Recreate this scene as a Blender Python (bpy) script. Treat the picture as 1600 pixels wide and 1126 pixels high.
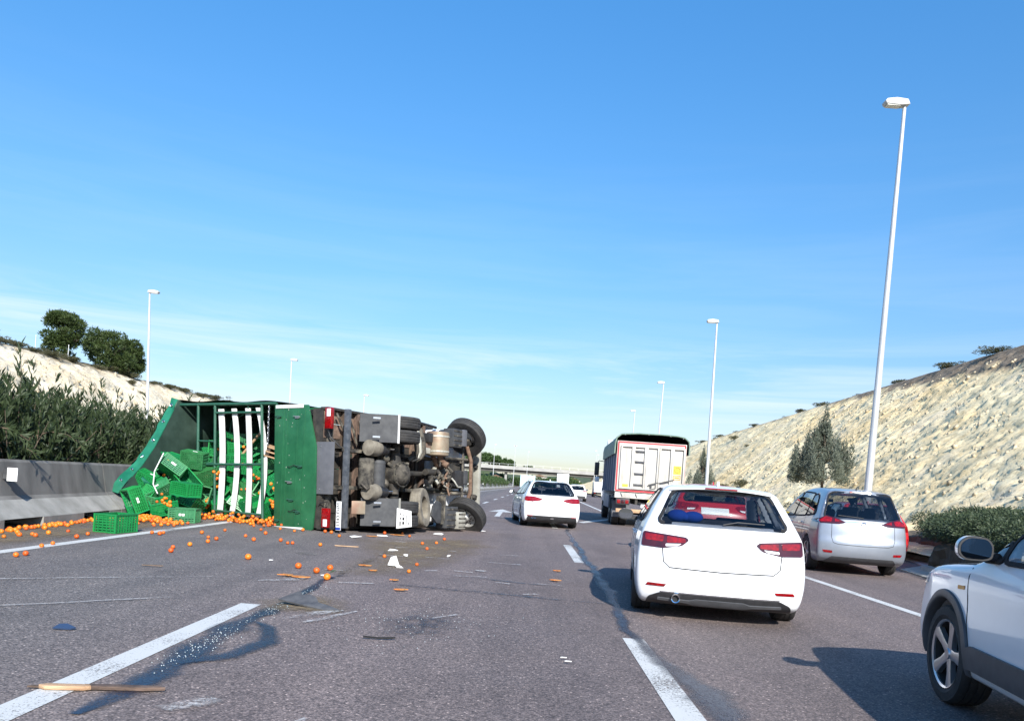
import bpy, bmesh, math, random
import numpy as np
from mathutils import Vector, Matrix, Euler
from mathutils.geometry import delaunay_2d_cdt

random.seed(7)
RNG = np.random.default_rng(11)
R = math.radians
for o in list(bpy.data.objects):
    bpy.data.objects.remove(o)
SC = bpy.context.scene
COL = SC.collection

# ------------------------------------------------------------------ camera
cam_d = bpy.data.cameras.new('camera')
cam = bpy.data.objects.new('camera', cam_d)
COL.objects.link(cam)
cam_d.sensor_width = 36.0
cam_d.lens = 1230 / 1600 * 36
cam_d.shift_x = -18 / 1600
cam_d.shift_y = 192 / 1600
cam_d.clip_start = 0.05
cam_d.clip_end = 9000
cam.location = (0, 0, 1.3)
cam.rotation_euler = (R(90), R(-4.0), 0)
SC.camera = cam

# ------------------------------------------------------------------ sky and sun
SUN_EL, SUN_AZ = 33.0, 165.0          # azimuth clockwise from +Y
world = bpy.data.worlds.new('World')
SC.world = world
world.use_nodes = True
wn = world.node_tree
for n in list(wn.nodes):
    wn.nodes.remove(n)


def wnode(t, **kw):
    n = wn.nodes.new(t)
    for k, v in kw.items():
        setattr(n, k, v)
    return n


sky = wnode('ShaderNodeTexSky', sky_type='NISHITA', sun_disc=False)
sky.sun_elevation = R(SUN_EL)
sky.sun_rotation = R(SUN_AZ)
sky.altitude = 60
sky.air_density = 1.0
sky.dust_density = 0.35
sky.ozone_density = 2.2
hs = wnode('ShaderNodeHueSaturation')
hs.inputs['Hue'].default_value = 0.496
hs.inputs['Saturation'].default_value = 1.27
hs.inputs['Value'].default_value = 1.0
hz = wnode('ShaderNodeValToRGB')     # paler air towards the horizon, kept from burning out
hz.color_ramp.elements[0].position = 0.0
hz.color_ramp.elements[0].color = (0.54, 0.56, 0.68, 1)
hz.color_ramp.elements[1].position = 0.60
hz.color_ramp.elements[1].color = (1.30, 1.55, 1.68, 1)
e = hz.color_ramp.elements.new(0.10)
e.color = (0.90, 0.81, 0.86, 1)
e = hz.color_ramp.elements.new(0.28)
e.color = (1.18, 1.17, 1.21, 1)
hmul = wnode('ShaderNodeMix', data_type='RGBA', blend_type='MULTIPLY')
hmul.inputs['Factor'].default_value = 1.0
tc = wnode('ShaderNodeTexCoord')
sep = wnode('ShaderNodeSeparateXYZ')
mp = wnode('ShaderNodeMapping')
mp.inputs['Scale'].default_value = (1.3, 1.3, 17.0)
mp.inputs['Rotation'].default_value = (R(3), R(-3), 0)
nz = wnode('ShaderNodeTexNoise')
nz.inputs['Scale'].default_value = 1.9
nz.inputs['Detail'].default_value = 9
nz.inputs['Roughness'].default_value = 0.62
nz.inputs['Distortion'].default_value = 0.5
rmp = wnode('ShaderNodeValToRGB')
rmp.color_ramp.elements[0].position = 0.40
rmp.color_ramp.elements[0].color = (0, 0, 0, 1)
rmp.color_ramp.elements[1].position = 0.74
rmp.color_ramp.elements[1].color = (1, 1, 1, 1)
band = wnode('ShaderNodeValToRGB')     # thin cirrus sits low in the sky
cr = band.color_ramp
cr.elements[0].position = 0.0
cr.elements[0].color = (0.45, 0.45, 0.45, 1)
cr.elements[1].position = 0.42
cr.elements[1].color = (0.0, 0.0, 0.0, 1)
e = cr.elements.new(0.14)
e.color = (0.95, 0.95, 0.95, 1)
e = cr.elements.new(0.19)
e.color = (0.12, 0.12, 0.12, 1)
mul = wnode('ShaderNodeMath', operation='MULTIPLY')
mixc = wnode('ShaderNodeMix', data_type='RGBA')
mixc.inputs['B'].default_value = (5.6, 6.4, 7.4, 1)
bg = wnode('ShaderNodeBackground')
bg.inputs['Strength'].default_value = 0.085
wo = wnode('ShaderNodeOutputWorld')
L_ = wn.links.new
L_(sky.outputs[0], hs.inputs['Color'])
L_(tc.outputs['Generated'], mp.inputs[0])
L_(tc.outputs['Generated'], sep.inputs[0])
L_(mp.outputs[0], nz.inputs['Vector'])
L_(nz.outputs['Fac'], rmp.inputs[0])
L_(sep.outputs['Z'], band.inputs[0])
L_(rmp.outputs[0], mul.inputs[0])
L_(band.outputs[0], mul.inputs[1])
L_(mul.outputs[0], mixc.inputs['Factor'])
L_(sep.outputs['Z'], hz.inputs[0])
L_(hs.outputs[0], hmul.inputs['A'])
L_(hz.outputs[0], hmul.inputs['B'])
L_(hmul.outputs['Result'], mixc.inputs['A'])
L_(mixc.outputs['Result'], bg.inputs['Color'])
L_(bg.outputs[0], wo.inputs[0])

sd = bpy.data.lights.new('sun', 'SUN')
sun = bpy.data.objects.new('sun', sd)
COL.objects.link(sun)
sd.energy = 4.3
sd.angle = R(0.53)
sd.color = (1.0, 0.955, 0.88)
to_sun = Vector((math.sin(R(SUN_AZ)) * math.cos(R(SUN_EL)), math.cos(R(SUN_AZ)) * math.cos(R(SUN_EL)), math.sin(R(SUN_EL))))
sun.rotation_euler = to_sun.to_track_quat('Z', 'Y').to_euler()
sun.location = (30, -60, 60)

vs = SC.view_settings
vs.view_transform = 'Standard'
vs.look = 'None'
vs.exposure = 0.95
vs.gamma = 1
vs.use_curve_mapping = False
SC.cycles.use_denoising = True
SC.cycles.max_bounces = 8
SC.cycles.transparent_max_bounces = 16
SC.cycles.sample_clamp_indirect = 8


# ------------------------------------------------------------------ materials
def principled(name):
    m = bpy.data.materials.new(name)
    m.use_nodes = True
    return m, m.node_tree, m.node_tree.nodes['Principled BSDF']


def rgba(c):
    return (c[0], c[1], c[2], 1)


def pm(name, c1, c2=None, scale=6.0, rough=0.6, metal=0.0, bump=0.0, bscale=None, coat=0.0, spec=0.5, detail=6,
       lo=0.35, hi=0.65, stretch=(1, 1, 1), rough2=None, dist=0.02):
    """Principled with a two colour noise, optional bump."""
    m, t, b = principled(name)
    N, K = t.nodes, t.links.new
    b.inputs['Roughness'].default_value = rough
    b.inputs['Metallic'].default_value = metal
    b.inputs['Coat Weight'].default_value = coat
    b.inputs['Coat Roughness'].default_value = 0.04
    b.inputs['Specular IOR Level'].default_value = spec
    b.inputs['Base Color'].default_value = rgba(c1)
    co = N.new('ShaderNodeTexCoord')
    mpn = N.new('ShaderNodeMapping')
    mpn.inputs['Scale'].default_value = stretch
    K(co.outputs['Object'], mpn.inputs[0])
    if c2 is not None:
        n = N.new('ShaderNodeTexNoise')
        n.inputs['Scale'].default_value = scale
        n.inputs['Detail'].default_value = detail
        n.inputs['Roughness'].default_value = 0.6
        r = N.new('ShaderNodeValToRGB')
        r.color_ramp.elements[0].position = lo
        r.color_ramp.elements[0].color = rgba(c1)
        r.color_ramp.elements[1].position = hi
        r.color_ramp.elements[1].color = rgba(c2)
        K(mpn.outputs[0], n.inputs['Vector'])
        K(n.outputs['Fac'], r.inputs[0])
        K(r.outputs[0], b.inputs['Base Color'])
        if rough2 is not None:
            mr = N.new('ShaderNodeMapRange')
            mr.inputs['From Min'].default_value = lo
            mr.inputs['From Max'].default_value = hi
            mr.inputs['To Min'].default_value = rough
            mr.inputs['To Max'].default_value = rough2
            K(n.outputs['Fac'], mr.inputs[0])
            K(mr.outputs[0], b.inputs['Roughness'])
    if bump:
        n2 = N.new('ShaderNodeTexNoise')
        n2.inputs['Scale'].default_value = bscale or scale * 3
        n2.inputs['Detail'].default_value = 7
        bp = N.new('ShaderNodeBump')
        bp.inputs['Strength'].default_value = bump
        bp.inputs['Distance'].default_value = dist
        K(mpn.outputs[0], n2.inputs['Vector'])
        K(n2.outputs['Fac'], bp.inputs['Height'])
        K(bp.outputs[0], b.inputs['Normal'])
    return m


def glass_mat(name, tint, refl=1.0):
    m = bpy.data.materials.new(name)
    m.use_nodes = True
    t = m.node_tree
    N, K = t.nodes, t.links.new
    for n in list(N):
        N.remove(n)
    out = N.new('ShaderNodeOutputMaterial')
    tr = N.new('ShaderNodeBsdfTransparent')
    tr.inputs[0].default_value = rgba(tint)
    gl = N.new('ShaderNodeBsdfGlossy')
    gl.inputs['Roughness'].default_value = 0.02
    gl.inputs['Color'].default_value = (0.95, 0.97, 1, 1)
    fr = N.new('ShaderNodeFresnel')
    fr.inputs['IOR'].default_value = 1.55
    ge = N.new('ShaderNodeNewGeometry')
    io = N.new('ShaderNodeMath')
    io.operation = 'MULTIPLY_ADD'
    io.inputs[1].default_value = 1 / 1.55 - 1.55
    io.inputs[2].default_value = 1.55
    K(ge.outputs['Backfacing'], io.inputs[0])
    K(io.outputs[0], fr.inputs['IOR'])
    mu = N.new('ShaderNodeMath')
    mu.operation = 'MULTIPLY'
    mu.inputs[1].default_value = refl
    mu.use_clamp = True
    mx = N.new('ShaderNodeMixShader')
    K(fr.outputs[0], mu.inputs[0])
    K(mu.outputs[0], mx.inputs[0])
    K(tr.outputs[0], mx.inputs[1])
    K(gl.outputs[0], mx.inputs[2])
    K(mx.outputs[0], out.inputs[0])
    return m


def leaf_mat(name, c1, c2, scale=3.0, rough=0.55, trans=0.25, spec=0.35):
    m, t, b = principled(name)
    N, K = t.nodes, t.links.new
    b.inputs['Roughness'].default_value = rough
    b.inputs['Specular IOR Level'].default_value = spec
    co = N.new('ShaderNodeTexCoord')
    n = N.new('ShaderNodeTexNoise')
    n.inputs['Scale'].default_value = scale
    n.inputs['Detail'].default_value = 8
    n.inputs['Roughness'].default_value = 0.75
    r = N.new('ShaderNodeValToRGB')
    r.color_ramp.elements[0].position = 0.3
    r.color_ramp.elements[0].color = rgba(c1)
    r.color_ramp.elements[1].position = 0.7
    r.color_ramp.elements[1].color = rgba(c2)
    K(co.outputs['Object'], n.inputs['Vector'])
    K(n.outputs['Fac'], r.inputs[0])
    K(r.outputs[0], b.inputs['Base Color'])
    tl = N.new('ShaderNodeBsdfTranslucent')
    K(r.outputs[0], tl.inputs[0])
    mx = N.new('ShaderNodeMixShader')
    mx.inputs[0].default_value = trans
    out = N['Material Output']
    K(b.outputs[0], mx.inputs[1])
    K(tl.outputs[0], mx.inputs[2])
    K(mx.outputs[0], out.inputs[0])
    return m


def asphalt_mat():
    m, t, b = principled('asphalt')
    N, K = t.nodes, t.links.new
    co = N.new('ShaderNodeTexCoord')

    def noise(scale, detail=4, st=(1, 1, 1), rough=0.6):
        mpn = N.new('ShaderNodeMapping')
        mpn.inputs['Scale'].default_value = st
        K(co.outputs['Object'], mpn.inputs[0])
        n = N.new('ShaderNodeTexNoise')
        n.inputs['Scale'].default_value = scale
        n.inputs['Detail'].default_value = detail
        n.inputs['Roughness'].default_value = rough
        K(mpn.outputs[0], n.inputs['Vector'])
        return n.outputs['Fac']

    def ramp(fac, stops):
        r = N.new('ShaderNodeValToRGB')
        els = r.color_ramp.elements
        els[0].position, els[0].color = stops[0][0], rgba(stops[0][1])
        els[1].position, els[1].color = stops[-1][0], rgba(stops[-1][1])
        for p, c in stops[1:-1]:
            e = els.new(p)
            e.color = rgba(c)
        K(fac, r.inputs[0])
        return r.outputs[0]

    def mix(a, b_, fac, mode='MIX'):
        x = N.new('ShaderNodeMix')
        x.data_type = 'RGBA'
        x.blend_type = mode
        for s, v in (('A', a), ('B', b_)):
            if isinstance(v, tuple):
                x.inputs[s].default_value = v
            else:
                K(v, x.inputs[s])
        if isinstance(fac, float):
            x.inputs['Factor'].default_value = fac
        else:
            K(fac, x.inputs['Factor'])
        return x.outputs['Result']

    # reddish porphyry aggregate, greyer towards the left lanes
    big = ramp(noise(0.35, 5, (1, 0.12, 1)), [(0.3, (0.172, 0.140, 0.132)), (0.7, (0.226, 0.182, 0.171))])
    sx = N.new('ShaderNodeSeparateXYZ')
    K(co.outputs['Object'], sx.inputs[0])
    mr = N.new('ShaderNodeMapRange')
    mr.inputs['From Min'].default_value = -1.5
    mr.inputs['From Max'].default_value = -4.0
    K(sx.outputs['X'], mr.inputs[0])
    big = mix(big, (0.184, 0.166, 0.158, 1), mr.outputs[0])
    # stones: cells of 8-14 mm, mortar dark, a few pale chips
    vo = N.new('ShaderNodeTexVoronoi')
    vo.inputs['Scale'].default_value = 84
    K(co.outputs['Object'], vo.inputs['Vector'])
    sv = N.new('ShaderNodeSeparateColor')
    K(vo.outputs['Color'], sv.inputs[0])
    stones = ramp(sv.outputs[0], [(0.0, (0.42, 0.42, 0.42)), (0.45, (0.9, 0.9, 0.9)), (0.9, (1.3, 1.28, 1.25)), (0.978, (1.5, 1.45, 1.4)), (0.987, (2.9, 2.85, 2.7))])
    c = mix(big, stones, 0.85, 'MULTIPLY')
    gaps = ramp(vo.outputs['Distance'], [(0.25, (1.08, 1.08, 1.08)), (0.75, (0.45, 0.45, 0.45))])
    c = mix(c, gaps, 0.75, 'MULTIPLY')
    fine = ramp(noise(26, 6, rough=0.8), [(0.3, (0.52, 0.52, 0.52)), (0.7, (1.48, 1.46, 1.44))])
    c = mix(c, fine, 0.9, 'MULTIPLY')
    # wheel tracks and old stains along the lanes
    track = ramp(noise(1.1, 4, (1, 0.02, 1)), [(0.35, (0.80, 0.80, 0.81)), (0.65, (1.12, 1.11, 1.10))])
    c = mix(c, track, 0.8, 'MULTIPLY')
    blot = ramp(noise(0.9, 7, (1, 0.5, 1), 0.7), [(0.36, (0.74, 0.74, 0.75)), (0.52, (1, 1, 1))])
    c = mix(c, blot, 0.7, 'MULTIPLY')
    K(c, b.inputs['Base Color'])
    rr = N.new('ShaderNodeMapRange')
    rr.inputs['To Min'].default_value = 0.62
    rr.inputs['To Max'].default_value = 0.9
    K(noise(0.8, 5), rr.inputs[0])
    K(rr.outputs[0], b.inputs['Roughness'])
    b.inputs['Specular IOR Level'].default_value = 0.4
    bp = N.new('ShaderNodeBump')
    bp.inputs['Strength'].default_value = 0.55
    bp.inputs['Distance'].default_value = 0.006
    bp.invert = True
    K(vo.outputs['Distance'], bp.inputs['Height'])
    K(bp.outputs[0], b.inputs['Normal'])
    return m


def worn_mat(name, col, lo, hi, scale=40.0, rough=0.6, big=(1.2, 0.30, 0.6), spec=0.4, emin=0.0):
    """A thin coat that has worn through: alpha from two noises (paint, dirt, scuffs)."""
    m, t, b = principled(name)
    N, K = t.nodes, t.links.new
    b.inputs['Base Color'].default_value = rgba(col)
    b.inputs['Roughness'].default_value = rough
    b.inputs['Specular IOR Level'].default_value = spec
    co = N.new('ShaderNodeTexCoord')
    n1 = N.new('ShaderNodeTexNoise')
    n1.inputs['Scale'].default_value = scale
    n1.inputs['Detail'].default_value = 5
    n1.inputs['Roughness'].default_value = 0.7
    n2 = N.new('ShaderNodeTexNoise')
    n2.inputs['Scale'].default_value = big[0]
    n2.inputs['Detail'].default_value = 5
    K(co.outputs['Object'], n1.inputs['Vector'])
    K(co.outputs['Object'], n2.inputs['Vector'])
    ad = N.new('ShaderNodeMath')
    ad.operation = 'MULTIPLY_ADD'
    ad.inputs[1].default_value = big[2]
    K(n2.outputs['Fac'], ad.inputs[0])
    K(n1.outputs['Fac'], ad.inputs[2])
    mr = N.new('ShaderNodeMapRange')
    mr.inputs['From Min'].default_value = lo
    mr.inputs['From Max'].default_value = hi
    K(ad.outputs[0], mr.inputs[0])
    at = N.new('ShaderNodeAttribute')
    at.attribute_name = 'edge'
    mu = N.new('ShaderNodeMath')
    mu.operation = 'MULTIPLY'
    K(mr.outputs[0], mu.inputs[0])
    K(at.outputs['Fac'], mu.inputs[1])
    K(mu.outputs[0], b.inputs['Alpha'])
    return m


STR_Y, STR_Z = 0.42, 1.7


def rock_mat(name, pale, ochre, grey, soil):
    m, t, b = principled(name)
    N, K = t.nodes, t.links.new
    b.inputs['Roughness'].default_value = 0.9
    b.inputs['Specular IOR Level'].default_value = 0.15
    co = N.new('ShaderNodeTexCoord')
    rot_ = N.new('ShaderNodeMapping')
    rot_.inputs['Rotation'].default_value = (R(45), 0, 0)
    K(co.outputs['Object'], rot_.inputs[0])
    mpn = N.new('ShaderNodeMapping')
    mpn.inputs['Scale'].default_value = (1.2, STR_Y, STR_Z)
    K(rot_.outputs[0], mpn.inputs[0])

    def noise(s, d=7, v=None, ro=0.65):
        n = N.new('ShaderNodeTexNoise')
        n.inputs['Scale'].default_value = s
        n.inputs['Detail'].default_value = d
        n.inputs['Roughness'].default_value = ro
        K(v or co.outputs['Object'], n.inputs['Vector'])
        return n.outputs['Fac']

    def ramp(f, a, bb, lo, hi):
        r = N.new('ShaderNodeValToRGB')
        r.color_ramp.elements[0].position, r.color_ramp.elements[0].color = lo, rgba(a)
        r.color_ramp.elements[1].position, r.color_ramp.elements[1].color = hi, rgba(bb)
        K(f, r.inputs[0])
        return r.outputs[0]

    def mix(a, bb, f, mode='MIX'):
        x = N.new('ShaderNodeMix')
        x.data_type = 'RGBA'
        x.blend_type = mode
        for s, v in (('A', a), ('B', bb)):
            if isinstance(v, tuple):
                x.inputs[s].default_value = v
            else:
                K(v, x.inputs[s])
        if isinstance(f, float):
            x.inputs['Factor'].default_value = f
        else:
            K(f, x.inputs['Factor'])
        return x.outputs['Result']
    base = ramp(noise(0.22, 6), pale, ochre, 0.42, 0.68)
    g = ramp(noise(0.35, 8), (0, 0, 0), (1, 1, 1), 0.52, 0.72)
    base = mix(base, rgba(grey), g)
    st = ramp(noise(2.6, 10, mpn.outputs[0], 0.8), (0.66, 0.60, 0.51), (1.06, 1.05, 1.04), 0.36, 0.50)  # dark end paints crevice shade that the frontal sun leaves out
    base = mix(base, st, 0.8, 'MULTIPLY')
    fl = ramp(noise(6.5, 8, mpn.outputs[0], 0.8), (0.40, 0.35, 0.28), (1.05, 1.05, 1.04), 0.38, 0.47)
    base = mix(base, fl, 0.6, 'MULTIPLY')
    # top soil band, driven by the vertex attribute 'soil'
    at = N.new('ShaderNodeAttribute')
    at.attribute_name = 'soil'
    ad = N.new('ShaderNodeMath')
    ad.operation = 'ADD'
    K(at.outputs['Fac'], ad.inputs[0])
    nn = N.new('ShaderNodeMath')
    nn.operation = 'MULTIPLY_ADD'
    nn.inputs[1].default_value = 0.9
    nn.inputs[2].default_value = -0.45
    K(noise(0.7, 8), nn.inputs[0])
    K(nn.outputs[0], ad.inputs[1])
    sm = N.new('ShaderNodeMapRange')
    sm.inputs['From Min'].default_value = 0.42
    sm.inputs['From Max'].default_value = 0.6
    K(ad.outputs[0], sm.inputs[0])
    so = ramp(noise(3.0, 8), soil, tuple(min(1, q * 2.1) for q in soil), 0.35, 0.68)
    base = mix(base, so, sm.outputs[0])
    K(base, b.inputs['Base Color'])
    bp = N.new('ShaderNodeBump')
    bp.inputs['Strength'].default_value = 0.5
    bp.inputs['Distance'].default_value = 0.13
    K(noise(3.2, 10, mpn.outputs[0], 0.8), bp.inputs['Height'])
    K(bp.outputs[0], b.inputs['Normal'])
    return m


M = {}
M['asphalt'] = asphalt_mat()
M['paint_line'] = worn_mat('road_paint', (0.52, 0.52, 0.50), 0.62, 0.74, 60, 0.6)
M['dirt_film'] = worn_mat('spilled_dirt', (0.19, 0.145, 0.09), 0.60, 0.98, 14, 0.9)
M['scuff'] = worn_mat('scuff', (0.56, 0.55, 0.53), 0.70, 1.0, 34, 0.8)
M['dark_film'] = worn_mat('oil_film', (0.02, 0.021, 0.026), 0.70, 1.05, 12, 0.4)
M['sealant'] = worn_mat('bitumen_sealant', (0.013, 0.018, 0.036), 0.50, 0.92, 60, 0.36, (1.6, 0.3, 0.6), 0.6)
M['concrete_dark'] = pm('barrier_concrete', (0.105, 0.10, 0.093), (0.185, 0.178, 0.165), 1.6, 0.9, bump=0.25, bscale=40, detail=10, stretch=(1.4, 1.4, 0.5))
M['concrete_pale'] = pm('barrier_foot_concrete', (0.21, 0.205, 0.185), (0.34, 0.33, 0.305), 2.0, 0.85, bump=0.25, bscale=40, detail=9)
M['kerb'] = pm('kerb_concrete', (0.36, 0.34, 0.30), (0.50, 0.475, 0.43), 3, 0.9, bump=0.3, bscale=30)
M['bridge'] = pm('bridge_concrete', (0.27, 0.265, 0.25), (0.36, 0.355, 0.335), 0.3, 0.85)
M['bridge_dark'] = pm('bridge_girder', (0.05, 0.049, 0.046), (0.08, 0.078, 0.072), 0.3, 0.85)
M['ground'] = pm('dry_ground', (0.10, 0.085, 0.055), (0.20, 0.165, 0.11), 0.15, 0.95, bump=0.3, bscale=4)
M['verge'] = pm('verge_soil', (0.06, 0.047, 0.034), (0.13, 0.105, 0.075), 1.5, 0.95, bump=0.5, bscale=9)
M['rock_right'] = rock_mat('cut_rock_ochre', (0.86, 0.73, 0.47), (0.78, 0.58, 0.30), (0.72, 0.62, 0.45), (0.15, 0.12, 0.088))
M['rock_left'] = rock_mat('cut_rock_pale', (0.62, 0.56, 0.44), (0.58, 0.48, 0.33), (0.46, 0.42, 0.34), (0.10, 0.085, 0.055))
M['stone'] = pm('loose_stone', (0.36, 0.30, 0.20), (0.58, 0.49, 0.34), 1.5, 0.9, bump=0.4, bscale=12)
M['pole'] = pm('galvanised_pole', (0.50, 0.51, 0.52), (0.60, 0.61, 0.61), 2.0, 0.45, metal=0.35, stretch=(3, 3, 0.6))
M['lamp_head'] = pm('lamp_head_grey', (0.42, 0.42, 0.41), (0.50, 0.50, 0.48), 3, 0.5)
M['lens'] = pm('lamp_lens', (0.62, 0.62, 0.58), None, rough=0.2)
M['oleander'] = leaf_mat('oleander_leaf', (0.016, 0.032, 0.012), (0.062, 0.088, 0.036), 2.5)
M['oleander_far'] = leaf_mat('oleander_far_leaf', (0.035, 0.07, 0.02), (0.08, 0.13, 0.042), 0.8)
M['pine'] = leaf_mat('pine_needles', (0.018, 0.040, 0.010), (0.085, 0.118, 0.034), 1.2)
M['cypress'] = leaf_mat('young_conifer_needles', (0.085, 0.105, 0.076), (0.195, 0.215, 0.168), 1.8)
M['juniper'] = leaf_mat('juniper_sprays', (0.026, 0.046, 0.022), (0.095, 0.125, 0.066), 2.2)
M['scrub'] = leaf_mat('dry_scrub', (0.050, 0.058, 0.025), (0.125, 0.115, 0.06), 1.5)
M['bark'] = pm('bark', (0.07, 0.05, 0.035), (0.16, 0.12, 0.085), 8, 0.9, bump=0.6, bscale=30, stretch=(1, 1, 0.3))
M['white_paint'] = pm('white_car_paint', (0.66, 0.67, 0.685), (0.73, 0.74, 0.75), 1.5, 0.34, coat=0.7, detail=9)
M['silver_paint'] = pm('silver_car_paint', (0.25, 0.275, 0.315), (0.28, 0.305, 0.345), 3, 0.36, metal=0.5, coat=0.7)
M['red_paint'] = pm('red_car_paint', (0.42, 0.015, 0.02), (0.46, 0.02, 0.025), 3, 0.3, coat=0.7)
M['blue_white'] = pm('pale_blue_van', (0.52, 0.70, 0.74), None, rough=0.5)
M['black_plastic'] = pm('black_plastic', (0.018, 0.018, 0.02), (0.03, 0.03, 0.032), 12, 0.5)
M['grey_plastic'] = pm('grey_plastic_trim', (0.06, 0.062, 0.066), (0.08, 0.082, 0.088), 12, 0.55)
M['gap'] = pm('panel_gap', (0.012, 0.012, 0.013), None, rough=0.9)
M['seat'] = pm('seat_fabric', (0.025, 0.027, 0.032), (0.045, 0.047, 0.054), 20, 0.9)
M['rubber'] = pm('tyre_rubber', (0.020, 0.020, 0.021), (0.042, 0.040, 0.038), 7, 0.85, bump=0.2, bscale=60)
M['rubber_dusty'] = pm('dusty_rubber', (0.12, 0.105, 0.082), (0.24, 0.215, 0.17), 5, 0.95, bump=0.2, bscale=40)
M['alloy'] = pm('alloy_rim', (0.55, 0.56, 0.58), (0.62, 0.63, 0.65), 6, 0.28, metal=0.85)
M['steel_rim'] = pm('steel_rim', (0.42, 0.42, 0.40), (0.60, 0.60, 0.58), 6, 0.45, metal=0.3)
M['chrome'] = pm('chrome', (0.75, 0.76, 0.78), None, rough=0.08, metal=1.0)
M['red_lens'] = pm('red_lens', (0.30, 0.004, 0.006), (0.12, 0.002, 0.004), 26, 0.12, coat=0.4)
M['dark_lens'] = pm('smoked_lens', (0.035, 0.003, 0.006), (0.06, 0.004, 0.008), 9, 0.12, coat=0.6)
M['clear_lens'] = pm('clear_lens', (0.78, 0.74, 0.74), None, rough=0.15, coat=0.5)
M['amber'] = pm('amber_lens', (0.55, 0.2, 0.02), None, rough=0.2)
M['plate'] = pm('number_plate', (0.76, 0.76, 0.74), (0.70, 0.70, 0.69), 8, 0.4)
M['black_ink'] = pm('black_ink', (0.015, 0.015, 0.015), None, rough=0.6)
M['blue_ink'] = pm('blue_band', (0.01, 0.04, 0.3), None, rough=0.5)
M['glass_dark'] = glass_mat('tinted_glass', (0.30, 0.33, 0.36))
M['glass_mid'] = glass_mat('rear_glass', (0.50, 0.53, 0.55))
M['glass_light'] = glass_mat('clear_rear_glass', (0.44, 0.46, 0.49))
M['glass_clear'] = glass_mat('windscreen_glass', (0.86, 0.90, 0.88))
M['mirror'] = pm('mirror_glass', (0.28, 0.30, 0.33), None, rough=0.02, metal=1.0)
M['cushion_blue'] = pm('blue_cushion', (0.010, 0.05, 0.34), (0.016, 0.075, 0.44), 5, 0.9)
M['truck_green'] = pm('truck_green', (0.008, 0.075, 0.030), (0.018, 0.115, 0.048), 2.5, 0.45, bump=0.12, bscale=8, coat=0.15, detail=9)
M['truck_green_dark'] = pm('green_frame', (0.012, 0.075, 0.045), (0.03, 0.10, 0.065), 8, 0.5)
M['tarp'] = pm('green_tarpaulin', (0.005, 0.10, 0.052), (0.014, 0.155, 0.085), 3, 0.42, bump=0.9, bscale=3.2, coat=0.1)
M['tarp_in'] = pm('tarpaulin_lining', (0.008, 0.024, 0.016), (0.022, 0.046, 0.034), 3, 0.7, bump=0.3, bscale=6)  # kept dark: the shade inside the cover is put into the colour
M['crate'] = pm('crate_green', (0.005, 0.17, 0.042), (0.012, 0.245, 0.068), 3, 0.42, spec=0.5)
M['crate_worn'] = pm('crate_green_worn', (0.018, 0.16, 0.05), (0.05, 0.22, 0.085), 6, 0.5)
M['paper'] = pm('white_paper', (0.70, 0.70, 0.68), (0.78, 0.78, 0.76), 9, 0.8)
M['white_slat'] = pm('white_slat', (0.66, 0.66, 0.64), (0.78, 0.78, 0.76), 4, 0.5, stretch=(2, 2, 12))
M['wood'] = pm('raw_wood', (0.34, 0.20, 0.11), (0.52, 0.35, 0.21), 5, 0.8, bump=0.4, bscale=20, stretch=(1, 12, 12))
M['wood_dirty'] = pm('weathered_wood', (0.05, 0.034, 0.025), (0.20, 0.135, 0.10), 3, 0.85, bump=0.4, bscale=14, stretch=(1.5, 1, 6))
M['chassis'] = pm('chassis_black', (0.012, 0.012, 0.012), (0.05, 0.044, 0.036), 4, 0.75, bump=0.3, bscale=20, detail=9)
M['chassis_dust'] = pm('dusty_chassis', (0.022, 0.020, 0.018), (0.185, 0.165, 0.13), 5, 0.9, bump=0.4, bscale=16, detail=10, lo=0.42, hi=0.68)
M['steel_blue'] = pm('bumper_steel', (0.06, 0.07, 0.085), (0.13, 0.14, 0.155), 9, 0.5, metal=0.3)
M['mudflap'] = pm('mudflap_rubber', (0.085, 0.088, 0.10), (0.11, 0.113, 0.125), 5, 0.7)
M['guard'] = pm('mudguard', (0.028, 0.030, 0.034), (0.06, 0.062, 0.065), 5, 0.65)
M['aluminium'] = pm('dull_aluminium', (0.36, 0.35, 0.30), (0.50, 0.49, 0.43), 4, 0.5, metal=0.4)
M['silencer'] = pm('silencer_shell', (0.33, 0.30, 0.22), (0.26, 0.16, 0.11), 2.5, 0.55, metal=0.4)
M['rust'] = pm('rust', (0.085, 0.045, 0.028), (0.19, 0.125, 0.085), 9, 0.9, bump=0.4, bscale=30)
M['rubber_bellow'] = pm('air_bellow', (0.014, 0.015, 0.018), (0.03, 0.031, 0.035), 8, 0.35)
M['orange'] = pm('orange_peel', (0.66, 0.115, 0.008), (0.72, 0.165, 0.012), 12, 0.45, bump=0.3, bscale=220, dist=0.003)
M['pulp'] = pm('orange_pulp', (0.50, 0.13, 0.015), (0.42, 0.22, 0.06), 25, 0.5, bump=0.5, bscale=60)
M['tipper_white'] = pm('tipper_white', (0.36, 0.34, 0.30), (0.54, 0.52, 0.48), 1.6, 0.55, detail=9, stretch=(3, 3, 0.7))
M['tipper_side'] = pm('tipper_side_shade', (0.14, 0.165, 0.22), (0.19, 0.215, 0.27), 2, 0.5, stretch=(1, 1, 0.4))  # blue-grey of the shaded flank is painted into the colour
M['tipper_tarp'] = pm('tipper_cover', (0.10, 0.17, 0.13), (0.18, 0.25, 0.20), 2.5, 0.6, bump=0.4, bscale=8)
M['red_tape'] = pm('red_tape', (0.55, 0.03, 0.04), None, rough=0.4)
M['yellow'] = pm('yellow_sticker', (0.80, 0.60, 0.05), None, rough=0.5)
M['orange_sticker'] = pm('orange_sticker', (0.75, 0.30, 0.04), None, rough=0.5)
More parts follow.
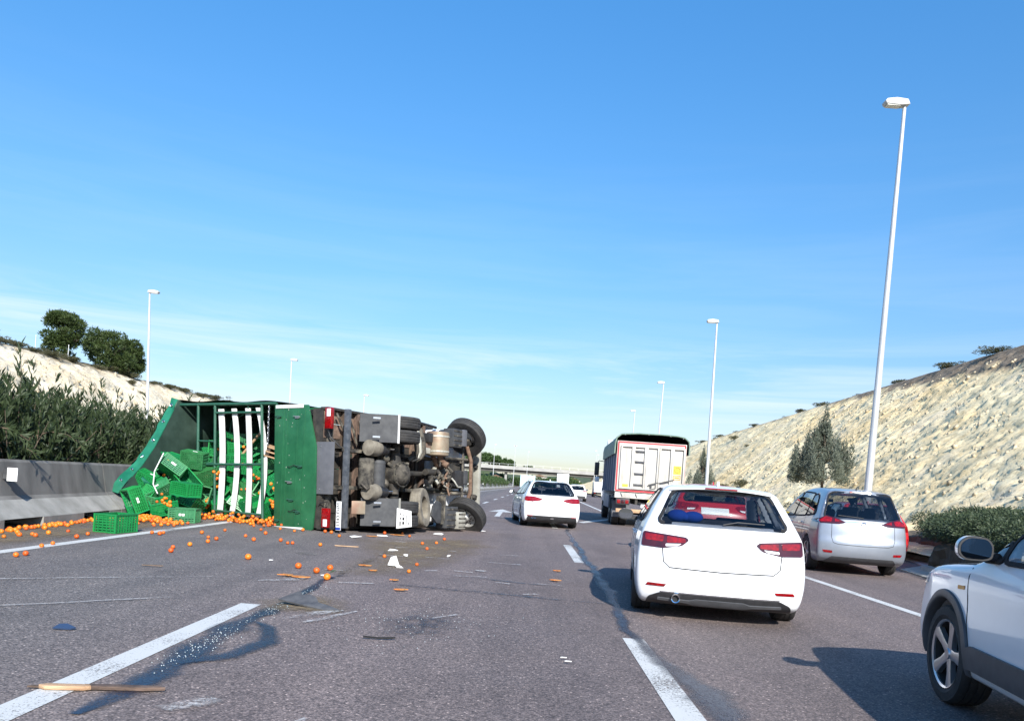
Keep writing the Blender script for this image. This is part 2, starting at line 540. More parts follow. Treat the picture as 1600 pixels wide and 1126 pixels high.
M['wall_far'] = pm('far_building', (0.52, 0.49, 0.44), (0.58, 0.55, 0.50), 0.3, 0.8)
M['window_far'] = pm('far_window', (0.03, 0.035, 0.045), None, rough=0.2)
M['hill'] = pm('far_hill', (0.035, 0.055, 0.02), (0.08, 0.10, 0.04), 0.05, 0.95)
M['glass_chip'] = pm('glass_chips', (0.34, 0.42, 0.45), (0.60, 0.64, 0.64), 30, 0.15, spec=0.8)
M['grey_shard'] = pm('grey_shard', (0.045, 0.046, 0.05), (0.085, 0.085, 0.088), 12, 0.6)
M['blue_shard'] = pm('blue_shard', (0.03, 0.05, 0.10), None, rough=0.4)
M['white_scrap'] = pm('white_scrap', (0.60, 0.60, 0.58), (0.74, 0.74, 0.72), 12, 0.7)



def vary(name, hue, lo, hi):
    """every object of this material gets its own slight hue and brightness."""
    t = M[name].node_tree
    b = t.nodes['Principled BSDF']
    src = b.inputs['Base Color'].links[0].from_socket
    oi = t.nodes.new('ShaderNodeObjectInfo')
    h = t.nodes.new('ShaderNodeHueSaturation')
    for sock, a, c in (('Hue', 0.5 - hue, 0.5 + hue), ('Value', lo, hi)):
        wv = t.nodes.new('ShaderNodeMath')
        wv.operation = 'MULTIPLY'
        wv.inputs[1].default_value = 1.0 if sock == 'Hue' else 7.31
        fr = t.nodes.new('ShaderNodeMath')
        fr.operation = 'FRACT'
        mr = t.nodes.new('ShaderNodeMapRange')
        mr.inputs['To Min'].default_value = a
        mr.inputs['To Max'].default_value = c
        t.links.new(oi.outputs['Random'], wv.inputs[0])
        t.links.new(wv.outputs[0], fr.inputs[0])
        t.links.new(fr.outputs[0], mr.inputs[0])
        t.links.new(mr.outputs[0], h.inputs[sock])
    t.links.new(src, h.inputs['Color'])
    t.links.new(h.outputs[0], b.inputs['Base Color'])


vary('orange', 0.012, 0.72, 1.18)
vary('crate', 0.012, 0.72, 1.2)
vary('crate_worn', 0.015, 0.75, 1.2)
vary('white_slat', 0.0, 0.8, 1.0)
vary('wood_dirty', 0.01, 0.7, 1.25)
vary('chassis_dust', 0.01, 0.6, 1.2)


# ------------------------------------------------------------------ mesh helpers
def newobj(name, me, parent=None, loc=(0, 0, 0), rot=(0, 0, 0)):
    o = bpy.data.objects.new(name, me)
    COL.objects.link(o)
    o.location = loc
    o.rotation_euler = rot
    if parent is not None:
        o.parent = parent
    return o


def empty(name, loc=(0, 0, 0), rot=(0, 0, 0)):
    o = newobj(name, None, None, loc, rot)
    o.empty_display_size = 0.2
    return o


def tag(o, label=None, cat=None, group=None, kind=None):
    if label:
        o['label'] = label
    if cat:
        o['category'] = cat
    if group:
        o['group'] = group
    if kind:
        o['kind'] = kind
    return o


def copy_tree(o, parent=None):
    c = o.copy()
    COL.objects.link(c)
    c.parent = parent
    for ch in list(o.children):
        copy_tree(ch, c)
    return c


def frame_from(d):
    d = Vector(d).normalized()
    up = Vector((0, 0, 1)) if abs(d.z) < 0.95 else Vector((1, 0, 0))
    a = d.cross(up).normalized()
    b = a.cross(d).normalized()
    return a, b, d


class MB:
    def __init__(self):
        self.v, self.f, self.m = [], [], []
        self.mi = 0

    def mat(self, i):
        self.mi = i
        return self

    def add(self, vs, fs):
        n = len(self.v)
        self.v.extend([tuple(p) for p in vs])
        for q in fs:
            self.f.append([n + i for i in q])
            self.m.append(self.mi)

    def box(self, c, s, rot=None, taper=1.0):
        x, y, z = s[0] / 2, s[1] / 2, s[2] / 2
        t = taper
        P = [(-x, -y, -z), (x, -y, -z), (x, y, -z), (-x, y, -z), (-x * t, -y * t, z), (x * t, -y * t, z), (x * t, y * t, z), (-x * t, y * t, z)]
        if rot is not None:
            mt = rot if isinstance(rot, Matrix) else Euler(rot).to_matrix()
            P = [mt @ Vector(p) for p in P]
        P = [(p[0] + c[0], p[1] + c[1], p[2] + c[2]) for p in P]
        self.add(P, [(3, 2, 1, 0), (4, 5, 6, 7), (0, 1, 5, 4), (1, 2, 6, 5), (2, 3, 7, 6), (3, 0, 4, 7)])
        return self

    def bar(self, p0, p1, w, d, up=None):
        """box beam from p0 to p1, width w (sideways) and depth d (along up)."""
        p0, p1 = Vector(p0), Vector(p1)
        dr = (p1 - p0).normalized()
        u = Vector(up) if up is not None else (Vector((0, 0, 1)) if abs(dr.z) < 0.9 else Vector((0, 1, 0)))
        a = dr.cross(u).normalized()
        b = a.cross(dr).normalized()
        P = []
        for q in (p0, p1):
            for sa, sb in ((-1, -1), (1, -1), (1, 1), (-1, 1)):
                P.append(q + a * (sa * w / 2) + b * (sb * d / 2))
        self.add(P, [(3, 2, 1, 0), (4, 5, 6, 7), (0, 1, 5, 4), (1, 2, 6, 5), (2, 3, 7, 6), (3, 0, 4, 7)])
        return self

    def cyl(self, p0, p1, r0, r1=None, n=14, caps=True):
        r1 = r0 if r1 is None else r1
        a, b, d = frame_from(Vector(p1) - Vector(p0))
        P = []
        for p, r in ((Vector(p0), r0), (Vector(p1), r1)):
            for i in range(n):
                t = 2 * math.pi * i / n
                P.append(p + a * (r * math.cos(t)) + b * (r * math.sin(t)))
        F = [(i, (i + 1) % n, n + (i + 1) % n, n + i) for i in range(n)]
        if caps:
            F.append(tuple(range(n - 1, -1, -1)))
            F.append(tuple(range(n, 2 * n)))
        self.add(P, F)
        return self

    def tube(self, pts, r, n=8, caps=True):
        pts = [Vector(p) for p in pts]
        P, F = [], []
        rr = r if isinstance(r, (list, tuple)) else [r] * len(pts)
        a = None
        for i, p in enumerate(pts):
            d = (pts[min(i + 1, len(pts) - 1)] - pts[max(i - 1, 0)]).normalized()
            if a is None:
                a, b, _ = frame_from(d)
            else:
                a = (a - d * a.dot(d)).normalized()
                b = d.cross(a) * -1
            b = a.cross(d)
            for k in range(n):
                t = 2 * math.pi * k / n
                P.append(p + a * (rr[i] * math.cos(t)) + b * (rr[i] * math.sin(t)))
        for i in range(len(pts) - 1):
            for k in range(n):
                F.append((i * n + k, i * n + (k + 1) % n, (i + 1) * n + (k + 1) % n, (i + 1) * n + k))
        if caps:
            F.append(tuple(range(n)))
            F.append(tuple(range((len(pts) - 1) * n + n - 1, (len(pts) - 1) * n - 1, -1)))
        self.add(P, F)
        return self

    def lathe(self, prof, c=(0, 0, 0), axis='z', n=24, closed=False):
        """prof: (radius, height) along the axis."""
        P, F = [], []
        k = len(prof)
        for i in range(n):
            t = 2 * math.pi * i / n
            ct, st = math.cos(t), math.sin(t)
            for r, h in prof:
                p = {'z': (r * ct, r * st, h), 'x': (h, r * ct, r * st), 'y': (r * st, h, r * ct)}[axis]
                P.append((p[0] + c[0], p[1] + c[1], p[2] + c[2]))
        for i in range(n):
            j = (i + 1) % n
            for q in range(k - 1 + (1 if closed else 0)):
                q2 = (q + 1) % k
                F.append((i * k + q, i * k + q2, j * k + q2, j * k + q))
        self.add(P, F)
        return self

    def prism(self, outline, fn, d):
        """outline: 2D points (ccw), fn(u,v,w)->3D, thickness d along w."""
        n = len(outline)
        P = [fn(u, v, 0) for u, v in outline] + [fn(u, v, d) for u, v in outline]
        F = [(i, (i + 1) % n, n + (i + 1) % n, n + i) for i in range(n)]
        F.append(tuple(range(n - 1, -1, -1)))
        F.append(tuple(range(n, 2 * n)))
        self.add(P, F)
        return self

    def ball(self, c, r, n=10, rot=None):
        r = r if isinstance(r, (tuple, list)) else (r, r, r)
        P, F = [], []
        m = max(4, n // 2)
        for i in range(m + 1):
            ph = math.pi * i / m
            for k in range(n):
                t = 2 * math.pi * k / n
                p = Vector((r[0] * math.sin(ph) * math.cos(t), r[1] * math.sin(ph) * math.sin(t), r[2] * math.cos(ph)))
                if rot is not None:
                    p = rot @ p
                P.append((p.x + c[0], p.y + c[1], p.z + c[2]))
        for i in range(m):
            for k in range(n):
                F.append((i * n + k, (i + 1) * n + k, (i + 1) * n + (k + 1) % n, i * n + (k + 1) % n))
        self.add(P, F)
        return self

    def grid(self, fn, nu, nv):
        P = [fn(i / nu, j / nv) for i in range(nu + 1) for j in range(nv + 1)]
        F = [(i * (nv + 1) + j, (i + 1) * (nv + 1) + j, (i + 1) * (nv + 1) + j + 1, i * (nv + 1) + j + 1) for i in range(nu) for j in range(nv)]
        self.add(P, F)
        return self

    def mesh(self, name, mats, smooth=None):
        me = bpy.data.meshes.new(name)
        me.from_pydata(self.v, [], self.f)
        mats = mats if isinstance(mats, (list, tuple)) else [mats]
        for q in mats:
            me.materials.append(M[q] if isinstance(q, str) else q)
        if len(mats) > 1:
            me.polygons.foreach_set('material_index', self.m)
        me.validate()
        if smooth:
            me.polygons.foreach_set('use_smooth', [True] * len(me.polygons))
            me.set_sharp_from_angle(angle=R(smooth))
        me.update()
        return me

    def build(self, name, mats, parent=None, smooth=None, bevel=None, loc=(0, 0, 0), rot=(0, 0, 0)):
        me = self.mesh(name, mats, smooth)
        if bevel:
            bm = bmesh.new()
            bm.from_mesh(me)
            bmesh.ops.remove_doubles(bm, verts=bm.verts, dist=1e-5)
            es = [e for e in bm.edges if len(e.link_faces) == 2 and e.calc_face_angle(0) > R(30)]
            bmesh.ops.bevel(bm, geom=es, offset=bevel, segments=2, profile=0.6, affect='EDGES')
            bm.to_mesh(me)
            bm.free()
            me.polygons.foreach_set('use_smooth', [True] * len(me.polygons))
            me.set_sharp_from_angle(angle=R(40))
        return newobj(name, me, parent, loc, rot)


def np_mesh(name, V, F, mats, smooth=False, matidx=None):
    me = bpy.data.meshes.new(name)
    V = np.asarray(V, dtype=np.float32)
    F = np.asarray(F, dtype=np.int32)
    k = F.shape[1]
    me.vertices.add(len(V))
    me.vertices.foreach_set('co', V.ravel())
    me.loops.add(F.size)
    me.loops.foreach_set('vertex_index', F.ravel())
    me.polygons.add(len(F))
    me.polygons.foreach_set('loop_start', np.arange(0, F.size, k, dtype=np.int32))
    for q in (mats if isinstance(mats, (list, tuple)) else [mats]):
        me.materials.append(M[q])
    if matidx is not None:
        me.polygons.foreach_set('material_index', np.asarray(matidx, dtype=np.int32))
    if smooth:
        me.polygons.foreach_set('use_smooth', np.ones(len(F), dtype=bool))
    me.update(calc_edges=True)
    me.validate()
    return me


def add_attr(me, name, vals):
    a = me.attributes.new(name, 'FLOAT', 'POINT')
    a.data.foreach_set('value', np.asarray(vals, dtype=np.float32))


def leaves(pos, dirs, length, width, fold=0.25, rng=RNG):
    """diamond leaves from numpy arrays, returned as (V, F)."""
    n = len(pos)
    d = dirs / np.linalg.norm(dirs, axis=1, keepdims=True)
    rnd = rng.normal(size=(n, 3))
    s = np.cross(d, rnd)
    s /= np.linalg.norm(s, axis=1, keepdims=True) + 1e-9
    nn = np.cross(s, d)
    L = np.asarray(length).reshape(-1, 1) * np.ones((n, 1))
    W = np.asarray(width).reshape(-1, 1) * np.ones((n, 1))
    mid = pos + d * L * 0.45 + nn * W * fold
    V = np.stack([pos, mid + s * W * 0.5 - nn * W * fold, pos + d * L, mid - s * W * 0.5 - nn * W * fold], axis=1).reshape(-1, 3)
    F = np.arange(n * 4).reshape(n, 4)
    return V, F


def vnoise(P, seed=0):
    """value noise on an (N,3) array."""
    P = np.asarray(P, dtype=np.float64)
    i = np.floor(P).astype(np.int64)
    f = P - i
    f = f * f * (3 - 2 * f)

    def h(a, b, c):
        n = (a * 374761393 + b * 668265263 + c * 2147483647 + seed * 144665) & 0xffffffff
        n = ((n ^ (n >> 13)) * 1274126177) & 0xffffffff
        n = ((n ^ (n >> 16)) * 2246822519) & 0xffffffff
        return ((n ^ (n >> 15)) & 0xffff) / 65535.0
    x, y, z = i[:, 0], i[:, 1], i[:, 2]
    r = 0
    for dx in (0, 1):
        for dy in (0, 1):
            for dz in (0, 1):
                w = (f[:, 0] if dx else 1 - f[:, 0]) * (f[:, 1] if dy else 1 - f[:, 1]) * (f[:, 2] if dz else 1 - f[:, 2])
                r = r + w * h(x + dx, y + dy, z + dz)
    return r * 2 - 1


def fbm(P, octs=4, seed=0, gain=0.5):
    r, a = 0, 1.0
    P = np.array(P, dtype=np.float64)
    for k in range(octs):
        r = r + a * vnoise(P, seed + k)
        P = P * 2.03 + 17.3
        a *= gain
    return r


# ------------------------------------------------------------------ the road and its ground
def shift(y):                      # the carriageway bends gently to the right
    t = max(0.0, y - 26.0)
    return 0.026 * t * t / (t + 22.0)


def ipol(y, pts):
    return float(np.interp(y, [p[0] for p in pts], [p[1] for p in pts]))


def kerb_x(y):                     # right edge of the pavement, the exit lane opening up
    return ipol(y, [(-30, 7.3), (8, 7.4), (12, 7.6), (14.4, 7.8), (17, 8.25), (18.6, 9.55), (20, 10.0), (24, 10.3), (40, 10.6), (1200, 10.6)]) + shift(y)


def barrier_x(y):                  # foot of the median barrier
    return ipol(y, [(-30, -7.6), (5, -7.6), (12, -8.03), (17, -8.5), (24, -8.75), (40, -8.2), (84, -6.2), (134, -4.9), (220, -3.2), (420, 2.0), (1200, 22)])


YS = [-25, -12, -4, 0] + [2 + 1.5 * i for i in range(40)] + [64 + 6 * i for i in range(25)] + [220 + 20 * i for i in range(10)] + [440, 520, 640, 800, 1000]


def strip(xl, xr, z, ys, nx=1):
    mb = MB()
    P, F = [], []
    for y in ys:
        a, b = xl(y), xr(y)
        for i in range(nx + 1):
            P.append((a + (b - a) * i / nx, y, z(y) if callable(z) else z))
    k = nx + 1
    for j in range(len(ys) - 1):
        for i in range(nx):
            F.append((j * k + i, j * k + i + 1, (j + 1) * k + i + 1, (j + 1) * k + i))
    mb.add(P, F)
    return mb


g = MB()
g.grid(lambda u, v: (-4000 + 8000 * u, -300 + 6300 * v, -0.06), 40, 40)
o = g.build('ground', 'ground')
tag(o, kind='structure')
o = strip(lambda y: barrier_x(y) - 0.5, kerb_x, 0.0, YS, 4).build('road', 'asphalt')
tag(o, kind='structure')
o = strip(lambda y: -25.0 + shift(y) * 0.6, lambda y: -13.2 + shift(y) * 0.6, -0.02, YS, 2).build('opposite_road', 'asphalt')
tag(o, kind='structure')
o = strip(lambda y: barrier_x(y) - 4.4, lambda y: barrier_x(y) - 0.45, 0.012, YS, 1).build('median_soil_ground', 'verge')
tag(o, kind='structure')


def paint(name, xl, xr, ys, mat='paint_line', z=0.004, edge=True):
    """thin coat on the road; the attribute 'edge' fades nothing here (all 1)."""
    o = strip(xl, xr, z, ys, 1).build(name, mat)
    add_attr(o.data, 'edge', [1.0] * len(o.data.vertices))
    return tag(o, kind='structure')


ysn = [-10 + 2 * i for i in range(60)] + [112 + 10 * i for i in range(40)]
paint('left_edge_line', lambda y: -6.52 + shift(y), lambda y: -6.32 + shift(y), ysn)
paint('right_edge_line', lambda y: 5.00 + shift(y), lambda y: 5.15 + shift(y), [3 + 1.0 * i for i in range(27)])
paint('right_edge_line', lambda y: 4.35 + shift(y), lambda y: 4.55 + shift(y), [36 + 4 * i for i in range(60)])
# the stroke that leads into the exit wedge
w = MB()
w.add([(2.15, 29.6, 0.004), (2.3, 29.0, 0.004), (4.1, 34.6, 0.004), (3.95, 35.1, 0.004)], [(0, 1, 2, 3)])
o = w.build('exit_wedge_line', 'paint_line')
add_attr(o.data, 'edge', [1.0] * 4)
tag(o, kind='structure')


def dash(x, y0, y1, wd=0.17):
    paint('lane_line', lambda y: x - wd / 2 + shift(y), lambda y: x + wd / 2 + shift(y), [y0 + (y1 - y0) * i / 4 for i in range(5)])


dash(-2.46, 2.6, 7.35, 0.19)
for k in range(1, 18):
    if k in (1,):
        continue
    dash(-2.46, 7.35 + 10.5 * k - 4.0, 7.35 + 10.5 * k, 0.17)
dash(1.06, 3.0, 6.95, 0.19)
for k in range(0, 18):
    dash(1.06, 13.6 + 10.5 * k, 17.5 + 10.5 * k, 0.17)


def arrow(x, y, s=1.0, turn=False):
    mb = MB()
    z = 0.004
    sh = shift(y)
    mb.add([(x - .10 + sh, y, z), (x + .10 + sh, y, z), (x + .10 + sh, y + 4.2 * s, z), (x - .10 + sh, y + 4.2 * s, z)], [(0, 1, 2, 3)])
    mb.add([(x - .52 + sh, y + 4.0 * s, z + .002), (x + .52 + sh, y + 4.0 * s, z + .002), (x + sh, y + 7.0 * s, z + .002)], [(0, 1, 2)])
    o = mb.build('road_arrow_marking', 'paint_line')
    add_attr(o.data, 'edge', [1.0] * len(o.data.vertices))
    tag(o, kind='structure')


arrow(-0.92, 29.5, 1.15)


def patch(name, pts, mat, z, kind='structure', sub=0.12, seed=0, fade=0.25):
    """irregular thin film on the road from an outline, its edges fading over `fade` metres."""
    pts = np.array(pts, float)
    n = len(pts)
    out = []
    for i in range(n):
        a, b = pts[i], pts[(i + 1) % n]
        k = max(2, int(np.linalg.norm(b - a) / sub))
        for j in range(k):
            out.append(a + (b - a) * j / k)
    out = np.array(out)
    jit = fbm(np.c_[out * 2.6, np.full(len(out), seed)], 3, seed) * sub * 0.8
    c = pts.mean(0)
    out = out + (out - c) / (np.linalg.norm(out - c, axis=1, keepdims=True) + 1e-6) * jit[:, None]
    mn, mx = out.min(0), out.max(0)
    gx = np.arange(mn[0], mx[0], sub)
    gy = np.arange(mn[1], mx[1], sub)
    inner = [(x, y) for x in gx for y in gy]
    vs = [Vector(p) for p in out] + [Vector(p) for p in inner]
    m_ = len(out)
    res = delaunay_2d_cdt(vs, [(i, (i + 1) % m_) for i in range(m_)], [], 1, 1e-4)
    mb = MB()
    mb.add([(p[0], p[1], z) for p in res[0]], [list(f) for f in res[2]])
    o = mb.build(name, mat)
    V = np.array([(p[0], p[1]) for p in res[0]])
    d = np.full(len(V), 1e9)
    for i in range(m_):
        a, b = out[i], out[(i + 1) % m_]
        ab = b - a
        t = np.clip(((V - a) @ ab) / (ab @ ab + 1e-12), 0, 1)
        d = np.minimum(d, np.linalg.norm(V - (a + t[:, None] * ab), axis=1))
    add_attr(o.data, 'edge', np.clip(d / fade, 0, 1))
    return tag(o, kind=kind)


def ribbon(name, pts, wid, mat, z, seed=0, kind='structure'):
    """a ragged streak along a polyline; wid is one width or one per point."""
    pts = np.array(pts, float)
    w_ = np.array(wid if hasattr(wid, '__len__') else [wid] * len(pts), float)
    seg = np.r_[0, np.cumsum(np.linalg.norm(np.diff(pts, axis=0), axis=1))]
    s = np.arange(0, seg[-1], 0.05)
    x = np.interp(s, seg, pts[:, 0])
    y = np.interp(s, seg, pts[:, 1])
    w2 = np.interp(s, seg, w_)
    q = np.c_[s * 1.3, np.zeros(len(s)), np.full(len(s), seed)]
    x = x + fbm(q, 3, seed) * 0.035
    tx, ty = np.gradient(x), np.gradient(y)
    l_ = np.hypot(tx, ty) + 1e-9
    nx_, ny_ = -ty / l_, tx / l_
    wl = w2 / 2 * (1 + 0.38 * fbm(q * 3, 4, seed + 5, 0.6))
    wr = w2 / 2 * (1 + 0.38 * fbm(q * 3, 4, seed + 9, 0.6))
    V, E = [], []
    for k, e_ in ((1.35, 0.0), (0.45, 1.0), (0.0, 1.0)):
        V.append(np.c_[x + nx_ * wl * k, y + ny_ * wl * k, np.full(len(s), z)])
        E.append(np.full(len(s), e_))
    for k, e_ in ((0.45, 1.0), (1.35, 0.0)):
        V.append(np.c_[x - nx_ * wr * k, y - ny_ * wr * k, np.full(len(s), z)])
        E.append(np.full(len(s), e_))
    n = len(s)
    F = []
    for c in range(4):
        for i in range(n - 1):
            F.append((c * n + i, (c + 1) * n + i, (c + 1) * n + i + 1, c * n + i + 1))
    me = np_mesh(name, np.concatenate(V), F, mat)
    add_attr(me, 'edge', np.concatenate(E))
    return tag(newobj(name, me), kind=kind)


# bitumen that seals the joints between the lanes, dark and glossy
ribbon('joint_sealant_line', [(1.24, 3.7), (1.24, 4.4), (1.28, 5.0), (1.24, 5.6), (1.13, 6.4), (1.08, 7.4), (1.15, 9.0), (1.20, 10.6), (1.22, 13.0), (1.25, 16.0), (1.3, 20.0), (1.4, 24)],
       [.14, .15, .26, .24, .11, .11, .13, .14, .13, .12, .12, .09], 'sealant', 0.008, 3)
ribbon('joint_sealant_line', [(-2.15, 3.9), (-2.12, 4.4), (-2.16, 5.2), (-2.22, 6.2), (-2.2, 7.3), (-2.24, 8.5), (-2.23, 9.6)], [.11, .14, .24, .22, .13, .10, .08], 'sealant', 0.008, 8)
ribbon('joint_sealant_line', [(-2.12, 5.0), (-1.92, 5.3), (-1.80, 5.8), (-1.94, 6.3), (-2.1, 6.5)], [.05, .17, .16, .13, .04], 'sealant', 0.0105, 9)
ribbon('joint_sealant_line', [(-2.23, 9.6), (-2.2, 11), (-2.18, 12.6), (-2.2, 14.4)], [.10, .12, .13, .10], 'dark_film', 0.008, 10)
ribbon('oil_streak', [(-1.4, 9.3), (-0.4, 9.15), (0.5, 9.0), (1.1, 8.9)], [.10, .16, .10, .06], 'dark_film', 0.008, 12)
ribbon('oil_streak', [(-0.9, 10.6), (0.2, 10.2), (0.7, 10.1)], [.05, .09, .04], 'dark_film', 0.0085, 13)
# dirt, juice and dust dragged out in front of the lorry
patch('spilled_dirt_ground', [(-3.3, 15.2), (-1.9, 16.6), (-0.9, 17.4), (-0.4, 15.5), (-0.9, 12.0), (-1.5, 9.9), (-2.6, 9.6), (-2.5, 12)], 'dirt_film', 0.0125, fade=0.7, seed=3)
patch('spilled_dirt_ground', [(-2.3, 6.9), (-1.6, 7.1), (-1.5, 7.8), (-2.1, 8.1), (-2.6, 7.6)], 'dirt_film', 0.0125, fade=0.3, seed=4)
patch('spilled_dirt_ground', [(-8.4, 11.0), (-6.7, 10.0), (-6.65, 16.5), (-7.4, 18.5), (-8.8, 18.5), (-8.45, 15)], 'dirt_film', 0.0125, fade=0.35, seed=5)
patch('oil_stain_ground', [(-1.1, 6.2), (-0.4, 6.1), (-0.4, 7.2), (-0.9, 7.6), (-1.3, 7.0)], 'dark_film', 0.0145, fade=0.35, seed=6)
ribbon('scuff_mark', [(-1.95, 6.7), (-1.8, 7.0), (-1.55, 7.3)], [.05, .16, .03], 'scuff', 0.0165, 21)
ribbon('scuff_mark', [(-1.75, 6.6), (-1.62, 6.9), (-1.45, 7.3)], [.03, .09, .03], 'scuff', 0.0165, 22)
ribbon('scuff_mark', [(-2.9, 8.8), (-2.6, 9.05), (-2.45, 9.3)], [.04, .2, .05], 'scuff', 0.0165, 23)
ribbon('scuff_mark', [(-1.78, 4.05), (-1.62, 4.35)], [.16, .10], 'scuff', 0.0165, 24)
ribbon('scuff_mark', [(-1.12, 3.85), (-0.98, 4.1)], [.05, .03], 'scuff', 0.0165, 25)
ribbon('scuff_mark', [(-5.2, 7.6), (-3.4, 8.9)], [.03, .02], 'scuff', 0.0165, 26)
ribbon('scuff_mark', [(-4.4, 6.2), (-3.2, 7.4)], [.03, .02], 'scuff', 0.0165, 27)
ribbon('scuff_mark', [(-4.4, 13.8), (-6.0, 13.2)], [.04, .02], 'scuff', 0.0165, 28)
ribbon('scuff_mark', [(-0.75, 7.2), (-0.55, 7.5)], [.03, .05], 'scuff', 0.0165, 29)
for k in range(16):
    x, y = RNG.uniform(-2.6, 0.3), RNG.uniform(8.6, 16.5)
    ribbon('scuff_mark', [(x, y), (x + RNG.uniform(.15, .6), y + RNG.uniform(-.1, .15))], [.06, RNG.uniform(.05, .15), .03][:2], 'scuff', 0.0165, 40 + k)

# kerb and gutter strip on the right
pr = [(0.0, 0.0), (0.0, 0.03), (0.42, 0.05), (0.45, 0.14), (0.62, 0.15), (0.62, 0.0)]
ky = [2 + 2 * i for i in range(7)] + [15 + 0.25 * i for i in range(29)] + [22.5, 24, 26] + [28 + 6 * i for i in range(50)]
kb = MB()
P = [(kerb_x(y) + q[0], y, q[1] - 0.005) for y in ky for q in pr]
n = len(pr)
kb.add(P, [(j * n + i, j * n + i + 1, (j + 1) * n + i + 1, (j + 1) * n + i) for j in range(len(ky) - 1) for i in range(n - 1)])
tag(kb.build('kerb', 'kerb', smooth=30), kind='structure')


# ------------------------------------------------------------------ the two rock cuttings
def slope_mesh(name, side, toe, top, ys, prof, mat, seed, amp, nrow):
    """prof(t, y)->(x, z) with t 0..1 up the face."""
    ys = np.array(ys)
    nt = nrow
    T = np.linspace(0, 1, nt)
    P = np.zeros((len(ys), nt, 3))
    for j, y in enumerate(ys):
        for i, t in enumerate(T):
            x, z = prof(t, y)
            P[j, i] = (x, y, z)
    V = P.reshape(-1, 3)
    tt = np.tile(T, len(ys))
    face = np.clip((tt - 0.03) / 0.08, 0, 1) * np.clip((0.86 - tt) / 0.04, 0.15, 1)
    # slanting strata plus lumps and rills
    q = np.c_[V[:, 0] * 0.8, (V[:, 1] + V[:, 2]) * 1.25, (V[:, 2] - V[:, 1]) * 0.32]
    ridg = 1 - np.abs(fbm(q * 0.85, 5, seed, 0.62))
    lump = fbm(V * 0.2, 3, seed + 20)
    smalln = fbm(q * 2.3, 4, seed + 40, 0.7)
    rill = fbm(np.c_[V[:, 1] * 0.55, np.zeros(len(V)), V[:, 2] * 0.08], 4, seed + 60)
    d = face * (lump * 0.55 + (ridg - 0.6) * 0.40 + smalln * 0.34 + rill * 0.30) * amp
    nrm = np.array([-side * 0.68, 0, 0.73])
    V = V + d[:, None] * nrm
    tz = np.clip((tt - 0.86) / 0.05, 0, 1)
    V[:, 2] += tz * (fbm(V * np.array([0.2, 0.12, 0]) + 3, 4, seed + 80) * 0.55 + fbm(V * 0.9, 3, seed + 90) * 0.16)
    F = []
    k = nt
    idx = np.arange(len(ys) * nt).reshape(len(ys), nt)
    a, b, c, e_ = idx[:-1, :-1], idx[:-1, 1:], idx[1:, 1:], idx[1:, :-1]
    F = np.stack([a, b, c, e_] if side < 0 else [a, e_, c, b], -1).reshape(-1, 4)
    me = np_mesh(name, V, F, mat, smooth=False)
    add_attr(me, 'soil', np.clip((tt - (np.interp(V[:, 1], [20, 34, 60], [0.56, 0.60, 0.73]) if side > 0 else 0.72)) / 0.24, 0, 1))
    o = newobj(name, me)
    tag(o, kind='structure')
    return V, tt


def prof_right(t, y):
    s = shift(y)
    fall = ipol(y, [(0, 1.0), (37, 1.0), (110, 0.93), (200, 0.72), (330, 0.45), (500, 0.2)])
    H = 8.6 * fall
    off = max(0, kerb_x(y) - s - 8.2) * 0.55
    pts = [(0, 9.0 + off, 0.25), (0.10, 12.0 + off * 0.6, 0.9), (0.72, 20.5, 0.84 * H + 0.5), (0.86, 22.3, H + 0.62), (0.93, 25.5, H + 1.15), (1.0, 60, H + 2.2)]
    return ipol(t, [(p[0], p[1]) for p in pts]) + s, ipol(t, [(p[0], p[2]) for p in pts])


def prof_left(t, y):
    fall = ipol(y, [(0, 1.0), (110, 1.0), (200, 0.8), (330, 0.5), (520, 0.25)])
    H = 8.7 * fall
    s = shift(y) * 0.6
    pts = [(0, -25.5, 0.0), (0.08, -27.5, 0.4), (0.74, -37.2, 0.86 * H), (0.86, -40, H + 0.35), (0.93, -43.5, H + 0.9), (1.0, -90, H + 2.0)]
    return ipol(t, [(p[0], p[1]) for p in pts]) + s, ipol(t, [(p[0], p[2]) for p in pts])


yr = list(np.arange(4, 60, 0.16)) + list(np.arange(60, 130, 0.45)) + list(np.arange(130, 480, 3.0))
RV, RT = slope_mesh('right_slope_terrain', 1, None, None, yr, prof_right, 'rock_right', 3, 0.22, 120)
yl = list(np.arange(14, 130, 0.4)) + list(np.arange(130, 520, 3.5))
LV, LT = slope_mesh('left_slope_terrain', -1, None, None, yl, prof_left, 'rock_left', 5, 0.55, 84)


def on_right(y, t):
    x, z = prof_right(t, y)
    return x, y, z


# loose blocks lying on the right face: stuff
def rock_field(name, n, fn, lo, hi, mat, seed):
    rng = np.random.default_rng(seed)
    ico = bmesh.new()
    bmesh.ops.create_cube(ico, size=1.5)
    bmesh.ops.triangulate(ico, faces=ico.faces)
    bv = np.array([v.co[:] for v in ico.verts])
    bf = np.array([[v.index for v in f.verts] for f in ico.faces])
    ico.free()
    VV, FF = [], []
    for k in range(n):
        p = fn(rng)
        s = lo * (hi / lo) ** (rng.random() ** 2.2)
        jit = bv * (1 + rng.uniform(-0.4, 0.4, (len(bv), 3)))
        Rm = np.array(Euler(rng.uniform(0, 6.28, 3)).to_matrix())
        q = (jit * s * rng.uniform(0.6, 1.25, 3)) @ Rm.T + p
        FF.append(bf + len(VV) * len(bv))
        VV.append(q)
    me = np_mesh(name, np.concatenate(VV), np.concatenate(FF), mat)
    return tag(newobj(name, me), kind='stuff')


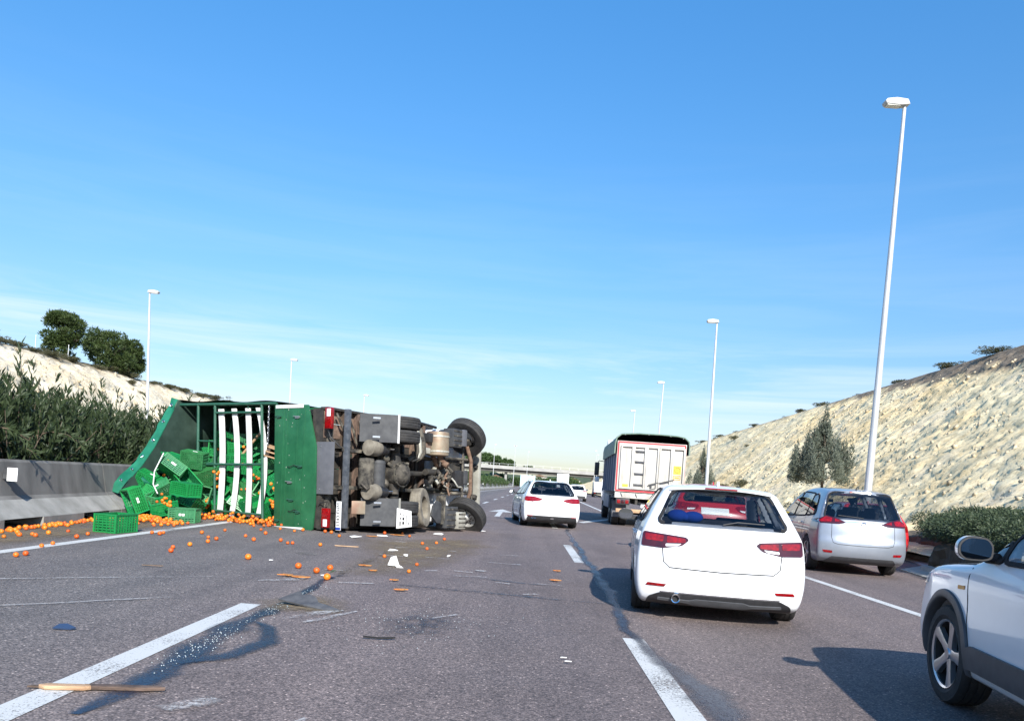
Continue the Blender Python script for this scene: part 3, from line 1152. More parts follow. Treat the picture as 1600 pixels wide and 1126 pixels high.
NR = np.argsort(RNG.random(len(RV)))
cand = RV[(RT > 0.05) & (RT < 0.80) & (RV[:, 1] > 8) & (RV[:, 1] < 75)]
rock_field('slope_rubble', 3200, lambda r: cand[r.integers(len(cand))] + np.array([0, 0, -0.01]), 0.02, 0.11, 'stone', 5)
candl = LV[(LT > 0.1) & (LT < 0.84) & (LV[:, 1] > 20) & (LV[:, 1] < 120)]
rock_field('slope_rubble', 2600, lambda r: candl[r.integers(len(candl))] + np.array([0, 0, -0.01]), 0.04, 0.2, 'stone', 6)


# ------------------------------------------------------------------ concrete barrier on the median
def barrier_segment(y0, y1, root, opening):
    mb = MB()
    prof = [(0.0, 0.16), (0.02, 0.18), (0.30, 0.44), (0.36, 0.50), (0.47, 1.06), (0.50, 1.10), (0.66, 1.10), (0.69, 1.06), (0.78, 0.50), (0.90, 0.16)]
    ends = []
    g_ = 0.012
    for y in (y0 + g_, y1 - g_):
        ends.append([(barrier_x(y) - q[0], y, q[1]) for q in prof])
    n = len(prof)
    F, mi = [], []
    for i in range(n):
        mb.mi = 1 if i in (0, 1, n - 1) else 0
        j = (i + 1) % n
        mb.add([ends[0][i], ends[0][j], ends[1][j], ends[1][i]], [(3, 2, 1, 0)])
    mb.mi = 0
    mb.add(ends[0], [tuple(range(n))])
    mb.add(ends[1], [tuple(range(n - 1, -1, -1))])
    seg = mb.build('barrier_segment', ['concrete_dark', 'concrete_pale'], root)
    # feet with drain openings between them
    L = y1 - y0
    if opening:
        spans = [(0.0, 0.27), (0.47, 0.72), (0.91, 1.0)]
    else:
        spans = [(0.0, 1.0)]
    for a, b in spans:
        ft = MB()
        ya, yb = y0 + g_ + (L - 2 * g_) * a, y0 + g_ + (L - 2 * g_) * b
        ft.add([(barrier_x(ya) - 0.004, ya, -0.02), (barrier_x(yb) - 0.004, yb, -0.02), (barrier_x(yb) - 0.896, yb, -0.02), (barrier_x(ya) - 0.896, ya, -0.02),
                (barrier_x(ya) - 0.004, ya, 0.158), (barrier_x(yb) - 0.004, yb, 0.158), (barrier_x(yb) - 0.896, yb, 0.158), (barrier_x(ya) - 0.896, ya, 0.158)],
               [(3, 2, 1, 0), (4, 5, 6, 7), (0, 1, 5, 4), (1, 2, 6, 5), (2, 3, 7, 6), (3, 0, 4, 7)])
        ft.build('barrier_foot', 'concrete_pale', seg)
    return seg


bar = tag(empty('concrete_barrier'), 'grey concrete median barrier with sloped foot and drain openings below the dark hedge', 'barrier')
yy = 4.7
while yy < 230:
    ln = 6.0
    barrier_segment(yy, yy + ln, bar, True)
    yy += ln
# reflector plate standing out of the barrier
rf = empty('barrier_reflector', (barrier_x(12.95) - 0.40, 12.95, 0.86))
tag(rf, 'small white square reflector plate sticking out of the concrete barrier', 'reflector')
MB().box((0.12, 0, 0), (0.17, 0.012, 0.22)).build('plate', 'paper', rf, bevel=0.003)
MB().box((0.03, 0.022, 0), (0.14, 0.03, 0.16)).build('bracket', 'guard', rf)
for k, y in enumerate((90, 101, 112)):
    r2 = copy_tree(rf)
    r2.location = (barrier_x(y) - 0.41, y, 0.86)
    r2['label'] = 'small white reflector on the distant stretch of barrier under the far hedge'
    r2['group'] = 'far barrier reflectors'


# ------------------------------------------------------------------ vegetation
def oleander_mesh(seed, stems=175, per=62, hgt=1.9, spread=1.25, leaf=0.15, mat='oleander'):
    rng = np.random.default_rng(seed)
    pos, dr = [], []
    tubes = MB()
    for s in range(stems):
        a = rng.uniform(0, 6.283)
        lean = abs(rng.normal(0, 0.42))
        h = hgt * (rng.uniform(0.66, 0.94) if s % 7 else rng.uniform(0.95, 1.12)) * (1 - 0.22 * lean)
        base = np.array([rng.normal(0, 0.45), rng.normal(0, 0.55), 0.0])
        out = np.array([math.cos(a), math.sin(a), 0.0]) * spread * min(lean, 1.0)
        t = np.sort(rng.uniform(0.12, 1.0, per) ** 0.8)
        P = base + out * (t[:, None] ** 1.5) + np.array([0, 0, h]) * t[:, None]
        P = P + np.cumsum(rng.normal(0, 0.012, (per, 3)), axis=0)
        tang = out * 1.5 * (t[:, None] ** 0.5) + np.array([0, 0, h])
        tang /= np.linalg.norm(tang, axis=1, keepdims=True)
        side = rng.normal(size=(per, 3))
        side -= tang * np.sum(side * tang, 1, keepdims=True)
        side /= np.linalg.norm(side, axis=1, keepdims=True)
        up = 0.35 + 0.75 * t[:, None]
        pos.append(P)
        dr.append(tang * up + side * 0.9)
        if s < 40:
            k = [base + out * (q ** 1.5) + np.array([0, 0, h]) * q for q in (0, 0.3, 0.6, 0.95)]
            tubes.tube(k, [0.012, 0.01, 0.008, 0.004], 4, False)
    pos, dr = np.concatenate(pos), np.concatenate(dr)
    ln = leaf * rng.uniform(0.75, 1.25, len(pos))
    ok = (pos[:, 0] ** 2 + pos[:, 1] ** 2) < 1.5 ** 2
    pos, dr, ln = pos[ok], dr[ok], ln[ok]
    V, F = leaves(pos, dr, ln, ln * 0.23, 0.12, rng)
    return np_mesh('oleander_crown', V, F, mat), tubes.mesh('oleander_stems', 'bark')


olm = [oleander_mesh(20 + i) for i in range(3)]
olf = oleander_mesh(41, 60, 40, 1.9, 1.5, 0.26, 'oleander_far')


def bush(name, meshes, loc, rz, sc, label, cat, group, leafname='crown', stemname='stem'):
    r = empty(name, loc, (0, 0, rz))
    r.scale = sc
    tag(r, label, cat, group)
    newobj(leafname, meshes[0], r)
    if meshes[1] is not None:
        newobj(stemname, meshes[1], r)
    return r


ol_labels = {0: 'tall dark oleander bush behind the barrier at the left edge of the picture',
             3: 'oleander bush directly behind the white reflector plate of the barrier',
             9: 'last oleander bush beside the torn green tarpaulin of the lorry'}
k = 0
y = 9.4
while y < 27:
    hh = 1.0 + 0.10 * math.sin(k * 2.3) + (0.06 if y < 13.5 else 0.0) - 0.012 * max(0, y - 16)
    b_ = bush('oleander_bush', olm[k % 3], (barrier_x(y) - 2.0 - 0.3 * (k % 2), y, 0.05), k * 1.7, (0.95, 0.95, hh * 1.36),
              ol_labels.get(k, 'dense dark green oleander bush in the row behind the concrete barrier'), 'bush', 'oleander bushes in a row behind the barrier')
    y += 0.95
    k += 1
def overhang(parent, seed):
    rng = np.random.default_rng(seed)
    t = np.linspace(0, 1, 40)
    dy = rng.uniform(-0.15, 0.3)
    P = np.c_[0.2 + 1.62 * t, dy * t, 0.62 + 0.55 * np.sin(t * 2.2) - 0.12 * t]
    pos, dr = [], []
    for i in range(10, 40):
        for j in range(4):
            pos.append(P[i] + rng.normal(0, 0.015, 3))
            dr.append((P[i] - P[i - 1]) / np.linalg.norm(P[i] - P[i - 1]) * 0.8 + rng.normal(0, 0.55, 3))
    V, F = leaves(np.array(pos), np.array(dr), 0.15 * rng.uniform(0.8, 1.2, len(pos)), 0.03, 0.12, rng)
    o = newobj('branch', np_mesh('branch_leaves', V, F, 'oleander'), parent, (0, 0, 0), (0, 0, -parent.rotation_euler.z))
    s_ = MB()
    s_.tube([tuple(P[i]) for i in (0, 8, 16, 24, 32, 39)], [0.014, 0.012, 0.010, 0.008, 0.006, 0.003], 5)
    s_.build('twig', 'bark', o)


for k_, nm in enumerate(('oleander_bush.004', 'oleander_bush.005', 'oleander_bush.006', 'oleander_bush.003')):
    overhang(bpy.data.objects[nm], 300 + k_)
for k in range(34):
    y = 58 + 4.2 * k
    bush('oleander_bush', olf, (barrier_x(y) - 2.1, y, 0.0), k * 2.1, (1.25, 1.5, 1.18 + 0.12 * math.sin(k * 1.9)),
         'lighter green oleander bush along the distant barrier before the bridge', 'bush', 'oleander bushes along the distant barrier')


def crown_mesh(name, centers, radii, n, ln, wd, mat, seed, up=0.5, fold=0.2, shell=0.55):
    """many leaf sized faces spread through clumps."""
    rng = np.random.default_rng(seed)
    C, Rr = np.array(centers), np.array(radii)
    vol = Rr.prod(1) ** (2 / 3)
    ci = rng.choice(len(C), n, p=vol / vol.sum())
    d = rng.normal(size=(n, 3))
    d /= np.linalg.norm(d, axis=1, keepdims=True)
    rr = (shell + (1 - shell) * rng.random((n, 1))) * (1 + 0.12 * rng.normal(size=(n, 1)))
    pos = C[ci] + d * rr * Rr[ci]
    dr = d + np.array([0, 0, up]) + rng.normal(0, 0.45, (n, 3))
    L = ln * rng.uniform(0.6, 1.3, n)
    V, F = leaves(pos, dr, L, L * wd, fold, rng)
    return np_mesh(name, V, F, mat)


def pine(loc, w, h, seed, label, ntr=15000, group=None):
    rng = np.random.default_rng(seed)
    r = tag(empty('pine_tree', loc), label, 'tree', group)
    cs, rs = [], []
    for k in range(46):
        a = rng.uniform(0, 6.283)
        q = rng.random()
        zz = h * (0.16 + 0.76 * q)
        rad = w * 0.42 * math.sqrt(max(0.06, 1 - (abs(q - 0.45) / 0.66) ** 2)) * math.sqrt(rng.random())
        cs.append((rad * math.cos(a), rad * math.sin(a), zz))
        s = w * rng.uniform(0.09, 0.19)
        rs.append((s, s, s * 0.75))
    newobj('crown', crown_mesh('pine_crown', cs, rs, ntr, 0.24, 0.36, 'pine', seed, 0.6), r)
    tr = MB()
    tr.tube([(0, 0, -0.3), (0.03 * w, 0, h * 0.2), (-0.02 * w, 0.02, h * 0.45), (0, 0, h * 0.75)], [0.035 * h, 0.03 * h, 0.02 * h, 0.008 * h], 8)
    for k in range(7):
        a = rng.uniform(0, 6.28)
        z0 = h * rng.uniform(0.18, 0.55)
        tr.tube([(0, 0, z0), (0.17 * w * math.cos(a), 0.17 * w * math.sin(a), z0 + 0.08 * h), (0.34 * w * math.cos(a), 0.34 * w * math.sin(a), z0 + 0.2 * h)], [0.014 * h, 0.01 * h, 0.005 * h], 6)
    tr.build('trunk', 'bark', r, smooth=60)
    return r


pine((-41.6, 70, 9.1), 3.7, 4.6, 1, 'rounded dark green pine tree, leftmost on the crest of the left cutting')
pine((-40.9, 75.8, 9.0), 4.7, 4.2, 2, 'broad bushy pine tree between the two narrower pines on the left crest')
pine((-40.6, 79.6, 8.9), 2.9, 4.2, 3, 'narrow leaning pine tree, rightmost of the three on the left crest')


def conifer(loc, h, w, seed, label, n=9000, bare=0.20):
    rng = np.random.default_rng(seed)
    r = tag(empty('young_conifer', loc), label, 'tree')
    cs, rs = [], []
    for k in range(64):
        q = rng.random() ** 1.45
        zz = h * (bare + (0.78 - bare) * q)
        rad = w * 0.5 * (1 - q) ** 0.85 * math.sqrt(rng.uniform(0.08, 1.0))
        a = rng.uniform(0, 6.283)
        s = w * (0.040 + 0.045 * (1 - q)) * rng.uniform(0.8, 1.3)
        for j in range(4):         # flame shaped sprays made of a fat foot and a thin tip
            cs.append((rad * math.cos(a), rad * math.sin(a), zz + s * 1.1 * j))
            f_ = (1.0, 0.85, 0.55, 0.28)[j]
            rs.append((s * f_, s * f_, s * 0.85))
    for k in range(8):
        cs.append((0, 0, h * (0.62 + 0.05 * k)))
        rs.append((w * 0.085 * (1 - k * 0.115), w * 0.085 * (1 - k * 0.115), h * 0.045))
    newobj('crown', crown_mesh('conifer_crown', cs, rs, n, 0.10, 0.34, 'cypress', seed, 1.3, 0.2, 0.35), r)
    t = MB()
    t.tube([(0, 0, -0.4), (0, 0, h * 0.3), (0.02, 0, h * 0.9)], [0.016 * h, 0.012 * h, 0.003 * h], 7)
    for k in range(14):
        a = rng.uniform(0, 6.28)
        z0 = h * rng.uniform(0.14, 0.6)
        q = w * 0.4 * (1 - z0 / h)
        t.tube([(0, 0, z0), (q * 0.6 * math.cos(a), q * 0.6 * math.sin(a), z0 + 0.06 * h), (q * math.cos(a), q * math.sin(a), z0 + 0.16 * h)], [0.006 * h, 0.004 * h, 0.002 * h], 5)
    t.build('trunk', 'bark', r, smooth=60)
    return r


conifer((12.75, 33.7, 1.5), 4.1, 3.0, 5, 'grey-green young conifer on the right slope just left of the tall lamp post', 26000)
conifer((14.0, 62.0, 1.5), 3.9, 2.6, 6, 'small grey conifer beside the tipper lorry at the foot of the right slope', 15000, 0.05)


def low_shrub(name, mesh, loc, sc, rz, label, cat, group):
    r = newobj(name, mesh, None, loc, (0, 0, rz))
    r.scale = sc
    return tag(r, label, cat, group)


jun = []
for i in range(3):
    rng = np.random.default_rng(70 + i)
    cs = [(min(0.62, max(-0.62, rng.normal(0, 0.5))), min(0.62, max(-0.62, rng.normal(0, 0.5))), 0.25 + 0.42 * rng.random()) for _ in range(44)]
    rs = [(0.34 * rng.uniform(.7, 1.2), 0.34 * rng.uniform(.7, 1.2), 0.22 * rng.uniform(.8, 1.2)) for _ in cs]
    jun.append(crown_mesh('juniper_mesh', cs, rs, 14000, 0.062, 0.40, 'juniper', 80 + i, 0.25, 0.2, 0.6))
k = 0
for y in np.arange(9.5, 21.5, 1.15):
    for row in range(2):
        x = kerb_x(y) + 1.45 + row * 1.05 + 0.15 * math.sin(k * 3.1)
        low_shrub('juniper_shrub', jun[k % 3], (x, y + 0.5 * row, 0.56 + row * 0.2 + 0.03 * math.sin(k * 2.2)), (1.05, 1.0, 0.84), k * 1.3,
                  'dense low juniper shrub in the planted bed between kerb and rocky slope', 'shrub', 'juniper shrubs in the bed below the right slope')
        k += 1
# the earth bank under the shrubs
bk = MB()
by = [6 + 0.2 * i for i in range(96)]
pf = [(0.60, 0.10), (0.66, 0.30), (0.70, 0.56), (1.2, 0.66), (2.4, 0.74)]
P = []
for y in by:
    for i, q in enumerate(pf):
        j = 0.06 * math.sin(y * 3.1 + i * 1.7) + 0.05 * math.sin(y * 7.3 + i)
        P.append((kerb_x(y) + q[0] + j, y, q[1] + j * 0.8))
n = len(pf)
bk.add(P, [(j * n + i, j * n + i + 1, (j + 1) * n + i + 1, (j + 1) * n + i) for j in range(len(by) - 1) for i in range(n - 1)])
tag(bk.build('planted_bank_ground', 'verge'), kind='structure')

scm = []
for i in range(3):
    rng = np.random.default_rng(90 + i)
    cs = [(rng.normal(0, 0.32), rng.normal(0, 0.32), 0.15 + 0.35 * rng.random()) for _ in range(14)]
    rs = [(0.22, 0.22, 0.2)] * 14
    scm.append(crown_mesh('scrub_mesh', cs, rs, 1500, 0.16, 0.22, 'scrub', 95 + i, 0.8))
RNG2 = np.random.default_rng(4)
for k in range(46):                # scrub on the left crest
    y = 36 + 90 * (k / 46) + RNG2.uniform(-1, 1)
    x, z = prof_left(0.855 + RNG2.uniform(-0.01, 0.02), y)
    s = RNG2.uniform(0.5, 1.15)
    low_shrub('scrub_bush', scm[k % 3], (x, y, z - 0.05), (s * 1.3, s * 1.3, s * 0.75), k, 'low dry scrub bush along the crest of the pale left cutting', 'bush', 'scrub on the left crest')
for k in range(16):
    y = RNG2.uniform(45, 120)
    t_ = RNG2.uniform(0.35, 0.8)
    x, z = prof_left(t_, y)
    s = RNG2.uniform(0.4, 1.0)
    low_shrub('scrub_bush', scm[k % 3], (x, y, z), (s, s, s * 0.9), k, 'single scrub tuft growing on the pale face of the left cutting', 'bush', 'scrub tufts on the left cutting face')
for k in range(20):                # scrub on the right crest
    y = 26 + 120 * (k / 20) + RNG2.uniform(-1, 1)
    x, z = prof_right(0.868 + RNG2.uniform(-0.02, 0.02), y)
    s = RNG2.uniform(0.3, 0.75)
    low_shrub('scrub_bush', scm[k % 3], (x, y, z - 0.05), (s * 1.5, s * 1.5, s * 0.75), k, 'brownish scrub bush along the crest of the right cutting', 'bush', 'scrub on the right crest')
for k in range(14):
    y = RNG2.uniform(18, 90)
    t_ = RNG2.choice([RNG2.uniform(0.09, 0.22), RNG2.uniform(0.5, 0.75)])
    x, z = prof_right(t_, y)
    s = RNG2.uniform(0.3, 0.8)
    low_shrub('scrub_bush', scm[k % 3], (x, y, z), (s * 1.2, s * 1.2, s * 0.9), k, 'dry scrub tuft on the ochre rock face of the right cutting', 'bush', 'scrub tufts on the right rock face')
# fence posts on the left crest
for k, y in enumerate((46, 50.5, 55, 59.5, 64, 68.5)):
    x, z = prof_left(0.875, y)
    p_ = MB()
    p_.cyl((0, 0, -0.3), (0, 0, 1.35), 0.035, 0.03, 8)
    p_.cyl((0, 0, 1.35), (0.0, 0, 1.40), 0.04, 0.02, 8)
    tag(p_.build('fence_post', 'pole', loc=(x, y, z)), 'thin metal fence post on the crest of the left cutting', 'fence post', 'fence posts on the left crest')


# ------------------------------------------------------------------ street lamps
def street_lamp(x, y, h, lean, arm, label, z0=0.0, group=None, double=False, far=False):
    """lean: sideways offset of the top; arm: +1/-1 the side the head points to."""
    r = tag(empty('street_lamp', (x, y, z0)), label, 'street lamp', group)
    p_ = MB()
    p_.tube([(0, 0, -0.1), (lean * 0.33, 0, h * 0.33), (lean * 0.66, 0, h * 0.66), (lean, 0, h)], [0.125, 0.10, 0.08, 0.055], 12)
    p_.build('pole', 'pole', r, smooth=60)
    if not far:
        b_ = MB()
        b_.box((0, 0, 0.02), (0.42, 0.42, 0.04))
        for sx in (-1, 1):
            for sy in (-1, 1):
                b_.cyl((sx * 0.15, sy * 0.15, 0.04), (sx * 0.15, sy * 0.15, 0.09), 0.02, n=6)
        b_.build('base_plate', 'pole', r)
    for sgn in ((-1, 1) if double else (arm,)):
        hd = MB()
        out = [(-0.12, -0.09), (0.16, -0.13), (0.62, -0.11), (0.66, -0.02), (0.60, 0.05), (0.30, 0.10), (-0.05, 0.07)]
        out = [(u * sgn, v) for u, v in out]
        if sgn < 0:
            out = out[::-1]
        hd.prism(out, lambda u, v, w_: (lean + u, w_ - 0.15, h + v + 0.03), 0.30)
        ho = hd.build('lamp_head', 'lamp_head', r, bevel=None if far else 0.03)
        if not far:
            MB().box((lean + 0.38 * sgn, 0, h - 0.098), (0.40, 0.24, 0.03)).build('lens', 'lens', ho)
    return r


street_lamp(10.72, 24.6, 13.4, 0.34, -1, 'tall grey street lamp behind the silver people carrier, nearest on the right', 0.55)
street_lamp(11.6, 50.0, 12.1, -0.05, -1, 'grey street lamp right of the tipper lorry, second along the right slope', 0.3)
street_lamp(13.2, 80.0, 12.3, 0.3, -1, 'street lamp rising above the tipper lorry cover', 0.2)
street_lamp(14.5, 109.0, 12.3, 0.2, -1, 'small far street lamp just above the top of the tipper lorry', 0.1)
street_lamp(-25.6, 53.4, 12.5, -0.6, 1, 'street lamp on the far carriageway left of the green lorry', 0)
street_lamp(-24.5, 81.5, 12.4, -0.35, 1, 'thin street lamp above the green tailgate of the lorry', 0)
street_lamp(-23.5, 113.6, 12.4, -0.3, 1, 'thin street lamp above the rear bumper of the lorry', 0)
for x, y, lab in ((-16.0, 205, 'far street lamp just right of the lorry front wheel'), (-9.8, 250, 'far street lamp above the left half of the bridge')):
    street_lamp(x, y, 13.0, -0.1, 1, lab, 0, None, False, True)
street_lamp(1.0, 300, 13.5, 0, 1, 'far single street lamp above the middle of the bridge', 0, None, False, True)
street_lamp(-3.5, 262, 13.6, 0, 1, 'far double headed street lamp over the bridge', 0, None, True, True)
for x, y, lab in ((22.5, 255, 'far street lamp left of the tipper lorry, the higher one'), (26.0, 285, 'far street lamp left of the tipper lorry, the lower one')):
    street_lamp(x, y, 13.5, 0.5, -1, lab, 0, None, False, True)

# ------------------------------------------------------------------ road bridge far ahead
br = tag(empty('road_bridge', (6, 345, 0)), 'pale concrete road bridge crossing the motorway far ahead', 'bridge')
d = MB()
d.box((0, 0, 7.25), (230, 9.5, 0.55))
d.build('deck', 'bridge', br)
for sy in (-1, 1):
    MB().box((0, sy * 4.6, 7.98), (230, 0.3, 0.88)).build('parapet', 'bridge', br)
    MB().box((0, sy * 3.2, 6.35), (230, 0.9, 1.24)).build('girder', 'bridge_dark', br)
for x in (-52, -14, 24, 60):
    pc = MB()
    pc.cyl((x, -1.6, -0.2), (x, -1.6, 5.73), 0.6, n=14).cyl((x, 1.6, -0.2), (x, 1.6, 5.73), 0.6, n=14)
    pc.build('pier', 'bridge', br)
rl = MB()
for i in range(60):
    rl.box((-112 + i * 3.8, -4.6, 8.87), (0.12, 0.12, 0.9))
rl.box((0, -4.6, 9.3), (230, 0.08, 0.08))
rl.build('railing', 'pole', br)

# trees, hedges and houses under and beyond the bridge
far_tree = []
for i in range(3):
    rng = np.random.default_rng(120 + i)
    cs = [(rng.normal(0, 1.5), rng.normal(0, 1.5), 2.2 + 3.6 * rng.random()) for _ in range(26)]
    rs = [(1.15 * rng.uniform(.7, 1.2),) * 3 for _ in cs]
    far_tree.append(crown_mesh('far_tree_crown', cs, rs, 2600, 0.75, 0.55, 'oleander_far', 130 + i, 0.4))
ftk = MB()
ftk.cyl((0, 0, -0.5), (0, 0, 3.2), 0.28, 0.16, 8)
ft_trunk = ftk.mesh('far_trunk', 'bark')


def far_tree_at(k, x, y, z, s, label, group):
    r = tag(empty('broadleaf_tree', (x, y, z), (0, 0, k * 1.3)), label, 'tree', group)
    r.scale = s if isinstance(s, tuple) else (s, s, s)
    newobj('crown', far_tree[k % 3], r)
    newobj('trunk', ft_trunk, r)


for k in range(36):
    far_tree_at(k, -34 + k * 3.2 + RNG2.uniform(-1, 1), 372 + RNG2.uniform(0, 60), -1.2, RNG2.uniform(0.7, 1.05), 'green tree seen under the far road bridge', 'trees under the far bridge')
for k in range(9):
    far_tree_at(k, -36 + k * 3.6, 395 + RNG2.uniform(-4, 8), 6.0 + 3.2 * math.exp(-((k - 4) / 3.0) ** 2), 0.95, 'dark tree on the wooded hill beyond the left end of the bridge', 'trees on the hill beyond the bridge')
for k, (x, y, z, s, lab) in enumerate(((2, 400, 6.3, .62, 'small tree top above the middle of the far bridge'), (-9, 410, 6.0, .5, 'small tree top above the far bridge, left of the middle one'), (24, 420, 5.0, .62, 'small tree top above the right half of the far bridge'))):
    far_tree_at(k, x, y, z, s, lab, None)
hm = MB()


def hillfn(cx, cy, rx, ry, hz, nn=36):
    def fn(u, v):
        x, y_ = (u - 0.5) * 2, (v - 0.5) * 2
        r_ = min(1, math.hypot(x, y_))
        return (cx + x * rx, cy + y_ * ry, -0.5 + hz * (math.cos(r_ * math.pi) * 0.5 + 0.5) * (0.85 + 0.15 * math.sin(x * 9 + y_ * 5)))
    return fn


hm.grid(hillfn(-24, 420, 34, 40, 8.5), 30, 30)
hm.grid(hillfn(120, 1500, 700, 350, 26), 40, 30)
hm.grid(hillfn(-500, 1600, 600, 350, 34), 40, 30)
hm.grid(hillfn(900, 1700, 600, 350, 30), 40, 30)
tag(hm.build('distant_hills', 'hill', smooth=80), kind='structure')
for k, (x, y, w_, h_, lab) in enumerate(((-13, 366, 6, 3.4, 'pale low house under the left part of the far bridge'), (9, 462, 9, 6.0, 'pale far house behind the trees under the bridge'), (27, 430, 7, 5.0, 'pale far house under the right end of the bridge'))):
    hb = tag(empty('far_house', (x, y, 0)), lab, 'house')
    MB().box((0, 0, h_ / 2 - 0.1), (w_, 6, h_)).build('wall', 'wall_far', hb)
    rfm = MB()
    rfm.prism([(-w_ / 2 - .3, h_ - 0.1), (w_ / 2 + .3, h_ - 0.1), (0, h_ + 1.2)], lambda u, v, q: (u, q - 3.3, v), 6.6)
    rfm.build('roof', 'rust', hb)
    for i in range(3):
        MB().box((-w_ / 3 + i * w_ / 3, -3.02, h_ * 0.55), (0.9, 0.06, 1.2)).build('window', 'window_far', hb)


# ------------------------------------------------------------------ vehicles
def smooth_poly(pts, n=6):
    """closed Catmull-Rom; points with a third value True stay sharp."""
    P = [np.array(p[:2], float) for p in pts]
    sharp = [len(p) > 2 and p[2] for p in pts]
    out = []
    k = len(P)
    for i in range(k):
        p0, p1, p2, p3 = P[i - 1], P[i], P[(i + 1) % k], P[(i + 2) % k]
        if sharp[i]:
            p0 = p1
        if sharp[(i + 1) % k]:
            p3 = p2
        for j in range(n):
            t = j / n
            out.append(0.5 * ((2 * p1) + (-p0 + p2) * t + (2 * p0 - 5 * p1 + 4 * p2 - p3) * t * t + (-p0 + 3 * p1 - 3 * p2 + p3) * t ** 3))
    return np.array(out)


def poly_sd(Q, poly):
    """signed distance of (N,2) points to a closed polygon (negative inside)."""
    d = np.full(len(Q), 1e9)
    ins = np.zeros(len(Q), bool)
    k = len(poly)
    for i in range(k):
        a, b = poly[i], poly[(i + 1) % k]
        e = b - a
        w = Q - a
        t = np.clip((w @ e) / (e @ e + 1e-12), 0, 1)
        d = np.minimum(d, np.sum((w - t[:, None] * e) ** 2, 1))
        c = (a[1] <= Q[:, 1]) != (b[1] <= Q[:, 1])
        with np.errstate(divide='ignore', invalid='ignore'):
            xi = a[0] + (Q[:, 1] - a[1]) / (b[1] - a[1] + 1e-15) * (b[0] - a[0])
        ins ^= c & (Q[:, 0] < xi)
    d = np.sqrt(d)
    return np.where(ins, -d, d)


class Grid2:
    def __init__(self, poly, lo, hi, h=0.02):
        self.lo, self.h = np.array(lo), h
        self.n = ((np.array(hi) - self.lo) / h).astype(int) + 2
        X, Y = np.meshgrid(np.arange(self.n[0]) * h + lo[0], np.arange(self.n[1]) * h + lo[1], indexing='ij')
        self.g = poly_sd(np.c_[X.ravel(), Y.ravel()], poly).reshape(self.n)

    def __call__(self, a, b):
        u = np.clip((a - self.lo[0]) / self.h, 0, self.n[0] - 1.001)
        v = np.clip((b - self.lo[1]) / self.h, 0, self.n[1] - 1.001)
        i, j = u.astype(int), v.astype(int)
        fu, fv = u - i, v - j
        g = self.g
        return (g[i, j] * (1 - fu) + g[i + 1, j] * fu) * (1 - fv) + (g[i, j + 1] * (1 - fu) + g[i + 1, j + 1] * fu) * fv


def smax(a, b, k):
    h = np.clip(0.5 + 0.5 * (a - b) / k, 0, 1)
    return b + (a - b) * h + k * h * (1 - h)


def surface_nets(fn, lo, hi, h):
    n = np.ceil((np.array(hi) - np.array(lo)) / h).astype(int) + 1
    ax = [lo[i] + np.arange(n[i]) * h for i in range(3)]
    X, Y, Z = np.meshgrid(*ax, indexing='ij')
    v = fn(X.ravel(), Y.ravel(), Z.ravel()).reshape(n)
    s = v < 0
    cs = np.zeros(n - 1, int)
    for dx in (0, 1):
        for dy in (0, 1):
            for dz in (0, 1):
                cs += s[dx:n[0] - 1 + dx, dy:n[1] - 1 + dy, dz:n[2] - 1 + dz]
    act = (cs > 0) & (cs < 8)
    acc = np.zeros(tuple(n - 1) + (3,))
    cnt = np.zeros(n - 1)
    for axis in range(3):
        o1, o2 = [q for q in range(3) if q != axis]
        for d1 in (0, 1):
            for d2 in (0, 1):
                sl0, sl1 = [None] * 3, [None] * 3
                sl0[axis], sl1[axis] = slice(0, n[axis] - 1), slice(1, n[axis])
                for o_, d_ in ((o1, d1), (o2, d2)):
                    sl0[o_] = sl1[o_] = slice(d_, n[o_] - 1 + d_)
                a, b = v[tuple(sl0)], v[tuple(sl1)]
                c = (a < 0) != (b < 0)
                t = np.where(c, a / (a - b + 1e-12), 0)
                p = np.zeros(tuple(n - 1) + (3,))
                p[..., axis] = t
                p[..., o1] = d1
                p[..., o2] = d2
                acc += p * c[..., None]
                cnt += c
    idx = -np.ones(n - 1, int)
    A = np.argwhere(act)
    idx[act] = np.arange(len(A))
    V = (A + acc[act] / cnt[act][:, None]) * h + np.array(lo)
    F = []
    for axis in range(3):
        o1, o2 = [(1, 2), (2, 0), (0, 1)][axis]
        sl0, sl1 = [slice(1, n[q] - 1) for q in range(3)], [slice(1, n[q] - 1) for q in range(3)]
        sl0[axis], sl1[axis] = slice(0, n[axis] - 1), slice(1, n[axis])
        a, b = s[tuple(sl0)], s[tuple(sl1)]
        for flip, c in ((False, a & ~b), (True, ~a & b)):
            E = np.argwhere(c)
            if not len(E):
                continue
            off = np.ones(3, int)
            off[axis] = 0
            E = E + off
            e1, e2 = np.zeros(3, int), np.zeros(3, int)
            e1[o1] = 1
            e2[o2] = 1
            q = [idx[tuple((E - e1 - e2).T)], idx[tuple((E - e2).T)], idx[tuple(E.T)], idx[tuple((E - e1).T)]]
            F.append(np.stack(q if not flip else q[::-1], 1))
    return V, np.concatenate(F)


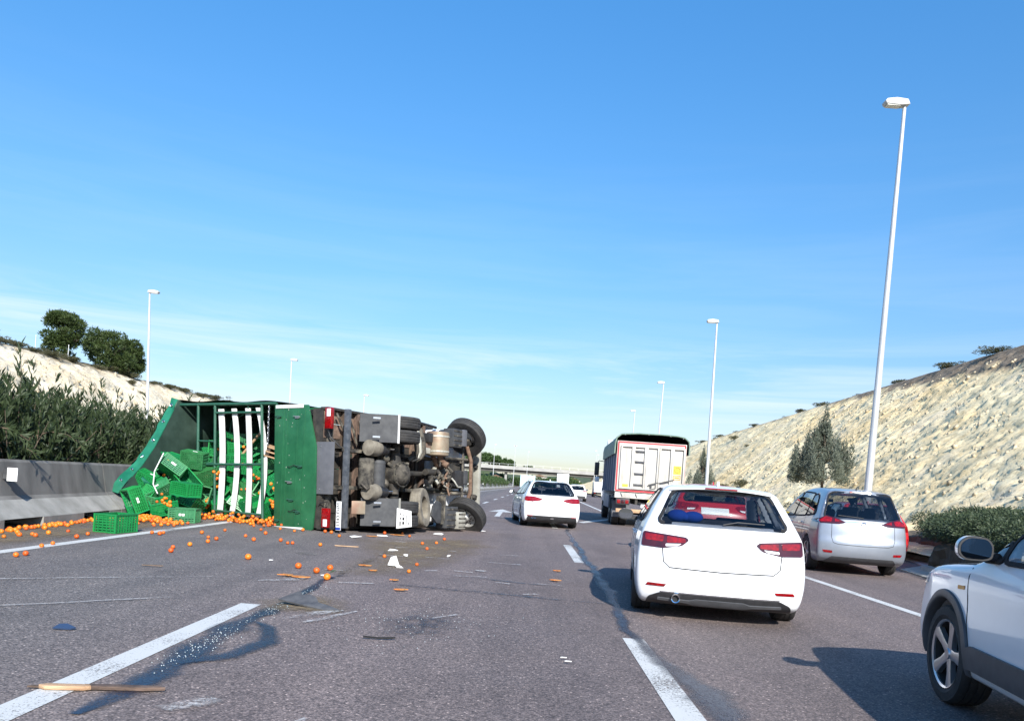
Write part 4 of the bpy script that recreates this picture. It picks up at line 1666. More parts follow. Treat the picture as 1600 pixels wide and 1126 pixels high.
class Shape:
    """Car body: y=0 rear bumper .. y=L nose, x to the right, z up."""

    def __init__(self, L, W, prof, wz, plan, kr=0.16, kf=0.30, crown=0.04, axles=(0.8, 3.4), ra=0.36, rz=0.32, k=0.05, pr=2.6):
        self.L, self.W = L, W
        self.poly = smooth_poly(prof, 5)
        self.g = Grid2(self.poly, (-0.5, -0.3), (L + 0.5, 2.4))
        self.wz = np.array(wz, float)
        self.plan = np.array(plan, float)
        self.kr, self.kf, self.crown, self.axles, self.ra, self.rz, self.k, self.pr = kr, kf, crown, axles, ra, rz, k, pr

    def width(self, y, z):
        w = 0
        for dz in (-0.05, 0, 0.05):
            w = w + np.interp(z + dz, self.wz[:, 0], self.wz[:, 1])
        return w / 3 * np.interp(y, self.plan[:, 0], self.plan[:, 1])

    def outer(self, x, y, z):
        ax = np.abs(x)
        q = (ax / self.W)
        wr = np.clip(1 - y / 1.3, 0, 1)
        wf = np.clip(1 - (self.L - y) / 1.6, 0, 1)
        yy = y - self.kr * q ** self.pr * wr + self.kf * q ** 2.4 * wf
        zz = z + self.crown * (q / 0.75) ** 2 * np.clip((z - 0.6) / 0.5, 0, 1)
        return smax(self.g(yy, zz), ax - self.width(y, z), self.k)

    def body(self, wins, t=0.07, floor=0.36, cab=(0.22, 3.2)):
        """wins: list of (kind, polygon) kind in side/rear/front."""
        polys = []
        for kind, p in wins:
            p = np.array(p, float)
            if kind == 'side':
                polys.append((kind, Grid2(p, p.min(0) - 0.2, p.max(0) + 0.2, 0.015)))
            else:
                polys.append((kind, Grid2(p, p.min(0) - 0.2, p.max(0) + 0.2, 0.015)))

        def fn(x, y, z):
            f = self.outer(x, y, z)
            ax = np.abs(x)
            for ya in self.axles:
                d = np.hypot(y - ya, z - self.rz) - self.ra
                arch = smax(d, (self.width(np.full_like(y, ya), np.full_like(z, 0.5)) - 0.30) - ax, 0.02)
                f = smax(f, -arch, 0.012)
            # cabin hollow
            hol = np.maximum.reduce([self.outer(x, y, z) + t, floor - z, cab[0] - y, y - cab[1]])
            for ya in self.axles:
                hol = np.maximum(hol, np.minimum(self.ra + 0.07 - np.hypot(y - ya, z - self.rz), ax - 0.5))
            f = np.maximum(f, -hol)
            for kind, gp in polys:
                if kind == 'side':
                    c = np.maximum(gp(y, z), 0.42 - ax)
                elif kind == 'rear':
                    c = np.maximum(gp(x, z), y - 1.15)
                    c = np.where(z < 0.6, 1.0, c)
                else:
                    c = np.maximum(gp(x, z), self.L * 0.5 - y)
                f = np.maximum(f, -c)
            return f
        return fn

    def mesh(self, name, mat, wins, h=0.032, **kw):
        fn = self.body(wins, **kw)
        V, F = surface_nets(fn, (-self.W - 0.08, -0.08, 0.06), (self.W + 0.08, self.L + 0.08, self.poly[:, 1].max() + 0.1), h)
        for _ in range(2):
            e = 0.004
            f0 = fn(*V.T)
            G = np.stack([fn(V[:, 0] + e, V[:, 1], V[:, 2]) - f0, fn(V[:, 0], V[:, 1] + e, V[:, 2]) - f0, fn(V[:, 0], V[:, 1], V[:, 2] + e) - f0], 1) / e
            g2 = np.maximum((G ** 2).sum(1), 0.25)
            V = V - G * np.clip(f0 / g2, -0.02, 0.02)[:, None]
        me = np_mesh(name, V, F, mat, smooth=True)
        me.set_sharp_from_angle(angle=R(42))
        return me

    def hit(self, kind, U, Vv):
        """surface point for 2D coordinates on one side of the body."""
        n = len(U)
        if kind == 'rear':
            lo, hi = np.full(n, -0.3), np.full(n, 1.6)
            fn = lambda s: self.outer(U, s, Vv)
        elif kind == 'front':
            lo, hi = np.full(n, self.L + 0.3), np.full(n, self.L * 0.52)
            fn = lambda s: self.outer(U, s, Vv)
        elif kind == 'left':
            lo, hi = np.full(n, -self.W - 0.3), np.full(n, -0.2)
            fn = lambda s: self.outer(s, U, Vv)
        elif kind == 'right':
            lo, hi = np.full(n, self.W + 0.3), np.full(n, 0.2)
            fn = lambda s: self.outer(s, U, Vv)
        else:
            lo, hi = np.full(n, 2.4), np.full(n, 0.3)
            fn = lambda s: self.outer(U, Vv, s)
        # first crossing from outside
        a = lo.copy()
        found = np.zeros(n, bool)
        res = hi.copy()
        steps = 160
        for i in range(1, steps + 1):
            b = lo + (hi - lo) * i / steps
            c = (~found) & (fn(b) < 0)
            res[c] = b[c]
            a[c] = (lo + (hi - lo) * (i - 1) / steps)[c]
            found |= c
        p, q = a, res.copy()
        for _ in range(18):
            m_ = (p + q) / 2
            neg = fn(m_) < 0
            q = np.where(neg, m_, q)
            p = np.where(neg, p, m_)
        s = q
        s = np.where(found, s, hi * 0.2 + lo * 0.8)
        if kind in ('rear', 'front'):
            P = np.stack([U, s, Vv], 1)
        elif kind in ('left', 'right'):
            P = np.stack([s, U, Vv], 1)
        else:
            P = np.stack([U, Vv, s], 1)
        e = 0.004
        f0 = self.outer(*P.T)
        G = np.stack([self.outer(P[:, 0] + e, P[:, 1], P[:, 2]) - f0, self.outer(P[:, 0], P[:, 1] + e, P[:, 2]) - f0, self.outer(P[:, 0], P[:, 1], P[:, 2] + e) - f0], 1)
        G /= np.linalg.norm(G, axis=1, keepdims=True) + 1e-9
        self.found = found
        return P, G

    def panel(self, name, kind, outline, mat, parent, off=0.004, depth=0.02, res=0.05, mirror=False, flip=False):
        """a skin piece cut to a 2D outline, laid on the body surface, with a turned-in rim."""
        pts = np.array(outline, float)
        if mirror:
            pts = pts * np.array([-1, 1])
        k = len(pts)
        if np.sum(pts[:, 0] * np.roll(pts[:, 1], -1) - np.roll(pts[:, 0], -1) * pts[:, 1]) < 0:
            pts = pts[::-1]
        out = []
        for i in range(k):
            a, b = pts[i], pts[(i + 1) % k]
            m_ = max(1, int(np.linalg.norm(b - a) / res))
            for j in range(m_):
                out.append(a + (b - a) * j / m_)
        out = np.array(out)
        mn, mx = out.min(0), out.max(0)
        ins = [(x, y) for x in np.arange(mn[0] + res / 2, mx[0], res) for y in np.arange(mn[1] + res / 2, mx[1], res)]
        m_ = len(out)
        if ins:
            dd = poly_sd(np.array(ins), out)
            ins = [p for p, d_ in zip(ins, dd) if d_ < -res * 0.35]
        res_ = delaunay_2d_cdt([Vector(p) for p in out] + [Vector(p) for p in ins], [(i, (i + 1) % m_) for i in range(m_)], [], 1, 1e-5)
        UV = np.array([(p[0], p[1]) for p in res_[0]])
        P, G = self.hit(kind, UV[:, 0], UV[:, 1])
        T = P + G * off
        mb = MB()
        tris = [list(f) for f in res_[2] if self.found[list(f)].all()]
        want = {'rear': (0, -1, 0), 'front': (0, 1, 0), 'left': (-1, 0, 0), 'right': (1, 0, 0), 'top': (0, 0, 1)}[kind]
        F = []
        for f in tris:
            a, b, c = T[f[0]], T[f[1]], T[f[2]]
            if np.dot(np.cross(b - a, c - a), want) < 0:
                f = f[::-1]
            F.append(f)
        ec = {}
        for f in F:
            for i in range(3):
                e = (f[i], f[(i + 1) % 3])
                ec[e] = 1
        edge = [e for e in ec if (e[1], e[0]) not in ec]
        nV = len(T)
        B = P + G * (off - depth)
        VV = list(map(tuple, T)) + list(map(tuple, B))
        F2 = F + [(e[1], e[0], e[0] + nV, e[1] + nV) for e in edge]
        mb.add(VV, F2)
        return mb.build(name, mat, parent, smooth=40)


def frit(sh, name, kind, outer, inner, parent, mat='gap', off=0.0145):
    """black seal between two matching outlines laid on the body."""
    a, b = np.array(outer), np.array(inner)
    Pa, Ga = sh.hit(kind, a[:, 0], a[:, 1])
    Pb, Gb = sh.hit(kind, b[:, 0], b[:, 1])
    n = len(a)
    V = np.concatenate([Pa + Ga * (off - 0.018), Pa + Ga * off, Pb + Gb * off, Pb + Gb * (off - 0.008)])
    F = []
    for r_ in range(3):
        for i in range(n):
            j = (i + 1) % n
            F.append((r_ * n + i, r_ * n + j, (r_ + 1) * n + j, (r_ + 1) * n + i))
    mb = MB()
    mb.add(V, F)
    return mb.build(name, mat, parent)


def rounded(pts, r=0.03, n=4):
    """round the corners of a polygon."""
    P = [np.array(p, float) for p in pts]
    out = []
    k = len(P)
    for i in range(k):
        a, b, c = P[i - 1], P[i], P[(i + 1) % k]
        d1, d2 = a - b, c - b
        l1, l2 = np.linalg.norm(d1), np.linalg.norm(d2)
        q = min(r, l1 * 0.45, l2 * 0.45)
        s, e = b + d1 / l1 * q, b + d2 / l2 * q
        for j in range(n + 1):
            t = j / n
            out.append((1 - t) ** 2 * s + 2 * t * (1 - t) * b + t * t * e)
    return [tuple(p) for p in out]


def grow(pts, d):
    """offset a polygon outwards by d (roughly)."""
    P = np.array(pts, float)
    if np.sum(P[:, 0] * np.roll(P[:, 1], -1) - np.roll(P[:, 0], -1) * P[:, 1]) < 0:
        P = P[::-1]
    out = []
    k = len(P)
    for i in range(k):
        a, b, c = P[i - 1], P[i], P[(i + 1) % k]
        e1, e2 = b - a, c - b
        e1 = e1 / (np.linalg.norm(e1) + 1e-9)
        e2 = e2 / (np.linalg.norm(e2) + 1e-9)
        n = np.array([e1[1] + e2[1], -e1[0] - e2[0]])
        n = n / (np.linalg.norm(n) + 1e-9)
        out.append(tuple(b + n * d))
    return out


_wheel_cache = {}


def wheel(parent, x, y, z, r, w, side, style='alloy5', rubber='rubber'):
    """tyre with a rim as its child; side=-1 means the outer face looks to -x."""
    key = (r, w, style, rubber)
    if key not in _wheel_cache:
        t = MB()
        ri = r * (0.70 if style != 'truck' else 0.58)
        t.lathe([(ri, -w * 0.42), (ri + (r - ri) * 0.3, -w * 0.5), (r * 0.955, -w * 0.47), (r * 0.99, -w * 0.38), (r, -w * 0.30), (r, -w * 0.24), (r * 0.982, -w * 0.235), (r * 0.982, -w * 0.20), (r, -w * 0.195),
                 (r, -w * 0.03), (r * 0.982, -w * 0.025), (r * 0.982, w * 0.025), (r, w * 0.03), (r, w * 0.195), (r * 0.982, w * 0.20), (r * 0.982, w * 0.235), (r, w * 0.24), (r, w * 0.30), (r * 0.99, w * 0.38), (r * 0.955, w * 0.47), (ri + (r - ri) * 0.3, w * 0.5), (ri, w * 0.42)],
                axis='x', n=40, closed=True)
        tm = t.mesh('tyre_mesh', rubber, smooth=35)
        q = MB()
        q.mi = 1
        q.lathe([(ri * 1.0, -w * 0.40), (ri * 0.93, -w * 0.2), (ri * 0.93, w * 0.36), (ri * 1.0, w * 0.44), (ri * 1.005, w * 0.40)], axis='x', n=36)
        q.mi = 0
        if style.startswith('alloy'):
            ns = int(style[-1])
            q.mi = 2
            q.lathe([(0.0, w * 0.02), (ri * 0.93, w * 0.02)], axis='x', n=30)
            q.mi = 0
            q.lathe([(ri * 0.94, w * 0.30), (ri * 0.94, w * 0.42), (ri * 1.0, w * 0.455), (ri * 1.01, w * 0.40)], axis='x', n=36)
            for i in range(ns):
                a = 2 * math.pi * i / ns
                ca, sa = math.cos(a), math.sin(a)
                P = []
                for rad, hw, ht in ((0.10 * ri, 0.16 * ri, w * 0.34), (0.5 * ri, 0.13 * ri, w * 0.37), (0.97 * ri, 0.20 * ri, w * 0.42)):
                    for s_, dd in ((-1, 0), (-0.45, 0.02), (0.45, 0.02), (1, 0)):
                        P.append((ht + dd * w, rad * ca - hw * s_ * sa, rad * sa + hw * s_ * ca))
                    for s_ in (-1, 1):
                        P.append((ht - w * 0.16, rad * ca - hw * s_ * sa, rad * sa + hw * s_ * ca))
                F = []
                for b in range(2):
                    o_ = b * 6
                    for c in range(3):
                        F.append((o_ + c, o_ + c + 6, o_ + c + 7, o_ + c + 1))
                    F.append((o_ + 4, o_ + 10, o_ + 6, o_))
                    F.append((o_ + 3, o_ + 9, o_ + 11, o_ + 5))
                q.add(P, F)
            q.cyl((w * 0.30, 0, 0), (w * 0.40, 0, 0), ri * 0.20, ri * 0.15, 16)
        elif style == 'disc':
            q.lathe([(0.0, w * 0.34), (ri * 0.25, w * 0.36), (ri * 0.3, w * 0.30), (ri * 0.75, w * 0.26), (ri * 0.93, w * 0.30)], axis='x', n=30)
            for i in range(8):
                a = 2 * math.pi * i / 8
                q.mi = 2
                q.cyl((w * 0.262, 0.55 * ri * math.cos(a), 0.55 * ri * math.sin(a)), (w * 0.30, 0.55 * ri * math.cos(a), 0.55 * ri * math.sin(a)), ri * 0.09, n=10)
                q.mi = 0
        else:      # lorry wheel: dished steel disc, hub and nuts
            q.lathe([(0.0, w * 0.46), (ri * 0.28, w * 0.46), (ri * 0.34, w * 0.36), (ri * 0.42, w * 0.18), (ri * 0.60, w * 0.12), (ri * 0.88, w * 0.30), (ri * 0.95, w * 0.36)], axis='x', n=30)
            q.lathe([(0.0, -w * 0.05), (ri * 0.55, -w * 0.05), (ri * 0.6, w * 0.05)], axis='x', n=24)
            q.mi = 1
            for i in range(10):
                a = 2 * math.pi * i / 10
                q.cyl((w * 0.12, 0.52 * ri * math.cos(a), 0.52 * ri * math.sin(a)), (w * 0.26, 0.52 * ri * math.cos(a), 0.52 * ri * math.sin(a)), ri * 0.05, n=6)
            q.mi = 2
            for i in range(8):
                a = 2 * math.pi * (i + 0.5) / 8
                q.cyl((w * 0.20, 0.76 * ri * math.cos(a), 0.76 * ri * math.sin(a)), (w * 0.245, 0.76 * ri * math.cos(a), 0.76 * ri * math.sin(a)), ri * 0.075, n=8)
        rmats = {'truck': ['steel_rim', 'chassis', 'gap'], 'disc': ['steel_rim', 'chassis', 'gap']}.get(style, ['alloy', 'chassis', 'gap'])
        rm = q.mesh('rim_mesh', rmats, smooth=35)
        _wheel_cache[key] = (tm, rm)
    tm, rm = _wheel_cache[key]
    o = newobj('wheel', tm, parent, (x, y, z), (0, 0, math.pi if side < 0 else 0))
    newobj('rim', rm, o)
    return o


def seats(parent, W, y_front, y_rear, z0=0.40, top=1.14, head=True):
    for y, n in ((y_front, 2), (y_rear, 3)):
        for i in range(n):
            x = (i - (n - 1) / 2) * (0.72 if n == 2 else 0.44) * W / 0.88
            wd = 0.52 if n == 2 else 0.43
            s = MB()
            s.box((x, y + 0.18, z0 + 0.08), (wd, 0.52, 0.18))
            s.box((x, y - 0.14, z0 + 0.42), (wd * 0.95, 0.16, 0.62 * (top - z0) / 0.74), (R(14), 0, 0))
            if head:
                s.box((x, y - 0.24, top - 0.02), (0.26 if n == 2 else 0.22, 0.10, 0.17), (R(8), 0, 0))
            s.build('seat', 'seat', parent, bevel=0.03)


def mirror_unit(parent, x, y, z, side, body_mat):
    s = side
    m_ = MB()
    prof = rounded([(-0.095, -0.06), (-0.05, -0.075), (0.06, -0.075), (0.10, -0.04), (0.10, 0.03), (0.05, 0.072), (-0.065, 0.066), (-0.10, 0.02)], 0.05, 3)
    P, F = [], []
    k = len(prof)
    for (yy, sc) in ((0.0, 1.0), (0.05, 1.02), (0.12, 0.72), (0.15, 0.35)):
        for u, v in prof:
            P.append((x + s * (0.10 + u * sc), y + yy, z + v * sc))
    for r_ in range(3):
        for i in range(k):
            q = (r_ * k + i, r_ * k + (i + 1) % k, (r_ + 1) * k + (i + 1) % k, (r_ + 1) * k + i)
            F.append(q if s > 0 else q[::-1])
    F.append(tuple(range(3 * k, 4 * k)))
    F.append(tuple(range(k)))
    m_.add(P, F)
    me = m_.mesh('mirror_shell', body_mat)
    bm = bmesh.new()
    bm.from_mesh(me)
    bmesh.ops.recalc_face_normals(bm, faces=bm.faces)
    bm.to_mesh(me)
    bm.free()
    me.polygons.foreach_set('use_smooth', [True] * len(me.polygons))
    me.set_sharp_from_angle(angle=R(50))
    o = newobj('wing_mirror', me, parent)
    b = MB()
    b.prism([(x + s * (0.10 + u * 1.005), z + v * 1.005) for u, v in prof][::(1 if s > 0 else -1)], lambda u, v, q: (u, y - 0.008 + q, v), 0.02)
    b.build('mirror_bezel', 'black_plastic', o)
    g_ = MB()
    g_.prism([(x + s * (0.10 + u * 0.89), z + v * 0.86) for u, v in prof][::(1 if s > 0 else -1)], lambda u, v, q: (u, y - 0.012 + q, v), 0.006)
    g_.build('mirror_glass', 'mirror', o)
    a = MB()
    a.bar((x - s * 0.06, y + 0.10, z - 0.05), (x + s * 0.06, y + 0.07, z - 0.045), 0.10, 0.05)
    a.build('mirror_arm', 'black_plastic', o)
    return o


_body_cache = {}


def make_car(shape, key, name, loc, yaw, spec, label, cat='car', group=None):
    """Assemble a car from a Shape and a spec of outlines."""
    r = tag(empty(name, loc, (0, 0, -R(yaw))), label, cat, group)
    bk_ = (key, spec['paint'])
    wins = [('side', w_) for w_ in spec['side_windows']] + [('rear', spec['rear_window']), ('front', spec['windscreen'])]
    if bk_ not in _body_cache:
        _body_cache[bk_] = shape.mesh(key + '_body', spec['paint'], wins, h=spec.get('h', 0.034), **spec.get('shell', {}))
    body = newobj('body', _body_cache[bk_], r)
    sh = shape
    full = spec.get('full', True)
    # glass with a black ceramic edge
    o = sh.panel('rear_window', 'rear', grow(spec['rear_window'], 0.034), spec.get('rear_glass', 'glass_dark'), r, 0.012, 0.02, 0.05)
    for kind, pl, g0, g1 in [('rear', spec['rear_window'], 0.036, 0.006)] + [(k_, q_, 0.030, 0.004) for k_ in (('left', 'right') if full else ('left',)) for q_ in spec['side_windows']]:
        frit(sh, 'window_rubber', kind, grow(pl, g0), grow(pl, g1), r)
    sh.panel('windscreen', 'front', grow(spec['windscreen'], 0.035), 'glass_clear', r, 0.010, 0.018, 0.07)
    for sd_ in ('left', 'right'):
        if sd_ == 'right' and not full:
            continue
        for w_ in spec['side_windows']:
            sh.panel('side_window', sd_, grow(w_, 0.026), spec.get('side_glass', 'glass_dark'), r, 0.010, 0.018, 0.06)
    for nm, kind, outl, mat, off, dep in spec.get('panels', []):
        sh.panel(nm, kind, outl, mat, r, off, dep, spec.get('pres', 0.045))
    for nm, kind, outl, mat, off, dep in spec.get('mirrored', []):
        if kind in ('rear', 'front', 'top'):
            sh.panel(nm, kind, outl, mat, r, off, dep, 0.04)
            sh.panel(nm, kind, outl, mat, r, off, dep, 0.04, mirror=True)
        else:
            sh.panel(nm, 'left', outl, mat, r, off, dep, 0.06)
            if full:
                sh.panel(nm, 'right', outl, mat, r, off, dep, 0.06)
    for ya in sh.axles:
        for s in (-1, 1):
            wv = spec.get('tyre', 0.215)
            wx = float(sh.width(np.array([ya]), np.array([0.5]))[0]) - wv / 2 - 0.012
            wheel(r, s * wx, ya, spec['r'], spec['r'], wv, s, spec.get('rim', 'alloy5'))
    if full:
        seats(r, sh.W, spec['seat_y'][0], spec['seat_y'][1], spec.get('seat_z', 0.40), spec.get('seat_top', 1.12))
        db = MB()
        db.box((0, spec['dash_y'], spec.get('dash_z', 0.74)), (sh.W * 1.5, 0.42, 0.26))
        db.build('dashboard', 'black_plastic', r, bevel=0.05)
        if spec.get('shelf'):
            y0, y1, z = spec['shelf']
            MB().box((0, (y0 + y1) / 2, z), (sh.W * 1.35, y1 - y0, 0.03)).build('parcel_shelf', 'black_plastic', r)
        rv = MB()
        rv.box((0.0, spec['mirror_in'][0], spec['mirror_in'][1]), (0.24, 0.03, 0.07))
        rv.build('inside_mirror', 'black_plastic', r, bevel=0.01)
    mx, my, mz = spec['mirror']
    for s in (-1, 1):
        if s > 0 and spec.get('left_only'):
            continue
        mirror_unit(r, s * mx, my, mz, s, spec.get('mirror_mat', spec['paint']))
    return r


def strip_poly(pts, w):
    """outline of a polyline with width w, for seams."""
    P = np.array(pts, float)
    L_, R_ = [], []
    for i in range(len(P)):
        d = P[min(i + 1, len(P) - 1)] - P[max(i - 1, 0)]
        d = d / (np.linalg.norm(d) + 1e-9)
        n = np.array([-d[1], d[0]]) * w / 2
        L_.append(P[i] + n)
        R_.append(P[i] - n)
    return [tuple(p) for p in L_ + R_[::-1]]


# --- compact hatchback --------------------------------------------------------
hatch = Shape(4.30, 0.893,
              [(0.22, 0.145, 1), (0.07, 0.19), (0.015, 0.28), (0.0, 0.42), (0.0, 0.56), (0.03, 0.66), (0.055, 0.76), (0.075, 0.88), (0.11, 0.965), (0.17, 1.02), (0.36, 1.20), (0.54, 1.345), (0.56, 1.385), (0.62, 1.405),
               (1.0, 1.425), (1.6, 1.432), (2.2, 1.40), (2.75, 1.20), (3.15, 0.985), (3.35, 0.94), (3.8, 0.86), (4.10, 0.76), (4.26, 0.60), (4.30, 0.45), (4.24, 0.25), (4.05, 0.18, 1)],
              [(0.10, 0.80), (0.25, 0.865), (0.42, 0.895), (0.62, 0.893), (0.78, 0.878), (0.92, 0.845), (0.99, 0.805), (1.2, 0.70), (1.36, 0.60), (1.45, 0.52)],
              [(-0.1, 0.93), (0.25, 0.965), (0.7, 1.0), (3.2, 1.0), (3.8, 0.975), (4.4, 0.90)], kr=0.15, kf=0.30, axles=(0.80, 3.43), ra=0.355, rz=0.315, pr=2.8)
hatch_rear = rounded([(-0.635, 1.01), (0.635, 1.01), (0.60, 1.07), (0.50, 1.30), (0.44, 1.325), (-0.44, 1.325), (-0.50, 1.30), (-0.60, 1.07)], 0.05)
hatch_side = [rounded([(0.70, 1.02), (0.92, 1.0), (0.92, 1.29), (0.82, 1.26)], 0.04),
              rounded([(0.98, 0.995), (1.80, 0.98), (1.80, 1.335), (1.1, 1.325), (0.98, 1.31)], 0.05),
              rounded([(1.88, 0.98), (2.98, 0.965), (2.86, 1.03), (2.35, 1.27), (1.88, 1.335)], 0.05)]
hatch_ws = rounded([(-0.66, 0.985), (0.66, 0.985), (0.52, 1.33), (-0.52, 1.33)], 0.06)
_tl = rounded([(-0.80, 0.895), (-0.37, 0.862), (-0.335, 0.835), (-0.40, 0.775), (-0.60, 0.735), (-0.815, 0.745)], 0.025)
hatch_spec = dict(
    paint='white_paint', rear_window=hatch_rear, side_windows=hatch_side, windscreen=hatch_ws, rear_glass='glass_light', r=0.315, tyre=0.225, rim='alloy5', h=0.03,
    seat_y=(2.05, 1.15), dash_y=2.95, shelf=(0.30, 0.80, 0.985), mirror=(0.90, 2.78, 0.985), mirror_in=(2.42, 1.27), seat_top=0.93,
    shell=dict(cab=(0.20, 3.1)),
    mirrored=[('tail_light', 'rear', _tl, 'dark_lens', 0.010, 0.03),
              ('tail_light_lens', 'rear', rounded([(-0.78, 0.875), (-0.59, 0.862), (-0.60, 0.80), (-0.78, 0.81)], 0.015), 'red_lens', 0.014, 0.008),
              ('tail_light_lens', 'rear', rounded([(-0.56, 0.86), (-0.375, 0.845), (-0.37, 0.805), (-0.56, 0.795)], 0.015), 'red_lens', 0.014, 0.008),
              ('reversing_lamp', 'rear', rounded([(-0.57, 0.782), (-0.41, 0.792), (-0.45, 0.765), (-0.57, 0.755)], 0.01), 'clear_lens', 0.014, 0.008),
              ('rear_reflector', 'rear', rounded([(-0.73, 0.375), (-0.54, 0.372), (-0.56, 0.345), (-0.75, 0.345)], 0.008), 'red_lens', 0.008, 0.02),
              ('seam', 'rear', strip_poly([(-0.60, 0.735), (-0.585, 0.60), (-0.52, 0.545), (0.0, 0.535)], 0.011), 'gap', 0.0015, 0.01),
              ('door_seam', 'side', strip_poly([(1.84, 1.34), (1.84, 0.55), (1.80, 0.33)], 0.009), 'gap', 0.0015, 0.01),
              ('door_seam', 'side', strip_poly([(0.95, 1.30), (0.95, 0.98), (0.98, 0.85), (1.15, 0.62), (1.16, 0.33)], 0.009), 'gap', 0.0015, 0.01),
              ('door_seam', 'side', strip_poly([(3.02, 0.96), (3.0, 0.60), (2.96, 0.33)], 0.009), 'gap', 0.0015, 0.01),
              ('sill_trim', 'side', [(1.18, 0.215), (3.05, 0.215), (3.05, 0.27), (1.18, 0.27)], 'grey_plastic', 0.006, 0.02),
              ('door_handle', 'side', rounded([(1.15, 0.835), (1.37, 0.83), (1.37, 0.80), (1.15, 0.805)], 0.012), 'white_paint', 0.03, 0.03),
              ('door_handle', 'side', rounded([(2.02, 0.825), (2.24, 0.82), (2.24, 0.79), (2.02, 0.795)], 0.012), 'white_paint', 0.03, 0.03),
              ('headlight', 'front', rounded([(0.42, 0.72), (0.80, 0.76), (0.80, 0.66), (0.46, 0.62)], 0.02), 'clear_lens', 0.006, 0.02)],
    panels=[('rear_diffuser', 'rear', rounded([(-0.74, 0.155), (0.74, 0.155), (0.72, 0.23), (0.60, 0.285), (-0.60, 0.285), (-0.72, 0.23)], 0.03), 'black_plastic', 0.008, 0.03),
            ('diffuser_blade', 'rear', rounded([(-0.62, 0.235), (-0.30, 0.228), (-0.24, 0.245), (0.24, 0.245), (0.30, 0.228), (0.62, 0.235), (0.62, 0.215), (0.33, 0.205), (0.25, 0.188), (-0.25, 0.188), (-0.33, 0.205), (-0.62, 0.215)], 0.01), 'grey_plastic', 0.022, 0.03),
            ('bumper_crease', 'rear', strip_poly([(-0.60, 0.292), (0.60, 0.292)], 0.012), 'chrome', 0.004, 0.01),
            ('licence_plate', 'rear', rounded([(-0.26, 0.60), (0.26, 0.60), (0.26, 0.71), (-0.26, 0.71)], 0.01), 'plate', 0.012, 0.014),
            ('grille', 'front', rounded([(-0.34, 0.30), (0.34, 0.30), (0.40, 0.66), (-0.40, 0.66)], 0.05), 'black_plastic', 0.006, 0.02),
            ('front_plate', 'front', rounded([(-0.26, 0.42), (0.26, 0.42), (0.26, 0.53), (-0.26, 0.53)], 0.01), 'plate', 0.016, 0.012)])


def finish_hatch(r, exhaust=True, wiper=True):
    # roof spoiler, fin aerial, exhaust, wiper
    s = MB()
    P = []
    for x in np.linspace(-0.54, 0.54, 13):
        q = abs(x) / 0.54
        zt = 1.405 - 0.035 * q ** 2
        P += [(x, 0.66, zt + 0.012), (x, 0.50 + 0.05 * q ** 2, zt - 0.012), (x, 0.50 + 0.05 * q ** 2, zt - 0.028), (x, 0.62, zt - 0.045)]
    F = []
    for i in range(12):
        for j in range(4):
            F.append((i * 4 + j, (i + 1) * 4 + j, (i + 1) * 4 + (j + 1) % 4, i * 4 + (j + 1) % 4))
    F += [(0, 1, 2, 3), (51, 50, 49, 48)]
    s.add(P, F)
    mat = r.children[0].data.materials[0]
    s.build('roof_spoiler', mat, r, smooth=50)
    MB().box((0, 0.497, 1.385), (0.34, 0.012, 0.014)).build('brake_light', 'red_lens', r)
    fin = MB()
    fin.prism([(0.78, 1.41), (0.98, 1.41), (0.94, 1.45), (0.83, 1.475)], lambda u, v, q: (q - 0.012, u, v), 0.024)
    fin.build('aerial_fin', mat, r, bevel=0.006)
    if exhaust:
        e = MB()
        e.lathe([(0.035, 0.0), (0.044, -0.006), (0.046, 0.0), (0.046, 0.12), (0.035, 0.12)], (-0.44, -0.005, 0.235), 'y', 20, True)
        ex = e.build('exhaust_pipe', 'chrome', r, smooth=40)
        MB().lathe([(0.0, 0.03), (0.036, 0.03)], (-0.44, -0.005, 0.235), 'y', 16).build('exhaust_bore', 'gap', ex)
    if wiper:
        w_ = MB()
        w_.tube([(0.0, 0.135, 1.015), (0.15, 0.16, 1.05), (0.42, 0.165, 1.045)], 0.008, 6)
        w_.build('rear_wiper', 'black_plastic', r)


# --- estate -------------------------------------------------------------------
estate = Shape(4.70, 0.913,
               [(0.24, 0.15, 1), (0.08, 0.20), (0.02, 0.30), (0.0, 0.42), (0.0, 0.58), (0.035, 0.68), (0.07, 0.80), (0.10, 0.93), (0.16, 1.0), (0.24, 1.05), (0.45, 1.22), (0.66, 1.365), (0.70, 1.40), (0.80, 1.415),
                (1.4, 1.44), (2.2, 1.43), (2.6, 1.38), (3.1, 1.16), (3.45, 0.985), (3.65, 0.94), (4.2, 0.84), (4.5, 0.74), (4.66, 0.58), (4.70, 0.42), (4.62, 0.25), (4.4, 0.19, 1)],
               [(0.10, 0.82), (0.25, 0.885), (0.42, 0.912), (0.62, 0.913), (0.80, 0.895), (0.94, 0.855), (1.0, 0.82), (1.2, 0.72), (1.36, 0.62), (1.46, 0.54)],
               [(-0.1, 0.92), (0.25, 0.96), (0.7, 1.0), (3.6, 1.0), (4.2, 0.97), (4.8, 0.88)], kr=0.17, kf=0.32, axles=(0.98, 3.79), ra=0.36, rz=0.325, pr=2.6)
_etl = rounded([(-0.84, 0.925), (-0.58, 0.93), (-0.36, 0.885), (-0.31, 0.85), (-0.44, 0.80), (-0.66, 0.775), (-0.85, 0.79)], 0.06)
